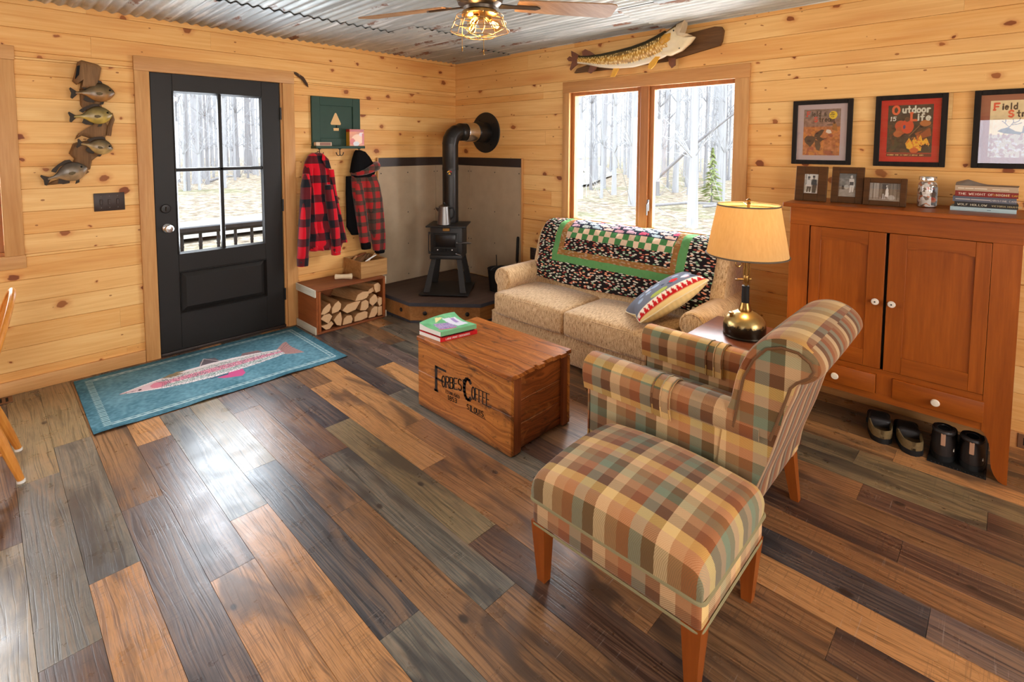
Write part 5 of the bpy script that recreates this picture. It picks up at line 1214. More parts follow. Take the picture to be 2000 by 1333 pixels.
# ------------------------------------------------------------------ door mat with printed trout
def doormat():
    x0,x1,y0,y1=-3.312,-1.846,-.945,-.06; W,D=x1-x0,y1-y0
    nw,nh=330,200; ras=Ras(nw,nh,(92,134,148)); px=lambda x:(x-x0)/W; py=lambda y:(y-y0)/D
    ras.a+=ras.noise(16,3,3)[...,None]*np.array([.9,1.,1.])+ras.noise(14,24,24)[...,None]
    vig=np.minimum(np.minimum(ras.X,1-ras.X)*W,np.minimum(ras.Y,1-ras.Y)*D); ras.a-=(np.clip(.16-vig,0,.16)/.16*26)[...,None]
    bc=(206,222,220); asp=D/W
    def P(pts): return [(px(a),py(b)) for a,b in pts]
    for k,(m,tt) in enumerate(((.06,.0016),(.085,.0014),(.105,.0011))):
        q=[(x0+m,y0+m),(x1-m,y0+m),(x1-m,y1-m),(x0+m,y1-m),(x0+m,y0+m)]; ras.line(P(q),tt,bc,.8,asp)
    dash=((ras.X*W+ras.Y*D)*22%1)<.5; band=(vig>.062)&(vig<.084)&dash; ras.put(band,(150,178,180),.7)
    lb=(ras.X*W>.05)&(ras.X*W<.085)&(ras.Y*D>.05)&(ras.Y*D<D-.05); ras.put(lb,(140,176,182),.8); ras.put(lb&(((ras.Y*D*42)%1)<.45),(52,82,92),.75)
    top=[(-3.133,-.484),(-3.05,-.455),(-2.97,-.43),(-2.90,-.412),(-2.75,-.385),(-2.6,-.378),(-2.45,-.388),(-2.3,-.42),(-2.17,-.462),(-2.149,-.47)]
    bot=[(-2.149,-.572),(-2.2,-.59),(-2.35,-.618),(-2.5,-.632),(-2.65,-.632),(-2.8,-.612),(-2.9,-.588),(-3.0,-.55),(-3.07,-.52),(-3.133,-.494)]
    body=top+bot
    fin=(120,100,100)
    ras.poly(P([(-2.66,-.385),(-2.64,-.31),(-2.605,-.262),(-2.54,-.30),(-2.53,-.382)]),(108,98,104)); ras.poly(P([(-2.40,-.40),(-2.37,-.352),(-2.27,-.375),(-2.25,-.43)]),(140,110,112)); ras.line(P([(-2.66,-.385),(-2.605,-.262),(-2.53,-.382)]),.002,(206,190,190),1,asp)
    ras.poly(P([(-2.66,-.62),(-2.60,-.70),(-2.5,-.745),(-2.47,-.71),(-2.46,-.62)]),(196,84,132)); ras.poly(P([(-2.70,-.62),(-2.66,-.66),(-2.56,-.66),(-2.55,-.62)]),(66,96,116))
    ras.poly(P([(-2.17,-.468),(-2.075,-.36),(-2.047,-.352),(-2.06,-.47),(-2.05,-.56),(-2.035,-.652),(-2.1,-.625),(-2.17,-.572)]),(172,132,126))
    for k in range(7): ras.line(P([(-2.15,-.49-.01*k),(-2.055,-.38-.042*k)]),.0014,(120,84,84),.8,asp)
    ras.poly(P(body),(232,222,222))
    m=ras.inpoly(P(body)); yy=(ras.Y*D+y0); mid=np.interp(ras.X*W+x0,[-3.13,-2.9,-2.6,-2.3,-2.15],[-.488,-.498,-.506,-.512,-.52]); half=np.interp(ras.X*W+x0,[-3.13,-2.9,-2.6,-2.3,-2.15],[.01,.09,.127,.1,.055])
    t=(yy-mid)/half
    ras.put(m&(t>.25)&(t<.8),(196,192,186),.7); ras.put(m&(abs(t+.02)<.3),(222,124,148),.85); ras.put(m&(t<-.35)&(t>-.8),(176,190,184),.8)
    sp=ras.rs.rand(nh,nw); ras.put(m&(sp>.70)&(t<.7)&((ras.X*W+x0)>-2.9),(70,90,92),.75); ras.put(m&(sp<.10),(240,226,226),.8)
    ras.poly(P([(-3.1,-.482),(-3.02,-.466),(-2.93,-.44),(-2.915,-.56),(-3.0,-.54),(-3.08,-.51)]),(214,186,190)); ras.ell(px(-2.93),py(-.505),.03,.055,(214,120,140),.8); ras.ell(px(-3.03),py(-.505),.007,.012,(60,50,54))
    for k in range(4): ras.line(P([(-2.93+.012*k,-.44),(-2.905+.012*k,-.5),(-2.925+.012*k,-.57)]),.0013,(110,92,104),.8,asp)
    ras.line(P([(-3.13,-.49),(-3.05,-.50)]),.002,(70,60,66),.8,asp); ras.poly(P([(-2.86,-.41),(-2.80,-.37),(-2.74,-.386),(-2.79,-.40)]),(150,128,96)); ras.poly(P([(-2.90,-.42),(-2.84,-.38),(-2.76,-.42),(-2.82,-.44)]),(138,120,92))
    def surf(u,v):
        ripple=.006*max(0,math.sin(u*19+.6))*max(0,1-v*9)
        return (x0+u*W+(1-v)*-.006, y0+v*D+.012*(1-u)*(1-v), .0055+ripple)
    mb=MB(); mb.grid(surf,nw-1,nh-1); c=np.clip(ras.a,0,255)/255.; c=np.where(c<=.04045,c/12.92,((c+.055)/1.055)**2.4).reshape(-1,3)
    r=thing('door_mat','teal door mat printed with a pink speckled trout in front of the entry door','door mat',((x0+x1)/2,(y0+y1)/2,0))
    o=part('mat_face',mb,M['vcloth'],r,ang=80); cattr(o,c)
    m=MB(); m.grid(lambda u,v:(lambda p:(p[0],p[1],p[2]-.003))(surf(u,v)),60,20); ring=[surf(i/60,0) for i in range(61)]; m.grid(lambda u,v:(lambda p:(p[0],p[1],p[2]-.003*(1-v)))(surf(u,0)),60,1); part('rubber_backing',m,M['rubber'],r)
doormat()
# ------------------------------------------------------------------ wood stove, pipe and kettle
SC=Vector((-.56,-.555,0)); XF=Matrix.Translation(SC)@Matrix.Rotation(math.radians(-50.3),4,'Z')   # local -Y faces the room
def stove():
    r=thing('wood_stove','small black cast iron wood stove with splayed legs standing on the hearth platform','stove',(SC.x,SC.y,.1805))
    bk=M['blackmat']
    m=MB(); m.rbox((-.225,-.305,.193),(.225,.175,.203),.002,1,0,XF)
    for x in (-.17,.17):
        for y in (-.26,.13): m.lathe([(.001,.1806),(.01,.1806),(.01,.193),(.001,.193)],(x,y,0),8,0,XF)
    part('base_plate',m,bk,r)
    for sx in (-1,1):
        for yt,yb in ((-.135,-.225),(.10,.135)):
            a=[(sx*.118-.022,yt-.012),(sx*.118+.022,yt-.012),(sx*.118+.022,yt+.012),(sx*.118-.022,yt+.012)]; b=[(sx*.168-.027,yb-.014),(sx*.168+.027,yb-.014),(sx*.168+.027,yb+.014),(sx*.168-.027,yb+.014)]
            m=MB(); m.loft([[(p[0],p[1],.495) for p in a],[(p[0],p[1],.203) for p in b]],0,True,True,XF); part('leg',m,bk,r,smooth=False)
    m=MB(); m.rbox((-.148,-.155,.49),(.148,.135,.79),.006,2,0,XF); part('firebox',m,bk,r)
    m=MB(); m.rbox((-.185,-.19,.79),(.185,.16,.803),.004,2,0,XF); part('top_plate',m,bk,r)
    m=MB(); m.rbox((-.152,-.172,.493),(.152,-.15,.53),.006,2,0,XF); part('ash_lip',m,bk,r)
    m=MB(); m.rbox((-.12,-.172,.56),(.112,-.155,.735),.006,2,0,XF); d=part('door',m,bk,r)
    m=MB(); m.rbox((-.098,-.176,.61),(.09,-.17,.722),.004,2,0,XF); gl=NT('stove_glass'); gl.bsdf(lin((16,10,9)),.28,0,.3); part('window_glass',m,gl.m,d,label='dark reflective glass')
    m=MB(); m.tube([(-.108,-.176,.602),(.10,-.176,.602),(.10,-.176,.73),(-.108,-.176,.73)],.006,6,0,XF,True); part('window_rim',m,bk,d)
    m=MB()
    for x in (-.045,-.02,.005,.03): m.box((x-.008,-.178,.57),(x+.008,-.171,.594),0,XF)
    part('air_slots',m,M['dark'],d,smooth=False)
    for x,z in ((-.075,.583),(.06,.583),(.105,.65)):
        k=MB(); k.ball(XF@Vector((x,-.18,z)),(.009,.009,.009),10,6); part('knob',k,M['chrome'],d,label='small bright knob')
    k=MB(); k.tube([(.09,-.19,.562),(.105,-.22,.558),(.135,-.235,.552),(.155,-.24,.55)],[.006,.009,.011,.006],8,0,XF); part('handle',k,M['steel'],d,label='coiled silver handle')
    k=MB(); k.tube([(.105,-.185,.65),(.16,-.19,.652)],.005,8,0,XF); k.tube([(.16,-.19,.652),(.19,-.192,.655),(.215,-.194,.655),(.24,-.196,.655)],[.006,.01,.01,.004],8,0,XF); part('latch_handle',k,M['steel'],d,label='silver spring handle')
    for z in (.555,.735):
        k=MB(); k.tube([(-.155,-.165,z-.012),(-.155,-.165,z+.012)],.007,8,0,XF); k.box((-.155,-.17,z-.004),(-.12,-.16,z+.004),0,XF); part('hinge',k,bk,d)
    k=MB(); k.tube([(-.16,-.168,.545),(-.16,-.168,.745)],.004,6,0,XF); part('hinge_pin',k,bk,d)
    k=MB(); k.rbox((-.03,-.165,.755),(.035,-.154,.782),.002,1,0,XF); part('nameplate',k,M['brass'],r,label='small brass nameplate')
stove()
def pipe():
    s=-.475; r=thing('stove_pipe','matte black stove pipe rising from the stove and elbowing into the wall thimble','stove pipe',(s,s,.803)); b=M['blacksatin']
    m=MB(); m.lathe([(.0765,.803),(.0775,.81),(.0765,.84),(.0765,1.30),(.079,1.302),(.079,1.33),(.0765,1.335),(.0765,1.555),(.07,1.555)],(s,s,0),32); part('pipe_section',m,b,r)
    m=MB(); pts=[]; R_=.115
    for k in range(5):
        a=PI/2*k/4; pts.append((s+R_*(1-math.cos(a)),s,1.555+R_*math.sin(a)))
    rings=[]
    for k,p in enumerate(pts):
        a=PI/2*k/4; t=Vector((math.sin(a),0,math.cos(a))); u=Vector((-math.cos(a),0,math.sin(a))); v=Vector((0,1,0)); 
        rings.append([Vector(p)+(u*math.cos(2*PI*j/28)+v*math.sin(2*PI*j/28))*.0785 for j in range(28)])
    m.loft(rings); part('elbow',m,b,r,ang=9)
    def hx(prof,n=32): 
        mm=MB(); mm.lathe(prof,(0,0,0),n,0,Matrix.Translation((0,s,1.672))@Matrix.Rotation(-PI/2,4,'Y')); return mm
    m=hx([(.02,.365),(.082,.365),(.086,.355),(.086,.30),(.082,.295),(.02,.295)]); part('adapter_ring',m,b,r)
    m=hx([(.02,.297),(.092,.297),(.094,.29),(.094,.15),(.02,.15)]); part('chrome_sleeve',m,M['chrome'],r,label='polished steel sleeve')
    m=hx([(.02,.155),(.101,.155),(.104,.15),(.104,.012),(.02,.012)]); part('thimble_collar',m,b,r)
    m=hx([(.02,.0005),(.205,.0005),(.207,.006),(.203,.011),(.108,.012),(.02,.012)],48); part('wall_flange',m,M['blackmat'],r)
    for k in range(4):
        a=2*PI*k/4+.6; kb=MB(); kb.lathe([(.001,.01),(.007,.01),(.005,.018),(.001,.019)],(math.cos(a)*.15,math.sin(a)*.15,0),8,0,Matrix.Translation((0,s,1.672))@Matrix.Rotation(-PI/2,4,'Y')); part('screw',kb,b,r)
    # round thermometer magnet on the pipe
    t=Vector((-.72,-.70,0)).normalized(); q=t.to_track_quat('Z','Y').to_matrix().to_4x4(); X=Matrix.Translation(Vector((s,s,1.278))+t*.0765)@q
    th=thing('pipe_thermometer','small round thermometer magnet with red and yellow dial on the stove pipe','thermometer',(s+t.x*.077,s+t.y*.077,1.278))
    m=MB(); m.lathe([(.001,0),(.027,0),(.027,.004),(.001,.004)],(0,0,0),28,0,X); part('dial',m,M['blackmat'],th)
    yl,rd=plain('dial_yellow',(226,170,50),.5),plain('dial_red',(186,44,30),.5)
    for a0,a1,mm,nm in ((200,270,yl,'yellow_zone'),(275,340,rd,'red_zone')):
        m=MB(); pp=[(.024*math.cos(math.radians(-a)),.024*math.sin(math.radians(-a))) for a in [a0+(a1-a0)*k/8 for k in range(9)]]+[(.015*math.cos(math.radians(-a)),.015*math.sin(math.radians(-a))) for a in [a1-(a1-a0)*k/8 for k in range(9)]]
        m.prism(pp,(0,0,.0042),(1,0,0),(0,1,0),(0,0,.0006),0,X); part(nm,m,mm,th,smooth=False)
    m=MB(); m.prism([(-.012,-.012),(.012,-.012),(.004,.0),(0,.012),(-.005,0)],(0,0,.0042),(1,0,0),(0,1,0),(0,0,.0007),0,X); part('flame_mark',m,yl,th,smooth=False)
pipe()
def kettle():
    c=XF@Vector((-.035,-.075,.8035)); r=thing('coffee_percolator','tapered stainless steel coffee percolator on top of the wood stove','coffee pot',tuple(c))
    m=MB(); m.lathe([(.001,0),(.063,0),(.066,.004),(.064,.02),(.056,.09),(.050,.15),(.048,.163),(.001,.163)],c,32); part('body',m,M['steel'],r)
    m=MB(); m.lathe([(.001,.163),(.05,.163),(.049,.17),(.035,.182),(.014,.19),(.001,.191)],c,28); l=part('lid',m,M['steel'],r); k=MB(); k.lathe([(.001,.19),(.009,.19),(.011,.2),(.007,.209),(.001,.21)],c,14); part('lid_knob',k,M['rubber'],l)
    d=Vector((-.74,.67,0)).normalized(); m=MB(); p=Vector(c)
    m.loft([[p+d*.044+Vector((0,0,.108))]*1*6 if False else [p+d*.045+Vector((-d.y*w,d.x*w,z)) for w,z in ((-.018,.155),(.018,.155),(.012,.12),(0,.105),(-.012,.12),(-.015,.14))],[p+d*.078+Vector((-d.y*w,d.x*w,z)) for w,z in ((-.008,.162),(.008,.162),(.005,.153),(0,.15),(-.005,.153),(-.006,.157))]]); part('spout',m,M['steel'],r)
    h=-d; m=MB(); m.tube([p+h*.05+Vector((0,0,.15)),p+h*.085+Vector((0,0,.155)),p+h*.1+Vector((0,0,.12)),p+h*.09+Vector((0,0,.07)),p+h*.06+Vector((0,0,.045))],.009,8); part('handle',m,M['rubber'],r)
kettle()
def bucket():
    c=(-.27,-.93,.1806); r=thing('ash_bucket','dark metal ash bucket on the hearth behind the left sofa arm','bucket',c)
    m=MB(); m.lathe([(.001,0),(.085,0),(.105,.2),(.109,.205),(.105,.208),(.1,.2),(.081,.006),(.001,.006)],c,28); part('pail',m,M['iron'],r)
    m=MB(); m.tube([(c[0]+.105*math.cos(a),c[1],c[2]+.2+.03*math.sin(a)) for a in [PI*k/12 for k in range(13)]],.003,6); part('bail_handle',m,M['steel'],r)
    m=MB(); a,b=Vector((c[0]-.03,c[1]-.02,c[2]+.01)),Vector((c[0]-.02,c[1]+.012,c[2]+.335)); m.tube([a,b],.0045,8); m2=MB(); m2.rbox((c[0]-.07,c[1]-.05,c[2]+.007),(c[0]+.0,c[1]+.01,c[2]+.014),.002,1)
    s=thing('ash_shovel','thin handled ash shovel standing in the bucket by the hearth','shovel',tuple(a)); part('shaft',m,M['iron'],s); part('blade',m2,M['iron'],s)
    a,b=Vector((-.115,-1.01,.182)),Vector((-.03,-.955,.66)); s=thing('fireplace_poker','long black flat poker leaning on the cement board beside the outlet','poker',tuple(a))
    m=MB(); d=(b-a); m.tube([a,a+d*.55],.006,8); part('shaft',m,M['iron'],s); m=MB(); m.tube([a+d*.5,a+d*.52,a+d*.97,b],[.008,.014,.014,.009],8); part('grip',m,M['rubber'],s)
bucket()
# ------------------------------------------------------------------ firewood crate, logs, kindling box
def crate():
    x0,x1,y0,y1,z1=-1.822,-1.15,-.385,-.03,.372; t=.017
    r=thing('firewood_crate','reddish wooden crate on its side holding split firewood, with pale end cleats','crate',((x0+x1)/2,(y0+y1)/2,0))
    m=MB(); m.rbox((x0+.012,y0,z1-t),(x1-.012,y1,z1),.003,1); part('top_board',m,M['crate_x'],r)
    m=MB(); m.rbox((x0+.012,y0,.0),(x1-.012,y1,t),.003,1); part('bottom_board',m,M['crate_x'],r)
    m=MB(); m.rbox((x0+.03,y1-.012,t+.0005),(x1-.03,y1,.185),.002,1); m.rbox((x0+.03,y1-.012,.187),(x1-.03,y1,z1-t-.0005),.002,1); part('back_board',m,M['crate_x'],r)
    for xa,xb in ((x0+.012,x0+.028),(x1-.028,x1-.012)):
        m=MB(); m.rbox((xa,y0+.002,t+.0005),(xb,y1-.013,z1-t-.0005),.002,1); part('end_board',m,M['crate_y'],r)
    for xa,xb in ((x0,x0+.0118),(x1-.0118,x1)):
        for za,zb in ((.002,.062),(z1-.062,z1-.002)):
            m=MB(); m.rbox((xa,y0+.002,za),(xb,y1-.002,zb),.002,1); part('end_cleat',m,M['palewood_y'],r,label='pale end cleat')
    m=MB(); m.rbox((x0+.0285,y0-.001,t+.001),(x0+.05,y0+.018,z1-t-.001),.002,1); part('front_post',m,M['crate_z'],r); m=MB(); m.rbox((x1-.037,y0-.001,t+.001),(x1-.0285,y0+.018,z1-t-.001),.002,1); part('front_post',m,M['crate_z'],r)
    # split logs: (pixel-like polygon in x,z) each its own thing
    def lg(poly,lab,ya=-.37,yb=-.075,sh=(0,0)):
        poly=[(a-.002,b+.004) for a,b in poly]
        q=random.Random(len(lab)*7); cx=sum(p[0] for p in poly)/len(poly); cz=sum(p[1] for p in poly)/len(poly)
        k=thing('split_log',lab,'firewood log',(cx,ya,cz),'split firewood in the crate')
        rings=[]
        for i in range(6):
            f=i/5; y=ya+.004+(yb-ya)*f; s=1-.03*math.sin(f*3); rings.append([(cx+(p[0]-cx)*s+sh[0]*f+q.uniform(-.002,.002),y,cz+(p[1]-cz)*s+sh[1]*f+q.uniform(-.002,.002)) for p in poly])
        m=MB(); m.loft(rings); part('split_wood',m,M['logside'],k,ang=50)
        # sawn end
        m=MB(); m.prism([(p[0],p[1]) for p in rings_to(poly,cx,cz,.985)],(0,ya,0),(1,0,0),(0,0,1),(0,.0045,0)); part('sawn_end',m,M['logend'],k,smooth=False)
    def rings_to(poly,cx,cz,s): return [(cx+(p[0]-cx)*s,cz+(p[1]-cz)*s) for p in poly]
    sx=.0017; ox=-1.83
    def C(*pts): return [(-1.775+(a-385)*.000642, .018+(1190-(b+ (a-385)*.226))*.000655) for a,b in pts]
    # coordinates read in the crate opening (left/bottom origin), listed left to right, top to bottom
    A=[([(-1.765,.155),(-1.735,.148),(-1.69,.165),(-1.675,.20),(-1.685,.232),(-1.71,.222),(-1.745,.195)],'left upper log with rounded bark top against left crate end'),
       ([(-1.668,.140),(-1.612,.146),(-1.588,.165),(-1.583,.205),(-1.607,.235),(-1.640,.218),(-1.665,.185)],'large blocky log second from left in the upper row'),
       ([(-1.768,.118),(-1.700,.062),(-1.665,.118),(-1.688,.145),(-1.74,.144)],'diamond-shaped log at the left middle of the pile'),
       ([(-1.765,.058),(-1.722,.018),(-1.690,.0185),(-1.655,.052),(-1.672,.078),(-1.715,.060)],'lowest left log sticking out of the crate'),
       ([(-1.655,.082),(-1.625,.032),(-1.588,.019),(-1.578,.075),(-1.588,.136),(-1.625,.112)],'wedge log on the floor of the crate second from left'),
       ([(-1.572,.0195),(-1.49,.0195),(-1.478,.05),(-1.49,.085),(-1.53,.092),(-1.562,.07)],'low half-round grey log near crate centre'),
       ([(-1.575,.145),(-1.53,.112),(-1.45,.125),(-1.40,.19),(-1.44,.195),(-1.53,.185)],'wide pinkish half-moon log in the centre of the pile'),
       ([(-1.462,.022),(-1.40,.0195),(-1.338,.03),(-1.334,.078),(-1.36,.092),(-1.432,.086),(-1.46,.06)],'five-sided pale log low at crate centre right'),
       ([(-1.405,.108),(-1.352,.098),(-1.325,.12),(-1.322,.165),(-1.35,.192),(-1.39,.18)],'grey half-round log right of the pile centre'),
       ([(-1.325,.022),(-1.262,.0195),(-1.235,.05),(-1.235,.105),(-1.262,.112),(-1.292,.095)],'rounded log with bark low on the right'),
       ([(-1.315,.152),(-1.282,.122),(-1.225,.158),(-1.246,.212),(-1.262,.222),(-1.31,.19)],'square grey log in the upper right of the pile'),
       ([(-1.228,.0195),(-1.188,.0195),(-1.187,.10),(-1.232,.10)],'squared orange log in lower right corner'),
       ([(-1.232,.14),(-1.214,.104),(-1.188,.115),(-1.187,.175),(-1.212,.185),(-1.235,.17)],'narrow golden log at right edge of the pile')]
    for p,l in A: lg(p,l)
    lg([(-1.455,.203),(-1.395,.198),(-1.345,.206),(-1.322,.228),(-1.33,.262),(-1.385,.268),(-1.43,.25)],'biggest cracked log on top of the pile centre',-.375,-.06,(-.06,.0))
    lg([(-1.318,.222),(-1.27,.228),(-1.236,.243),(-1.238,.28),(-1.29,.262)],'rounded log behind the big cracked log',-.33,-.06,(-.03,.0))
    lg([(-1.235,.226),(-1.192,.232),(-1.187,.285),(-1.21,.312),(-1.255,.302),(-1.25,.262)],'topmost long log at the right of the pile',-.35,-.06,(-.06,.0))
crate()
def kindling():
    x0,x1,y0,y1,z0,z1=-1.372,-1.104,-.33,-.028,.3725,.52; t=.014
    r=thing('kindling_box','small pale wooden box of kindling on top of the firewood crate','box',((x0+x1)/2,(y0+y1)/2,z0))
    for nm,a,b in (('front_board',(x0,y0,z0),(x1,y0+t,z1)),('back_board',(x0,y1-t,z0),(x1,y1,z1))): m=MB(); m.rbox(a,b,.002,1); part(nm,m,M['boxwood'],r)
    for a,b in (((x0,y0+t,z0),(x0+t,y1-t,z1)),((x1-t,y0+t,z0),(x1,y1-t,z1))): m=MB(); m.rbox(a,b,.002,1); part('end_board',m,M['boxwood'],r)
    m=MB(); m.box((x0+t,y0+t,z0),(x1-t,y1-t,z0+.01)); part('bottom_board',m,M['boxwood'],r)
    q=random.Random(2); labs=['pale peeled kindling stick leaning across the kindling box','dark bark strip in the kindling box','thin forked pale twig in the kindling box','short brown kindling split in the box corner','flat birch bark curl in the kindling box','long reddish kindling split along the box back']
    P=[((-1.30,-.27,.50),(-1.17,-.25,.545),.007,'white'),((-1.34,-.23,.49),(-1.20,-.13,.535),.012,'bark'),((-1.28,-.29,.50),(-1.14,-.19,.55),.004,'logend'),((-1.34,-.12,.48),(-1.27,-.08,.525),.012,'logside'),((-1.25,-.20,.50),(-1.16,-.12,.53),.014,'bark'),((-1.33,-.07,.49),(-1.16,-.06,.535),.012,'crate_x')]
    for (a,b,w,mm),lab in zip(P,labs):
        a,b=Vector(a),Vector(b); m=MB(); md=a.lerp(b,.5)+Vector((0,0,.004)); m.tube([a,md,b],[w,w*1.05,w*.7],6); m.tube([a.lerp(b,-.0),Vector((a.x,a.y,.392))],[w*.9,w*.8],6); solo('kindling_stick',m,M[mm],lab,'kindling',tuple(a),'kindling in the box')
kindling()
def bone():
    c=Vector((-1.475,-.215,.3945)); d=Vector((.8,-.6,0)).normalized(); r=thing('dog_bone','hollow cream chew bone lying on top of the firewood crate','bone',(c.x,c.y,.3725))
    q=d.to_track_quat('Z','Y').to_matrix().to_4x4(); X=Matrix.Translation(c)@q
    m=MB(); m.lathe([(.018,-.075),(.024,-.07),(.021,-.03),(.0205,.0),(.022,.04),(.026,.06),(.025,.072),(.018,.074),(.014,.06),(.013,0),(.014,-.06),(.018,-.075)],(0,0,0),18,0,X,cap=False); part('shank',m,M['bone'],r)
    m=MB(); m.lathe([(.001,-.055),(.0135,-.055),(.0135,.05),(.001,.05)],(0,0,0),14,0,X); part('marrow',m,plain('marrow',(150,104,60),.8),r)
bone()
# ------------------------------------------------------------------ coat rack and jackets
def rack():
    x0,x1,z0,z1=-1.642,-1.176,1.535,1.964; g=M['green']
    r=thing('coat_rack','dark green wooden wall rack with tree cutout, shelf and black hooks','coat rack',((x0+x1)/2,0,z0))
    m=MB(); w=.075
    m.rbox((x0,-.024,z0),(x0+w,-.0005,z1),.002,1); m.rbox((x1-w,-.024,z0),(x1,-.0005,z1),.002,1); m.rbox((x0+w,-.024,z1-w),(x1-w,-.0005,z1),.002,1); m.rbox((x0+w,-.024,z0),(x1-w,-.0005,z0+w*.9),.002,1); part('frame',m,g,r)
    m=MB(); m.box((x0+w,-.012,z0+w*.9),(x1-w,-.0005,z1-w)); part('panel',m,g,r)
    m=MB(); m.rbox((x0-.004,-.10,1.511),(x1+.002,-.0005,1.5345),.003,2); part('shelf',m,g,r)
    cx=-1.415; m=MB(); pts=[(-.045,0),(-.05,.012),(-.008,.102),(0,.107),(.008,.102),(.05,.012),(.045,0)]; m.prism(pts,(cx,-.0125,1.722),(1,0,0),(0,0,1),(0,-.0012,0)); m.prism([(-.024,0),(.024,0),(.026,.024),(-.026,.024)],(cx+.003,-.0125,1.67),(1,0,0),(0,0,1),(0,-.0012,0)); part('tree_cutout',m,M['paletree'],r,smooth=False,label='pale pine tree shape')
    m=MB(); m.prism([(-.006,0),(.006,0),(.006,.03),(-.006,.03)],(cx+.006,-.0124,1.693),(1,0,0),(0,0,1),(0,-.001,0)); part('tree_stem',m,M['dark'],r,smooth=False)
    for x in (-1.592,-1.40,-1.208):
        m=MB(); m.lathe([(.001,1.511),(.013,1.511),(.012,1.505),(.004,1.503),(.004,1.45),(.001,1.448)],(x,-.05,0),12)
        for s in (-1,1): m.tube([(x,-.05,1.455),(x+s*.013,-.05,1.447),(x+s*.028,-.05,1.455),(x+s*.036,-.05,1.478)],[.0035,.0035,.0035,.0045],8)
        part('hook',m,M['iron'],r,label='black double hook')
rack()
def shelfitems():
    r=thing('matchbox','pale long matchbox lying at left of the green shelf','matchbox',(-1.565,-.06,1.5345)); m=MB(); m.rbox((-1.637,-.083,1.535),(-1.493,-.04,1.567),.001,1); part('sleeve',m,plain('match_sleeve',(214,188,160),.7),r)
    m=MB(); m.box((-1.603,-.0836,1.539),(-1.503,-.0829,1.563)); part('striker',m,plain('match_striker',(150,112,100),.9),r,smooth=False)
    r=thing('firestarter_box','red and yellow carton of fire starters at right end of green shelf','carton',(-1.245,-.055,1.5345))
    m=MB(); m.rbox((-1.325,-.09,1.535),(-1.178,-.03,1.685),.001,1); part('carton',m,plain('red_carton',(186,44,30),.45),r)
    ras=Ras(40,40,(214,120,56)); ras.a+=ras.noise(20,4,4)[...,None]; ras.poly([(.0,.85),(1,.85),(1,1),(0,1)],(176,30,24)); ras.ell(.55,.4,.4,.3,(240,190,150)); ras.ell(.2,.25,.18,.2,(196,60,34)); ras.ell(.45,.12,.2,.16,(206,204,206)); ras.ell(.8,.7,.16,.12,(230,206,206)); ras.rect(.86,.1,1,.75,(190,50,36))
    printed('front_print',ras,(-1.3245,-.0906,1.5355),(.146,0,0),(0,0,.149),r,M['vgloss'])
    m=MB(); m.box((-1.3256,-.0895,1.536),(-1.3249,-.031,1.66)); part('side_print',m,plain('yellow_side',(206,150,40),.5),r,smooth=False)
shelfitems()
def drape(name,levels,mat,parent,y0=-.022,folds=7,fd=.012,seed=1,n=44,yb=-.012,label=None,uvo=(0,0),skew=0):
    """hanging cloth: levels = (z, xl, xr, depth); closed section with vertical folds"""
    q=random.Random(seed); ph=q.uniform(0,6); rings=[]; us=[]
    lv=[]
    for a,b in zip(levels[:-1],levels[1:]):
        for k in range(4): lv.append(tuple(a[i]+(b[i]-a[i])*k/4 for i in range(4)))
    lv.append(levels[-1])
    zt=lv[0][0]
    for z,xl,xr,d in lv:
        c=(xl+xr)/2; h=(xr-xl)/2; g=min(1,(zt-z)/.25+.15); ring=[]
        for k in range(n):
            a=2*PI*k/n; ca,sa=math.cos(a),math.sin(a)
            x=c+h*math.copysign(abs(ca)**.8,ca); yy=y0-d*.5+d*.5*math.copysign(abs(sa)**.75,sa)
            if sa<0: yy-=fd*g*(math.sin(x*folds*6.283/.3+ph+z*3)+.5*math.sin(x*folds*14/.3+ph*2-z*5))*abs(sa)
            zz=z
            ring.append((x,min(yy,yb),zz))
        rings.append(ring)
    m=MB(); m.loft(rings); o=part(name,m,mat,parent,ang=70,label=label)
    uvfn(o,lambda co,nn:(co.x*1.12+uvo[0]+co.y*.8+skew*co.z,co.z+uvo[1])); return o
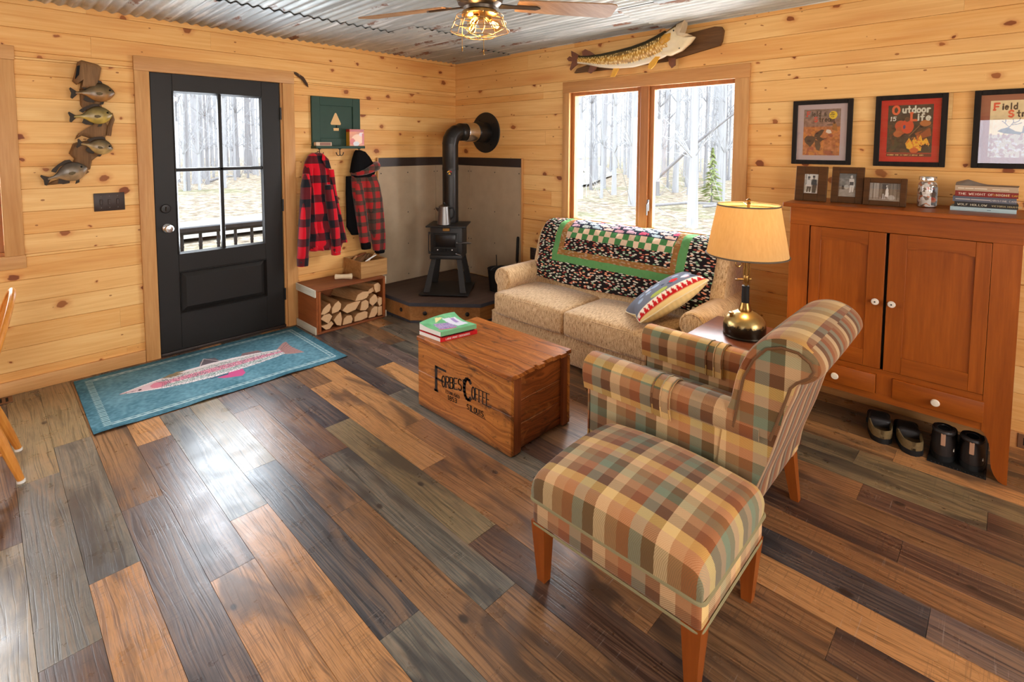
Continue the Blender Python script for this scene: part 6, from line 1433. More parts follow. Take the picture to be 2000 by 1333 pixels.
def jackets():
    r=thing('red_plaid_jacket','red and black buffalo plaid wool jacket hanging from the left hook','jacket',(-1.6,-.08,1.45)); b=M['buff']
    drape('body',[(1.475,-1.665,-1.585,.05),(1.455,-1.70,-1.565,.07),(1.40,-1.735,-1.535,.08),(1.32,-1.755,-1.525,.09),(1.15,-1.765,-1.51,.10),(.95,-1.775,-1.47,.11),(.8,-1.775,-1.43,.12),(.69,-1.765,-1.40,.12),(.635,-1.72,-1.43,.11)],b,r,-.035,5,.014,1)
    drape('sleeve',[(1.30,-1.765,-1.72,.06),(1.2,-1.79,-1.715,.09),(1.0,-1.81,-1.725,.10),(.8,-1.825,-1.735,.10),(.62,-1.835,-1.75,.09),(.60,-1.84,-1.745,.085),(.525,-1.838,-1.752,.08)],b,r,-.075,2,.006,2,26,uvo=(.05,.03))
    drape('sleeve',[(1.2,-1.60,-1.53,.05),(1.0,-1.59,-1.50,.07),(.8,-1.565,-1.475,.08),(.65,-1.548,-1.472,.08),(.64,-1.552,-1.468,.08),(.585,-1.548,-1.472,.075)],b,r,-.115,2,.005,3,26,uvo=(.02,.06))
    drape('front_flap',[(1.33,-1.545,-1.50,.04),(1.15,-1.53,-1.485,.05),(.9,-1.49,-1.44,.06),(.68,-1.46,-1.392,.06)],b,r,-.10,2,.005,4,22,uvo=(.01,.02),skew=.2)
    m=MB(); m.add([(-1.60,-.125,1.47),(-1.55,-.13,1.42),(-1.525,-.128,1.335),(-1.575,-.135,1.345),(-1.61,-.132,1.42)],[(0,1,2,3,4)]); m.add([(-1.6,-.120,1.47),(-1.55,-.124,1.42),(-1.525,-.122,1.335),(-1.575,-.129,1.345),(-1.61,-.126,1.42)],[(4,3,2,1,0)]); o=part('collar',m,b,r,smooth=False); uvfn(o,lambda co,n:(co.x*1.3+.07,co.z+.04))
    m=MB(); m.tube([(-1.62,-.05,1.47),(-1.607,-.05,1.487),(-1.592,-.05,1.482)],.003,6); part('hang_loop',m,M['fleece'],r)
    for x,z in ((-1.825,.565),(-1.8,.563)): m=MB(); m.ball((x,-.158,z),(.008,.003,.008),10,6); part('cuff_button',m,M['leather'],r)
    for x in (-1.535,-1.512,-1.49): m=MB(); m.ball((x,-.193,.612),(.005,.003,.005),8,5); part('cuff_button',m,M['steel'],r)
    r=thing('camo_plaid_hoodie','red and camouflage plaid hooded jacket with black fleece lining on the right hook','jacket',(-1.2,-.08,1.45)); b=M['buffcamo']; k=M['fleece']
    drape('hood',[(1.497,-1.245,-1.205,.05),(1.48,-1.265,-1.165,.08),(1.43,-1.29,-1.125,.10),(1.37,-1.31,-1.095,.12),(1.30,-1.325,-1.08,.13),(1.25,-1.30,-1.10,.12)],k,r,-.035,3,.006,7,label='black fleece-lined hood')
    m=MB(); pts=[(-1.32,-.10,1.285),(-1.28,-.155,1.285),(-1.22,-.175,1.30),(-1.16,-.18,1.325),(-1.105,-.17,1.345),(-1.072,-.12,1.355),(-1.065,-.07,1.36)]; m.tube(pts,[.012,.018,.026,.034,.040,.038,.03],10); o=part('hood_brim',m,b,r,ang=70); uvfn(o,lambda co,n:(co.x,co.z))
    drape('lining',[(1.26,-1.345,-1.27,.05),(1.1,-1.352,-1.26,.06),(.9,-1.350,-1.24,.06),(.80,-1.352,-1.22,.06),(.72,-1.30,-1.20,.05)],k,r,-.03,2,.005,8,24,label='black fleece lining')
    drape('body',[(1.30,-1.30,-1.10,.08),(1.24,-1.315,-1.09,.10),(1.1,-1.31,-1.075,.11),(.9,-1.28,-1.06,.11),(.75,-1.25,-1.07,.09)],b,r,-.04,3,.008,9)
    drape('sleeve',[(1.27,-1.20,-1.085,.06),(1.18,-1.20,-1.06,.09),(1.05,-1.195,-1.035,.10),(.9,-1.175,-1.022,.10),(.7,-1.145,-1.008,.10),(.56,-1.12,-1.004,.09)],b,r,-.09,2,.008,10,30)
    drape('sleeve',[(1.2,-1.30,-1.22,.06),(1.0,-1.295,-1.20,.08),(.8,-1.275,-1.175,.08),(.65,-1.25,-1.15,.08)],b,r,-.085,2,.006,11,26,uvo=(.03,.02),skew=.15)
    drape('cuff',[(.562,-1.105,-1.012,.08),(.54,-1.104,-1.012,.08),(.53,-1.102,-1.015,.075)],k,r,-.095,3,.003,12,22,label='black ribbed cuff')
    drape('cuff',[(.652,-1.247,-1.155,.07),(.62,-1.243,-1.15,.07),(.585,-1.235,-1.15,.065)],k,r,-.09,3,.003,13,22,label='black ribbed cuff')
jackets()
# ------------------------------------------------------------------ framed covers
def picframe(y0,y1,z0,z1,label,name='framed_print',mat=None,art=None,matcol=None,mw=(.034,.03),border=None):
    r=thing(name,label,'framed picture',(-.012,(y0+y1)/2,z0)); d=.02; f=.026
    m=MB(); m.rbox((-d,y0,z0),(-.0008,y0+f,z1),.002,1); m.rbox((-d,y1-f,z0),(-.0008,y1,z1),.002,1); m.rbox((-d,y0+f,z1-f),(-.0008,y1-f,z1),.002,1); m.rbox((-d,y0+f,z0),(-.0008,y1-f,z0+f),.002,1); part('frame',m,mat or M['frameblk'],r)
    m=MB(); m.box((-.009,y0+f,z0+f),(-.0015,y1-f,z1-f)); part('mat_board',m,plain('mat_'+name+str(matcol[0]),matcol,.8),r,smooth=False)
    a,b,c,dd=y0+f+mw[0],y1-f-mw[0],z0+f+mw[1],z1-f-mw[1]
    printed('cover_print',art,(-.0096,b,c),(0,a-b,0),(0,0,dd-c),r,M['vcol'])
    m=MB(); m.box((-.0125,y0+f-.001,z0+f-.001),(-.0115,y1-f+.001,z1-f+.001)); part('glazing',m,M['glass2'],r,smooth=False,label='clear glazing')
def arts():
    W,Hh=110,140
    a=Ras(W,Hh,(176,104,58)); asp=Hh/W*1.02
    f=a.Y; a.put(f>.62,(128,104,98),.8); a.put(f>.8,(120,108,104),.6); a.a+=a.noise(26,5,5)[...,None]*np.array([1,.8,.7])+a.noise(12)[...,None]; a.put((a.noise(1,9,6)>.35)&(f<.6),(206,128,54),.7); a.put((a.noise(1,7,9)>.4)&(f<.45),(140,60,50),.6)
    bird=(58,44,36); a.poly([(.06,.28),(.03,.36),(.1,.42),(.26,.42),(.36,.38),(.30,.27),(.2,.18)],bird); a.poly([(.3,.40),(.33,.47),(.5,.56),(.58,.55),(.52,.46),(.44,.38)],bird); a.poly([(.34,.38),(.46,.40),(.56,.36),(.68,.385),(.55,.33),(.46,.28)],bird); a.poly([(.32,.34),(.46,.31),(.5,.2),(.46,.10),(.38,.12),(.34,.2)],(78,58,44)); a.put(a.inpoly([(.06,.28),(.03,.36),(.1,.42),(.26,.42),(.36,.38),(.30,.27),(.2,.18)])&((a.X*37+a.Y*20)%1<.3),(108,84,62),.8)
    a.poly([(.78,.55),(.80,.70),(.86,.72),(.90,.66),(.93,.52)],(150,96,44)); a.ell(.84,.70,.03,.025,(60,40,30)); a.poly([(.62,.5),(.64,.56),(.74,.55),(.78,.48),(.7,.47)],(214,204,190)); a.line([(.8,.66),(.64,.66)],.006,(50,36,28))
    blk=(34,28,28); a.text('F',.09,.85,.10,(206,62,50),.24,.62,asp,True); a.text('ield',.22,.85,.10,blk,.2,.42,asp); a.text('&',.56,.855,.07,blk,.2,.6,asp); a.text('S',.30,.73,.10,(206,62,50),.24,.56,asp,True); a.text('tream',.42,.73,.10,blk,.2,.47,asp)
    a.ell(.80,.865,.11,.085,(226,190,40)); a.text('NEW',.74,.90,.02,blk,.25,.8,asp); a.text('GAME',.715,.86,.025,blk,.25,.75,asp); a.text('LAWS',.72,.82,.02,blk,.25,.75,asp); a.text('#6 5 3 8 7',.05,.965,.014,blk,.2,.9,asp); a.text('15',.78,.05,.035,blk,.22,.6,asp)
    picframe(-3.630,-3.311,1.427,1.823,'black framed field sports cover with flying brown bird over the two small photos',art=a,matcol=(176,160,160),mw=(.035,.03))
    a=Ras(W,Hh,(44,40,34)); a.a+=a.noise(16,6,6)[...,None]+a.noise(12)[...,None]; a.put((a.noise(1,8,8)>.3)&(a.Y<.62),(96,58,34),.7); a.put((a.noise(1,10,8)>.35)&(a.Y<.5),(52,60,40),.8)
    a.ell(.30,.60,.13,.10,(190,70,36)); a.ell(.30,.50,.11,.08,(170,80,40)); a.ell(.45,.585,.14,.14,(206,66,34)); a.ell(.44,.72,.06,.045,(92,60,40)); a.ell(.24,.44,.10,.06,(176,96,50)); a.poly([(.62,.45),(.95,.55),(.98,.4),(.7,.33)],(150,76,38)); a.ell(.84,.64,.12,.06,(176,104,50)); a.line([(.5,.4),(.72,.6)],.009,(120,90,60)); a.line([(.72,.44),(.98,.6)],.014,(96,60,36)); a.ell(.38,.575,.03,.04,(60,70,110))
    a.poly([(.42,.25),(.5,.36),(.56,.28),(.62,.38),(.68,.3),(.75,.42),(.8,.3),(.88,.36),(.95,.24),(.9,.12),(.6,.1),(.46,.16)],(236,176,50)); a.put(a.inpoly([(.42,.25),(.5,.36),(.62,.38),(.75,.42),(.95,.24),(.9,.12),(.46,.16)])&(a.noise(1,3,3)>.15),(214,110,36),.8); a.ell(.62,.12,.1,.05,(200,90,40))
    a.poly([(.77,.1),(.79,.22),(.92,.23),(.95,.1)],(24,22,22)); a.poly([(.83,.23),(.86,.26),(.88,.23)],(24,22,22)); a.line([(.94,.21),(.985,.18),(.95,.12)],.008,(24,22,22)); a.line([(.79,.19),(.74,.22)],.009,(24,22,22)); a.rect(0,.055,1,.075,(160,40,30)); a.rect(0,0,1,.055,(90,30,24))
    a.text('FISHING  HUNTING  CAMPING  BOATS  DOGS',.03,.018,.022,(230,180,110),.22,.62,asp)
    cr=(214,212,190); a.text('O',.11,.83,.15,(224,96,56),.28,.72,asp); a.text('utdoor',.33,.85,.12,cr,.24,.50,asp); a.text('L',.53,.70,.14,(224,96,56),.28,.6,asp,True); a.text('ife',.66,.70,.12,cr,.24,.58,asp); a.text('15',.05,.70,.075,(226,222,206),.22,.7,asp,False,1.,.2)
    picframe(-4.057,-3.740,1.426,1.826,'black framed dark campfire magazine cover on red mat, middle of the wall trio',art=a,matcol=(184,12,24),mw=(.033,.03))
    a=Ras(W,Hh,(232,210,160)); a.a+=a.noise(8,6,6)[...,None]; a.put((a.Y<.40),(160,150,150),.6); a.put((a.Y<.42)&(a.noise(1,4,6)>.1),(150,92,84),.7); a.put((a.Y<.3)&(a.noise(1,6,4)>.3),(206,206,210),.7)
    dk=(74,54,38); a.poly([(.16,.46),(.22,.50),(.36,.53),(.42,.5),(.5,.46),(.62,.44),(.6,.40),(.3,.42)],dk)
    for pts in ([(.38,.53),(.30,.60),(.24,.64)],[(.30,.60),(.31,.66)],[(.38,.53),(.46,.62),(.44,.67)],[(.46,.6),(.56,.64),(.58,.69)],[(.42,.57),(.52,.58),(.6,.6)]): a.line(pts,.008,dk,1,asp)
    for x,h in ((.66,.62),(.74,.72),(.82,.66),(.92,.75)): a.poly([(x-.045,.42),(x,h),(x+.045,.42)],(84,74,60))
    a.text('F',.08,.84,.11,(222,84,56),.28,.62,asp,True); a.text('ield',.23,.845,.10,(52,40,36),.24,.48,asp); a.text('&',.66,.85,.08,(52,40,36),.22,.6,asp); a.text('S',.36,.71,.11,(230,100,64),.28,.58,asp,True); a.text('tream',.51,.715,.10,(52,40,36),.24,.5,asp); a.text('#9 4',.06,.67,.012,(150,128,96),.2,.9,asp)
    picframe(-4.476,-4.160,1.427,1.828,'black framed cream sports cover with antlered deer, right-hand picture cut by the frame',art=a,matcol=(150,92,72),mw=(.036,.03))
arts()
def photoframes():
    W,Hh=46,62
    a=Ras(W,Hh,(178,172,160)); a.a+=a.noise(18,5,5)[...,None]; a.rect(0,.72,1,1,(206,202,192)); a.rect(0,0,1,.12,(196,192,186)); a.line([(.12,.98),(.14,.6)],.02,(60,58,54)); a.line([(.32,1),(.3,.7)],.015,(60,58,54))
    a.poly([(.16,.05),(.2,.38),(.1,.45),(.14,.7),(.5,.7),(.54,.4),(.46,.05),(.36,.05),(.33,.3),(.28,.05)],(58,56,54)); a.poly([(.13,.36),(.14,.7),(.48,.7),(.52,.36)],(196,192,186)); a.ell(.31,.78,.08,.08,(120,112,104)); a.rect(.24,.80,.4,.87,(40,38,38)); a.poly([(.56,.03),(.58,.42),(.5,.5),(.56,.74),(.88,.72),(.92,.46),(.84,.03)],(52,50,50)); a.ell(.68,.81,.08,.08,(128,120,112)); a.rect(.6,.83,.76,.92,(40,38,38))
    b=Ras(W,Hh,(120,116,108)); b.a+=b.noise(26,4,3)[...,None]; b.rect(0,.0,1,.3,(160,156,146),.6); b.rect(0,.78,1,1,(92,90,86),.6); b.poly([(.62,.18),(.64,.5),(.58,.55),(.6,.78),(.86,.78),(.92,.5),(.84,.2),(.78,.2),(.76,.46),(.72,.2)],(206,202,194)); b.ell(.73,.86,.07,.07,(196,190,182)); b.rect(.62,.5,.86,.64,(70,66,62)); b.rect(.16,.3,.3,.48,(52,50,50)); b.ell(.45,.42,.14,.1,(170,166,156))
    c=Ras(78,40,(120,108,96)); c.a+=c.noise(20,3,40)[...,None]+c.noise(12)[...,None]; c.rect(0,0,1,.22,(150,138,126),.7); c.rect(0,.2,.3,1,(190,182,172),.5)
    for x,w in ((.1,.03),(.2,.02),(.3,.025),(.64,.025),(.75,.03),(.88,.03)): c.rect(x,.1,x+w,1,(84,74,66),.8)
    c.poly([(.4,.15),(.42,.6),(.4,.95),(.6,.95),(.58,.6),(.6,.2)],(64,56,50)); c.poly([(.52,.25),(.53,.6),(.57,.8),(.62,.62),(.63,.2)],(222,216,206)); c.ell(.56,.84,.025,.06,(206,196,182)); c.ell(.72,.2,.12,.14,(190,184,176),.7); c.rect(.44,.1,.47,.4,(190,184,176)); c.rect(.5,.1,.52,.35,(190,184,176))
    sep=[(-3.572,-3.412,1.2225,1.424,a,'brown framed snapshot of two people in winter clothes, leftmost on the cabinet',.045,.0),(-3.742,-3.590,1.2225,1.424,b,'brown framed snapshot of one person by a rocky shore, second on cabinet',.036,.02),(-3.932,-3.746,1.2225,1.371,c,'wide brown framed photo of a couple among trees beside the jar',.027,.0)]
    for y0,y1,z0,z1,art,lab,f,dx in sep:
        x=-.30; r=thing('photo_frame',lab,'photo frame',(x,(y0+y1)/2,z0)); m=MB(); lean=.12
        S_=Matrix.Translation((x+dx,0,z0))@Matrix.Rotation(lean,4,'Y')@Matrix.Translation((0,0,0))
        h=(z1-z0); d=.018
        m.rbox((0,y0,0),(d,y0+f,h),.002,1,0,S_); m.rbox((0,y1-f,0),(d,y1,h),.002,1,0,S_); m.rbox((0,y0+f,h-f),(d,y1-f,h),.002,1,0,S_); m.rbox((0,y0+f,0),(d,y1-f,f),.002,1,0,S_); part('frame',m,M['framebrn'],r)
        m=MB(); m.box((.008,y0+f,f),(.016,y1-f,h-f),0,S_); part('backing',m,M['dark'],r,smooth=False)
        o=S_@Vector((.0072,y1-f,f)); e=S_@Vector((.0072,y0+f,f)); u=S_@Vector((.0072,y1-f,h-f)); printed('photo_print',art,o,e-o,u-o,r,M['vcol'],'black and white photo')
        m=MB(); m.box((.004,y0+f-.001,f-.001),(.005,y1-f+.001,h-f+.001),0,S_); part('glazing',m,M['glass2'],r,smooth=False)
        m=MB(); yc=(y0+y1)/2; m.prism([(-.02,0),(.02,0),(.012,1),(-.012,1)],S_@Vector((.0185,yc,h*.75)),(0,1,0),Vector((x+dx+.085,yc,z0+.001))-(S_@Vector((.0185,yc,h*.75))),(.002,0,0)); part('easel_back',m,M['dark'],r,smooth=False)
photoframes()
def jar():
    c=(-.205,-4.008,1.2225); r=thing('glass_jar','glass canning jar with metal lid, full of shells, on the cabinet top','jar',c)
    m=MB(); m.lathe([(.001,.004),(.036,.004),(.040,.012),(.040,.10),(.038,.122),(.031,.132),(.001,.132)],c,28); t=NT('jar_contents'); vo=t.n('ShaderNodeTexVoronoi',{'Vector':t.obj(),'Scale':75.},out=1); col=t.ramp(t.n('ShaderNodeSeparateColor',{0:vo},out=0),[(0,lin((206,200,190))),(.3,lin((120,104,88))),(.45,lin((226,222,214))),(.62,lin((196,120,80))),(.72,lin((90,80,74))),(.85,lin((210,206,200)))],'CONSTANT'); t.bsdf(col,.5); part('shells',m,t.m,r,label='pale shells and pebbles')
    m=MB(); m.lathe([(.001,0),(.040,0),(.044,.006),(.044,.106),(.0415,.126),(.035,.136),(.034,.148),(.033,.148),(.0335,.136),(.001,.136)],c,32); part('glass_body',m,M['glass2'],r,label='clear glass')
    m=MB(); m.lathe([(.001,.160),(.036,.160),(.0375,.157),(.0375,.142),(.0365,.141),(.001,.141)],c,32); part('lid',m,M['chrome'],r,label='silver screw lid')
    ras=Ras(50,60,(120,120,118)); ras.a+=ras.noise(40,3,3)[...,None]; ras.ell(.55,.55,.18,.25,(90,70,54)); ras.poly([(.5,.7),(.6,.98),(.66,.7)],(70,54,44)); ras.text('#2 2 3 2',.08,.86,.08,(180,84,74),.2,.5,1.2); ras.ell(.5,.3,.32,.14,(206,120,90),.8); ras.poly([(.3,.34),(.5,.44),(.7,.34),(.6,.28),(.4,.28)],(190,80,56))
    mb=MB(); mb.grid(lambda u,v:(c[0]+.0446*math.cos(PI*1.18-.0-(.5-u)*-1.7+.0),c[1]+.0446*math.sin(PI*1.18+(u-.5)*1.7),c[2]+.014+.095*v),49,59); cc=np.clip(ras.a,0,255)/255.; cc=np.where(cc<=.04045,cc/12.92,((cc+.055)/1.055)**2.4).reshape(-1,3); o=part('label_print',mb,M['vcol'],r,ang=80); cattr(o,cc)
jar()
def books():
    z=1.2225; x=-.275
    data=[('pale blue paperback at the bottom of the cabinet book stack',.020,-4.112,.235,(168,188,190),(190,206,206),'#4 9','#3',(90,110,120),.0),
          ('black paperback with cream title, second from bottom of the stack',.025,-4.120,.225,(44,40,36),(206,196,170),'WOLF HOLLOW','VICTORIA HOUSTON',(196,178,130),.03),
          ('blue-grey paperback in the middle of the cabinet book stack',.027,-4.116,.225,(92,92,100),(176,166,160),'#7 9','CHRISTINE CARBO',(196,186,176),-.02),
          ('dark red paperback second from the top of the book stack',.027,-4.120,.222,(126,38,28),(226,206,186),'THE WEIGHT OF NIGHT','CHRISTINE CARBO',(206,160,60),.02),
          ('tan paperback on top of the cabinet book stack with raised cover',.026,-4.122,.222,(176,150,122),(214,200,176),'#3 4 6','#5 5',(214,196,170),-.03)]
    for i,(lab,h,y,L,c,tc,t1,t2,tc2,rot) in enumerate(data):
        r=thing('paperback_book',lab,'book',(x+.07,y-.11,z),'books stacked on the cabinet'); X=Matrix.Translation((x+.07,y-.11,z))@Matrix.Rotation(rot,4,'Z'); dx=.068; l=L/2
        m=MB(); m.box((-dx+.002,-l+.002,.0014),(dx-.002,l-.002,h-.0018),0,X); part('pages',m,plain('book_pages',(224,206,170),.85) if 'book_pages' not in bpy.data.materials else bpy.data.materials['book_pages'],r,smooth=False)
        m=MB(); m.box((-dx-.001,-l,.0002),(dx,l,.0014),0,X); m.box((-dx-.001,-l,h-.0016),(dx,l,h-.0004),0,X); m.box((-dx-.001,-l,.0014),(-dx+.002,l,h-.0016),0,X); cv=part('cover',m,plain('book_cover_%d'%i,c,.5),r,smooth=False)
        R3=X.to_3x3(); t=MB(); stroke_text(t,t1,X@Vector((-dx-.0012,l-.012,h*.3)),R3@Vector((0,-1,0)),(0,0,1),R3@Vector((-1,0,0)),h*.36,.0017,.75,False,.0003,.45); part('spine_title',t,plain('title_ink_%d'%i,tc,.6),r,smooth=False)
        t=MB(); stroke_text(t,t2,X@Vector((-dx-.0012,l-.135,h*.32)),R3@Vector((0,-1,0)),(0,0,1),R3@Vector((-1,0,0)),h*.28,.0013,.7,False,.0003,.4); part('spine_author',t,plain('author_ink_%d'%i,tc2,.6),r,smooth=False)
        if i==4:
            m=MB(); m.grid(lambda u,v:X@Vector((-dx+2*dx*u,l-2*l*v,h+.0006+.028*math.sin(PI*min(1,u*1.15))*max(0,1-abs(v-.18)*2.2)**1.5)),12,16); part('lifted_cover',m,plain('grey_cover',(134,122,112),.5),r,ang=80)
        z+=h
books()
# ------------------------------------------------------------------ shoes under the cabinet
def shoes():
    def shoe(name,label,cat,grp,x,y,rot,L,W,hh,boot):
        r=thing(name,label,cat,(x,y,0),grp); X=Matrix.Translation((x,y,0))@Matrix.Rotation(rot,4,'Z')   # +x = toe
        N=28; n=20
        def wid(f): return W*.5*(.72+.30*math.sin(min(1,f*1.25)*PI*.9)**1)*math.sqrt(max(.08,1-(max(0,.14-f)/.14)**2)) if f<.8 else W*.5*(1.0)*math.sqrt(max(0,1-((f-.8)/.2)**2))*.98+.004
        z0=.004 if boot else 0
        rings=[]
        for zz,sc in ((z0,.97),(z0+.004,1.),(z0+.024,1.),(z0+.027,.97)):
            ring=[]
            for k in range(N+1): f=k/N; ring.append((f*L,wid(f)*sc))
            for k in range(N,-1,-1): f=k/N; ring.append((f*L,-wid(f)*sc))
            rings.append([X@Vector((p[0]*(1 if sc>.98 else .99)+.001,p[1],zz)) for p in ring])
        m=MB(); m.loft(rings); part('sole',m,M['rubber'],r)
        zb=z0+.026; rings=[]
        for k in range(N+1):
            f=k/N; w=max(wid(f)*.95,.006)
            if boot: h=hh if f<.32 else hh-(hh-.075)*min(1,(f-.32)/.2) if f<.7 else .075*math.sqrt(max(.05,1-((f-.7)/.32)**2))
            else: h=hh*(.95-.0*f) if f<.45 else (hh*1.25 if f<.72 else hh*1.25*math.sqrt(max(.05,1-((f-.72)/.3)**2)))
            fl=.75 if (boot and f<.35) else (.82 if f<.45 else .35)
            ring=[]
            for j in range(n):
                a=PI*j/(n-1); ca,sa=math.cos(a),math.sin(a)
                ring.append(X@Vector((f*L*.985+.003,w*math.copysign(abs(ca)**fl,ca),zb+h*sa**(fl))))
            rings.append(ring)
        m=MB()
        if boot: m.loft(rings); o=part('upper',m,M['leather'],r,ang=70)
        else:
            m.loft(rings[12:]); part('upper',m,M['leather'],r,ang=70)
            # low collar round the foot opening, camouflage lined
            op=[]
            for k in range(0,16): f=k/N; op.append((f*L*.985+.003,wid(f)*.86))
            pts=[(p[0],p[1]) for p in op]+[(p[0],-p[1]) for p in op[::-1]]
            w=MB(); rr=[[X@Vector((p[0],p[1]*s,z)) for p in pts] for s,z in ((1.12,zb),(1.13,zb+hh*.7),(1.05,zb+hh),(.9,zb+hh*.95),(.86,zb+hh*.5))]
            w.loft(rr,cap=False); part('collar',w,M['camo'],r,ang=70,label='camouflage lining')
            w=MB(); w.loft([[X@Vector((p[0],p[1]*.95,zb+.012)) for p in pts],[X@Vector((p[0],p[1]*.95,zb)) for p in pts]]); part('insole',w,plain('insole',(70,58,42),.9) if 'insole' not in bpy.data.materials else bpy.data.materials['insole'],r)
        if boot:
            m=MB(); m.tube([X@Vector((-.001+.001*k,math.copysign(1,0)*0+ (wid(.02)*.9)*math.cos(a),zb+.05)) for k,a in enumerate([0])]+[X@Vector((.0,0,zb+.05))],.001,4); 
            m=MB(); m.rbox((-.004,-.009,zb+.055),(.004,.009,zb+hh*.97),.002,1,0,X); part('pull_tab',m,M['hivis'],r,label='tan webbing pull tab')
            rings=[]; 
            op=[(math.cos(2*PI*k/18),math.sin(2*PI*k/18)) for k in range(18)]
            m=MB(); m.tube([X@Vector((.052+.045*a,W*.34*b,zb+hh*.97)) for a,b in op],.013,8,closed=True); part('padded_collar',m,M['leather'],r)
            m=MB(); m.loft([[X@Vector((.052+.036*a,W*.27*b,zb+hh+.002)) for a,b in op],[X@Vector((.052+.036*a,W*.27*b,zb+hh-.004)) for a,b in op]]); part('opening',m,M['dark'],r)
            m=MB(); 
            for k in range(4): 
                f=.36+.08*k; h=hh-(hh-.075)*min(1,(f-.32)/.2); m.tube([X@Vector((f*L,-.025,zb+h*.98)),X@Vector((f*L+.006,0,zb+h+.004)),X@Vector((f*L,.025,zb+h*.98))],.0025,5)
            part('laces',m,M['fleece'],r)
            m=MB(); m.rbox((.02,-wid(.1)*1.0-.002,zb+.03),(.05,-wid(.1)*.96,zb+.036),.001,1,0,X); part('side_tab',m,M['white'],r)
    shoe('slipper','brown camo-lined slipper on the floor, left of the pair beneath the cabinet','slipper','slippers under the cabinet',-.455,-3.905,.22,.27,.105,.045,False)
    shoe('slipper','brown camo-lined slipper, right of the pair, next to the black boots','slipper','slippers under the cabinet',-.475,-4.035,.26,.27,.105,.045,False)
    shoe('work_boot','black leather work boot beside the slippers, left of the pair on rubber tray','boot','boots under the cabinet',-.44,-4.140,.03,.28,.10,.12,True)
    shoe('work_boot','black leather work boot nearest the cabinet foot, right of the pair','boot','boots under the cabinet',-.44,-4.243,.0,.28,.10,.12,True)
    r=thing('boot_tray','black rubber boot tray with studded edge beneath the work boots','boot tray',(-.28,-4.19,0)); m=MB(); m.rbox((-.475,-4.298,.0004),(-.06,-4.085,.0038),.001,1); part('tray',m,M['rubber'],r); m=MB()
    for k in range(16): m.ball((-.468,-4.292+.0135*k,.005),(.003,.003,.003),6,4); 
    for k in range(24): m.ball((-.46+.0168*k,-4.292,.005),(.003,.003,.003),6,4)
    part('studs',m,M['rubber'],r)
shoes()
# ------------------------------------------------------------------ outlets, switch, vents, feather
def small():
    b=M['brownplate']
    r=thing('light_switch','dark brown three-gang switch plate on the pine wall left of the entry door','light switch',(-3.07,0,1.156)); m=MB(); m.rbox((-3.154,-.006,1.096),(-2.985,-.0003,1.217),.003,2); part('plate',m,b,r)
    for x in (-3.115,-3.07,-3.024):
        m=MB(); m.rbox((x-.008,-.0105,1.138),(x+.008,-.0058,1.175),.002,1); part('toggle',m,b,r)
        m=MB()
        for z in (1.118,1.195): m.ball((x,-.0062,z),(.003,.0015,.003),8,4)
        part('plate_screw',m,M['steel'],r)
    r=thing('wall_outlet','dark brown duplex outlet plate on the pine wall above the left sofa arm','outlet',(0,-1.128,.515)); m=MB(); m.rbox((-.006,-1.166,.457),(-.0003,-1.09,.572),.003,2); part('plate',m,b,r)
    for z in (.49,.54):
        m=MB(); m.rbox((-.0075,-1.145,z-.016),(-.0058,-1.111,z+.016),.004,2); f=part('receptacle',m,b,r); m=MB(); m.box((-.0079,-1.136,z-.005),(-.0074,-1.134,z+.007)); m.box((-.0079,-1.122,z-.005),(-.0074,-1.120,z+.007)); part('slots',m,M['dark'],f,smooth=False)
    def vent(lab,x0,x1,y0,y1,ax):
        r=thing('floor_vent',lab,'floor vent',((x0+x1)/2,(y0+y1)/2,0)); m=MB(); m.rbox((x0,y0,.0003),(x1,y1,.005),.002,1); part('grille',m,M['vent'],r); m=MB()
        for k in range(10):
            f=(k+.7)/10.6
            if ax=='x': x=x0+(x1-x0)*f; m.box((x-.006,y0+.02,.005),(x+.006,y1-.02,.0056))
            else: y=y0+(y1-y0)*f; m.box((x0+.02,y-.006,.005),(x1-.02,y+.006,.0056))
        part('slots',m,M['dark'],r,smooth=False)
    vent('brown floor register by the baseboard behind the left edge chair',-3.90,-3.600,-.135,-.03,'x'); 
    r=thing('wall_vent','brown toe-kick register low on right wall just past the cabinet foot','vent',(0,-4.53,.05)); m=MB(); m.rbox((-.024,-4.68,.012),(-.0183,-4.40,.085),.002,1); part('grille',m,M['vent'],r); m=MB()
    for k in range(9): m.box((-.0246,-4.66+.028*k,.03),(-.0239,-4.645+.028*k,.068))
    part('slots',m,M['dark'],r,smooth=False)
    r=thing('turkey_feather','brown barred feather tucked behind the top right corner of the door trim','feather',(-1.775,-.006,2.155)); P=[Vector((-1.80,-.010,2.1555)),Vector((-1.735,-.012,2.13)),Vector((-1.69,-.014,2.085)),Vector((-1.662,-.012,2.035))]; m=MB(); m.tube(P,[.003,.002,.0015,.001],6); part('quill',m,M['bone'],r); m=MB()
    L=[(0,.002),(.15,.012),(.5,.016),(.85,.012),(1,.002)]
    vs=[];
    def at(f): k=f*3; i=min(int(k),2); return P[i].lerp(P[i+1],k-i)
    for f,w in L:
        p=at(f); vs+= [p+Vector((w*.7,-.0006,w*.7)),p-Vector((w*.7,.0006,w*.7)),p-Vector((0,.003,0))]
    fs=[]
    for i in range(4): fs+= [(3*i,3*i+3,3*i+5,3*i+2),(3*i+2,3*i+5,3*i+4,3*i+1),(3*i,3*i+1,3*i+4,3*i+3)]
    m.add(vs,fs); part('vane',m,plain('barred_vane',(70,50,36),.8,0,.2,0,0,.5,120),r,smooth=False)
small()
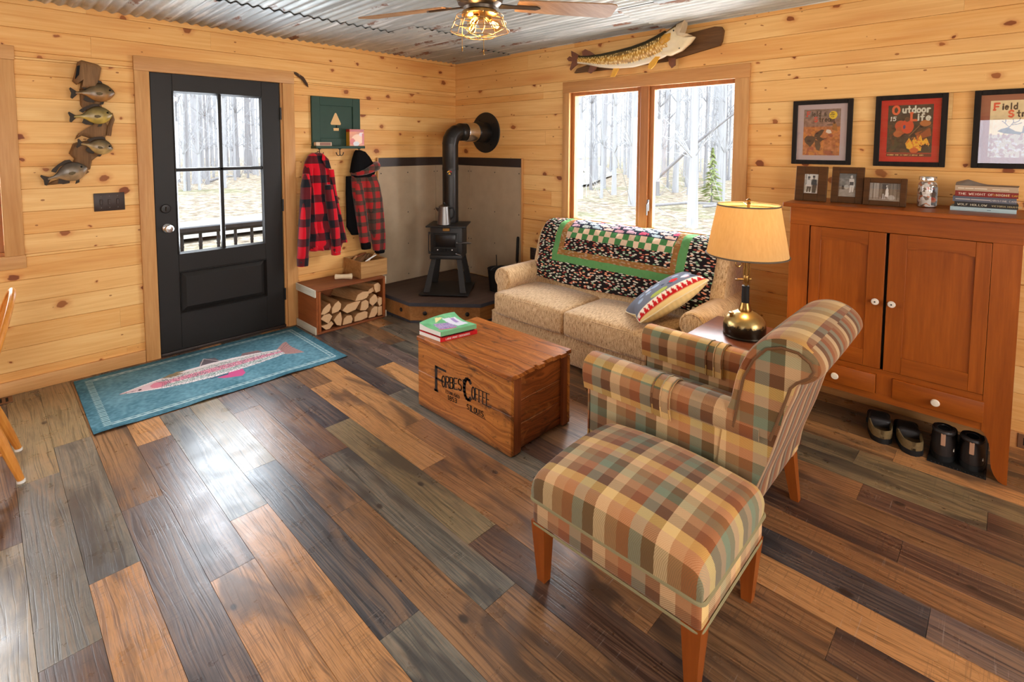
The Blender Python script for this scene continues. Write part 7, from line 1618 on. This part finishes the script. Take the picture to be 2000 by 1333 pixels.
# ------------------------------------------------------------------ mounted fish
def fishbody(ts,tops,bots,axis_pts,wide,colfn,n=18):
    """ts 0..1 along; returns MB + colours. axis_pts(t)->(centre Vector, up Vector); height given by tops/bots"""
    mb=MB(); cols=[]; rings=[]
    for i,t in enumerate(ts):
        c,up,out=axis_pts(t); ring=[]
        for k in range(n):
            a=2*PI*k/n; ca,sa=math.cos(a),math.sin(a); h=tops[i] if sa>0 else bots[i]
            ring.append(c+up*(h*sa)+out*(wide[i]*ca)); cols.append(colfn(t,sa,ca))
        rings.append(ring)
    mb.loft(rings); return mb,cols
def panfish():
    r=thing('panfish_mount','four mounted sunfish on twisted driftwood on the wall left of the door','fish mount',(-3.16,-.02,1.3))
    def blob(pts,y0,y1,name='driftwood'):
        m=MB(); n=len(pts); c=(sum(p[0] for p in pts)/n,sum(p[1] for p in pts)/n); rings=[]
        for f,s in ((0,.86),(.25,1.),(.7,.96),(1,.74)): rings.append([(c[0]+(p[0]-c[0])*s,y0+(y1-y0)*f,c[1]+(p[1]-c[1])*s) for p in pts])
        m.loft(rings); part(name,m,M['drift'],r,ang=60)
    blob([(-3.205,2.07),(-3.185,2.085),(-3.10,2.066),(-3.082,2.045),(-3.10,1.95),(-3.11,1.90),(-3.20,1.895),(-3.19,1.95),(-3.215,1.925),(-3.235,1.945)],-.0015,-.075)
    m=MB(); m.loft([[(-3.212,-.0775,2.04),(-3.198,-.0775,2.045),(-3.205,-.0775,1.985),(-3.225,-.0775,1.955)],[(-3.212,-.06,2.04),(-3.198,-.06,2.045),(-3.205,-.06,1.985),(-3.225,-.06,1.955)]]); part('knot_hollow',m,M['dark'],r,smooth=False)
    blob([(-3.20,1.90),(-3.10,1.90),(-3.088,1.80),(-3.075,1.70),(-3.06,1.66),(-3.078,1.585),(-3.12,1.565),(-3.20,1.60),(-3.235,1.575),(-3.225,1.60),(-3.13,1.67),(-3.19,1.70),(-3.165,1.75),(-3.20,1.80)],-.0015,-.035)
    blob([(-3.245,1.55),(-3.13,1.58),(-3.105,1.48),(-3.155,1.435),(-3.165,1.38),(-3.20,1.365),(-3.255,1.415),(-3.245,1.45),(-3.27,1.485)],-.0015,-.04)
    blob([(-3.19,1.395),(-3.17,1.36),(-3.24,1.315),(-3.31,1.29),(-3.39,1.285),(-3.36,1.31),(-3.28,1.335),(-3.22,1.375)],-.0015,-.03)
    m=MB(); m.tube([(-3.06,-.02,1.60),(-3.052,-.022,1.66),(-3.035,-.025,1.71),(-3.04,-.025,1.745),(-3.07,-.02,1.74)],[.014,.014,.012,.012,.008],8); part('driftwood_branch',m,M['drift'],r)
    def fish(tail,nose,tilt_h,dk,md,bl,y=-.062):
        T,N=Vector((tail[0],y,tail[1])),Vector((nose[0],y,nose[1])); d=(N-T); L=d.length; d.normalize(); up=Vector((-d.z,0,d.x)); out=Vector((0,-1,0)); Hh=tilt_h
        ts=[0,.05,.15,.26,.38,.5,.62,.74,.85,.93,.98,1.]; shp=[.12,.13,.14,.34,.68,.92,1.,.93,.72,.45,.22,.06]
        def ax(t): return T+d*(L*(.12+.88*t)),up,out
        def cf(t,sa,ca):
            c=np.array(lin(dk))*max(0,sa)**.6+np.array(lin(md))*(1-abs(sa)) +np.array(lin(bl))*max(0,-sa)**.6; c=c*(1.15 if (int(t*22+sa)%2) else .75); 
            if t>.86: c=c*.8
            return np.clip(c,0,1)
        mb,c=fishbody(ts,[s*Hh*.52 for s in shp],[s*Hh*.48 for s in shp],ax,[max(.004,s*.022) for s in shp],cf)
        o=part('sunfish',mb,M['vfish'],r,ang=80,label='mounted sunfish'); cattr(o,c)
        P=lambda t,v:T+d*(L*t)+up*(Hh*v)
        def fin(nm,pts,dy=0.,mt=None):
            m=MB(); q=[P(*p)+out*dy for p in pts]; m.add(q+[v-out*.005 for v in q],[list(range(len(q)))[::-1],[len(q)+i for i in range(len(q))]]+[(i,(i+1)%len(q),len(q)+(i+1)%len(q),len(q)+i) for i in range(len(q))]); part(nm,m,mt or M['fin'],o,smooth=False)
        fin('tail_fin',[(.16,.06),(.03,.28),(.0,.22),(.03,0),(.0,-.24),(.04,-.30),(.16,-.07)]); fin('dorsal_fin',[(.33,.18),(.25,.30),(.30,.40),(.45,.55),(.62,.66),(.72,.62),(.76,.46),(.6,.48),(.45,.40)]); fin('anal_fin',[(.33,-.14),(.27,-.34),(.36,-.46),(.5,-.50),(.52,-.40)]); fin('pectoral_fin',[(.72,-.04),(.66,.03),(.57,.02),(.56,-.07),(.62,-.14),(.69,-.11)],.0235,M['fin2']); fin('pelvic_fin',[(.66,-.44),(.60,-.62),(.70,-.60),(.74,-.42)])
        e=MB(); e.ball(P(.885,.13)+out*.017,(.006,.004,.006),10,6); part('eye',e,M['dark'],o)
    M['fin2']=plain('olive_fin',(92,76,46),.45,0,.2,0,0,.3,80)
    M['fin']=plain('dark_fin',(52,40,28),.5,0,.2,0,0,.3,60)
    fish((-3.254,1.868),(-3.022,1.884),.125,(52,42,28),(122,94,48),(158,104,54))
    fish((-3.266,1.716),(-3.040,1.738),.118,(64,54,30),(158,134,66),(188,156,70))
    fish((-3.232,1.552),(-3.046,1.512),.105,(50,42,30),(142,116,70),(186,154,96),-.058)
    fish((-3.408,1.318),(-3.185,1.392),.125,(54,48,44),(118,100,74),(166,132,92),-.058)
panfish()
def pike():
    r=thing('northern_pike_mount','large yellow speckled pike with open mouth mounted on board above the window','fish mount',(-.05,-2.2,2.25))
    m=MB(); pts=[(-1.60,2.165),(-1.63,2.20),(-1.99,2.268),(-2.43,2.332),(-2.80,2.37),(-2.845,2.362),(-2.862,2.335),(-2.852,2.262),(-2.838,2.236),(-2.44,2.17),(-2.0,2.16)]; m.prism(pts,(-.0015,0,0),(0,1,0),(0,0,1),(-.026,0,0)); part('weathered_board',m,M['drift_y'],r,smooth=False)
    # centreline in (y,z) from tail root to gill and head, bulging off the wall
    K=[(-1.665,2.268,.030),(-1.76,2.252,.035),(-1.90,2.232,.042),(-2.05,2.222,.05),(-2.20,2.226,.056),(-2.33,2.245,.06),(-2.43,2.272,.066),(-2.50,2.298,.074)]
    hgt=[.032,.036,.055,.072,.082,.086,.09,.088]; tk=[.012,.018,.03,.038,.042,.044,.046,.046]
    M['pikefin']=plain('rusty_fin',(112,62,34),.4,0,.5,0,0,.4,50); M['pikeyel']=plain('yellow_fin',(222,160,40),.4,0,.5,0,0,.2,60)
    q=random.Random(4); NS=130; n=56; rings=[]; cols=[]
    def ip(A,t): k=t*(len(A)-1); i=min(int(k),len(A)-2); f=k-i; f=f*f*(3-2*f)*.5+f*.5; return A[i]*(1-f)+A[i+1]*f
    Y=[k[0] for k in K]; Zc=[k[1] for k in K]; Xo=[k[2] for k in K]
    spots=[]
    for i in range(NS+1):
        t=i/NS; c=Vector((-.03-ip(Xo,t),ip(Y,t),ip(Zc,t))); c2=Vector((-.03-ip(Xo,min(1,t+.01)),ip(Y,min(1,t+.01)),ip(Zc,min(1,t+.01)))); c1=Vector((-.03-ip(Xo,max(0,t-.01)),ip(Y,max(0,t-.01)),ip(Zc,max(0,t-.01)))); d=(c2-c1).normalized(); up=Vector((0,d.z,-d.y)); 
        if up.z<0: up=-up
        up.normalize(); out=up.cross(d); 
        if out.x>0: out=-out
        h=ip(hgt,t); w=ip(tk,t); ring=[]
        for k in range(n):
            a=2*PI*k/n; ca,sa=math.cos(a),math.sin(a); ring.append(c+up*(h*sa)+out*(w*ca))
            if sa>.62: col=(56,48,28)
            elif sa>.25: col=(120,92,36)
            elif sa>-.6: col=(196,142,44)
            else: col=(222,210,184)
            if -.72<sa<.6:
                for s in spots:
                    if abs(s[0]-t)<.0085 and abs(s[1]-sa)<.045: col=(236,206,128); break
            cols.append(lin(col))
        rings.append(ring)
    tt=NT('pike_skin'); U,V,_=tt.sep(tt.uv()); vo=tt.n('ShaderNodeTexVoronoi',{'Vector':tt.comb(tt.math('MULTIPLY',U,62.),tt.math('MULTIPLY',V,15.),0.),'Scale':1.},out=0,voronoi_dimensions='2D')
    sk=tt.mix(tt.math('MULTIPLY',tt.math('LESS_THAN',vo,.26),tt.attr('spk')),tt.attr('Col',0),lin((240,212,140))); sk=tt.mix(tt.math('MULTIPLY',tt.n('ShaderNodeMapRange',{0:vo,1:.5,2:.75,3:0,4:.6}),tt.attr('spk')),sk,lin((110,78,28))); tt.bsdf(sk,.32,0,.4,tt.bump(vo,.1,.002))
    mb=MB(); mb.loft(rings); b=part('body',mb,tt.m,r,ang=80); cattr(b,cols)
    fattr(b,'spk',[1. if -.68<math.sin(2*PI*(k%n)/n)<.62 else 0. for k in range(len(cols))],'POINT'); lay=b.data.uv_layers.new(name='UVMap')
    for p in b.data.polygons:
        for li in p.loop_indices:
            vi=b.data.loops[li].vertex_index; kk=vi%n; lay.data[li].uv=(vi//n/NS,abs(kk/n-.25) if kk/n<.75 else 1.25-kk/n)
    # head: gill plate, lower jaw, upper jaw with gaping mouth
    def slab(name,pts,x0,x1,mat,lab=None,par=r,in_=.6):
        cy=sum(p[0] for p in pts)/len(pts); cz=sum(p[1] for p in pts)/len(pts); rings=[]
        for f,s in ((0,in_),(.3,.93),(.6,1.),(.85,.95),(1,.72)): rings.append([(x0+(x1-x0)*f,cy+(p[0]-cy)*s,cz+(p[1]-cz)*s) for p in pts])
        m=MB(); m.loft(rings); return part(name,m,mat,par,ang=70,label=lab)
    belly=plain('pike_cream',(224,206,168),.35,0,.5,.06,90,.1,30); dk=plain('pike_olive',(84,68,36),.35,0,.5,.06,90,.4,40); mouth=plain('pike_mouth',(206,184,150),.4,0,.4,.1,50,.2,40)
    head=slab('head',[(-2.455,2.345),(-2.50,2.375),(-2.56,2.40),(-2.585,2.375),(-2.60,2.33),(-2.655,2.305),(-2.70,2.302),(-2.665,2.262),(-2.60,2.215),(-2.52,2.19),(-2.45,2.205),(-2.43,2.27)],-.045,-.142,belly,'cream head and gill plate')
    slab('upper_jaw',[(-2.46,2.35),(-2.52,2.385),(-2.575,2.415),(-2.635,2.436),(-2.622,2.405),(-2.59,2.375),(-2.57,2.34),(-2.50,2.345)],-.055,-.132,dk,'dark olive upper jaw',head)
    slab('mouth_lining',[(-2.57,2.405),(-2.632,2.43),(-2.617,2.38),(-2.60,2.335),(-2.68,2.312),(-2.63,2.30),(-2.575,2.315),(-2.555,2.36)],-.062,-.147,mouth,'pale open mouth lining',head)
    slab('cheek',[(-2.44,2.30),(-2.48,2.345),(-2.535,2.35),(-2.53,2.30),(-2.47,2.265)],-.12,-.153,plain('pike_cheek',(196,140,44),.35,0,.5,.1,140,.35,70),'golden mottled cheek',head,.8)
    e=MB(); e.ball((-.138,-2.555,2.362),(.006,.009,.009),12,8); part('eye',e,M['dark'],head)
    e=MB(); e.ball((-.140,-2.60,2.232),(.003,.006,.004),8,6); part('jaw_pore',e,M['dark'],head)
    def fin(nm,pts,x,mat,par=b):
        m=MB(); n_=len(pts); v=[(x(p) if callable(x) else x,p[0],p[1]) for p in pts]; m.add(v+[(p[0]+.006,p[1],p[2]) for p in v],[list(range(n_)),[n_+i for i in range(n_)][::-1]]+[(i,(i+1)%n_,n_+(i+1)%n_,n_+i) for i in range(n_)]); part(nm,m,mat,par,smooth=False)
    fin('tail_fin',[(-1.68,2.30),(-1.64,2.325),(-1.588,2.352),(-1.592,2.315),(-1.60,2.295),(-1.57,2.308),(-1.545,2.29),(-1.562,2.268),(-1.60,2.262),(-1.575,2.20),(-1.585,2.185),(-1.63,2.215),(-1.68,2.242)],-.058,M['pikefin']); fin('dorsal_fin',[(-1.71,2.285),(-1.705,2.33),(-1.735,2.347),(-1.78,2.325),(-1.84,2.285)],-.062,M['pikefin']); fin('anal_fin',[(-1.80,2.215),(-1.77,2.15),(-1.80,2.138),(-1.85,2.165),(-1.87,2.20)],-.07,M['pikefin'])
    fin('pelvic_fin',[(-2.05,2.15),(-2.03,2.105),(-2.02,2.085),(-2.06,2.082),(-2.10,2.145)],-.12,M['pikeyel']); fin('pectoral_fin',[(-2.42,2.195),(-2.37,2.15),(-2.36,2.118),(-2.385,2.105),(-2.42,2.135),(-2.455,2.19)],-.145,M['pikeyel']); fin('far_pectoral_fin',[(-2.47,2.19),(-2.48,2.14),(-2.50,2.112),(-2.53,2.13),(-2.53,2.18)],-.05,M['pikefin'])
pike()
# ------------------------------------------------------------------ ceiling fan
def fan():
    c=Vector((-2.07,-2.59,0)); r=thing('ceiling_fan','ceiling fan with wooden blades and a caged light hanging from the metal ceiling','ceiling fan',(c.x,c.y,2.4)); g=M['gunmetal']
    m=MB(); m.lathe([(.001,2.42),(.075,2.42),(.085,2.40),(.08,2.36),(.03,2.34),(.02,2.335),(.02,2.27),(.001,2.27)],c,28); part('canopy',m,g,r)
    m=MB(); m.lathe([(.001,2.285),(.06,2.285),(.098,2.265),(.105,2.23),(.105,2.19),(.098,2.17),(.075,2.155),(.07,2.14),(.001,2.14)],c,36); part('motor_housing',m,g,r)
    m=MB(); m.lathe([(.001,2.142),(.072,2.142),(.08,2.135),(.08,2.122),(.06,2.116),(.001,2.116)],c,32); part('switch_housing',m,M['brass'],r,label='warm metal light fitter')
    for k in range(5):
        a=math.radians(-34+72*k); X=Matrix.Translation((c.x,c.y,2.172))@Matrix.Rotation(a,4,'Z')@Matrix.Rotation(math.radians(-11),4,'X')
        pts=[(.17,-.05),(.20,-.056),(.45,-.066),(.60,-.07),(.625,-.064),(.636,-.05),(.645,.05),(.63,.066),(.60,.07),(.45,.066),(.20,.056),(.17,.05)]
        m=MB(); m.prism(pts,(0,0,-.003),(1,0,0),(0,1,0),(0,0,.006),0,X); b=part('blade',m,M['fanwood'],r,smooth=False)
        m=MB(); m.prism([(.09,-.02),(.16,-.014),(.26,-.016),(.28,0),(.26,.016),(.16,.014),(.09,.02)],(0,0,-.010),(1,0,0),(0,1,0),(0,0,.006),0,X); part('blade_iron',m,g,b,smooth=False)
    # wire cage shade
    def ring(R_,z,w): m=MB(); m.tube([(c.x+R_*math.cos(2*PI*k/40),c.y+R_*math.sin(2*PI*k/40),z) for k in range(40)],w,6,closed=True); return m
    m=MB(); lv=[(.072,2.122),(.105,2.118),(.115,2.085),(.131,2.052),(.128,2.046),(.07,2.03)]
    for R_,z in ((.105,2.118),(.118,2.088),(.132,2.052),(.07,2.028)):
        m.tube([(c.x+R_*math.cos(2*PI*k/40),c.y+R_*math.sin(2*PI*k/40),z) for k in range(40)],.0019,6,closed=True)
    for k in range(8):
        a=2*PI*k/8+.2; m.tube([(c.x+R_*math.cos(a),c.y+R_*math.sin(a),z) for R_,z in lv],.0016,6)
    for k in range(4):
        a=2*PI*k/4+.2; m.tube([(c.x+.07*math.cos(a),c.y+.07*math.sin(a),2.028),(c.x,c.y,2.026)],.0024,6)
    m.lathe([(.001,2.016),(.004,2.018),(.007,2.026),(.004,2.034),(.001,2.035)],c,10); part('wire_cage',m,M['wire'],r)
    gm=glass('bulb_glass',(1,.86,.62),.02); em=emit('filament_glow',(1,.58,.2),14)
    for k in range(3):
        a=math.radians(200+120*k); d=Vector((math.cos(a),math.sin(a),0)); o=Vector((c.x,c.y,2.115))+d*.03; ax=(d*.75+Vector((0,0,-.66))).normalized(); X=Matrix.Translation(o)@ax.to_track_quat('Z','Y').to_matrix().to_4x4()
        m=MB(); m.lathe([(.001,0),(.014,0),(.015,.02),(.012,.024),(.001,.024)],(0,0,0),14,0,X); s=part('socket',m,M['brass'],r)
        m=MB(); m.lathe([(.009,.022),(.012,.03),(.022,.05),(.0235,.062),(.019,.076),(.008,.085),(.001,.086)],(0,0,0),18,0,X,cap=False); part('bulb',m,gm,s,label='amber glass bulb')
        m=MB(); 
        for q in range(4):
            b=2*PI*q/4; m.tube([X@Vector((.004*math.cos(b),.004*math.sin(b),.032)),X@Vector((.011*math.cos(b),.011*math.sin(b),.055)),X@Vector((.005*math.cos(b),.005*math.sin(b),.07))],.0016,5)
        part('filament',m,em,s,smooth=True,label='glowing filament')
        l=bpy.data.lights.new('fan_bulb_light','POINT'); l.energy=3.4; l.color=(1,.66,.34); l.shadow_soft_size=.022; ob=bpy.data.objects.new('fan_bulb_light',l); COL.objects.link(ob); ob.location=X@Vector((0,0,.056))
    for dx,dy,z in ((-.062,.05,1.96),(.012,-.012,1.945)):
        m=MB(); m.tube([(c.x+dx,c.y+dy,2.13),(c.x+dx,c.y+dy,z+.02)],.0013,5); m.lathe([(.001,z),(.0035,z+.003),(.003,z+.018),(.001,z+.02)],(c.x+dx,c.y+dy,0),8); part('pull_chain',m,M['brass'],r)
fan()
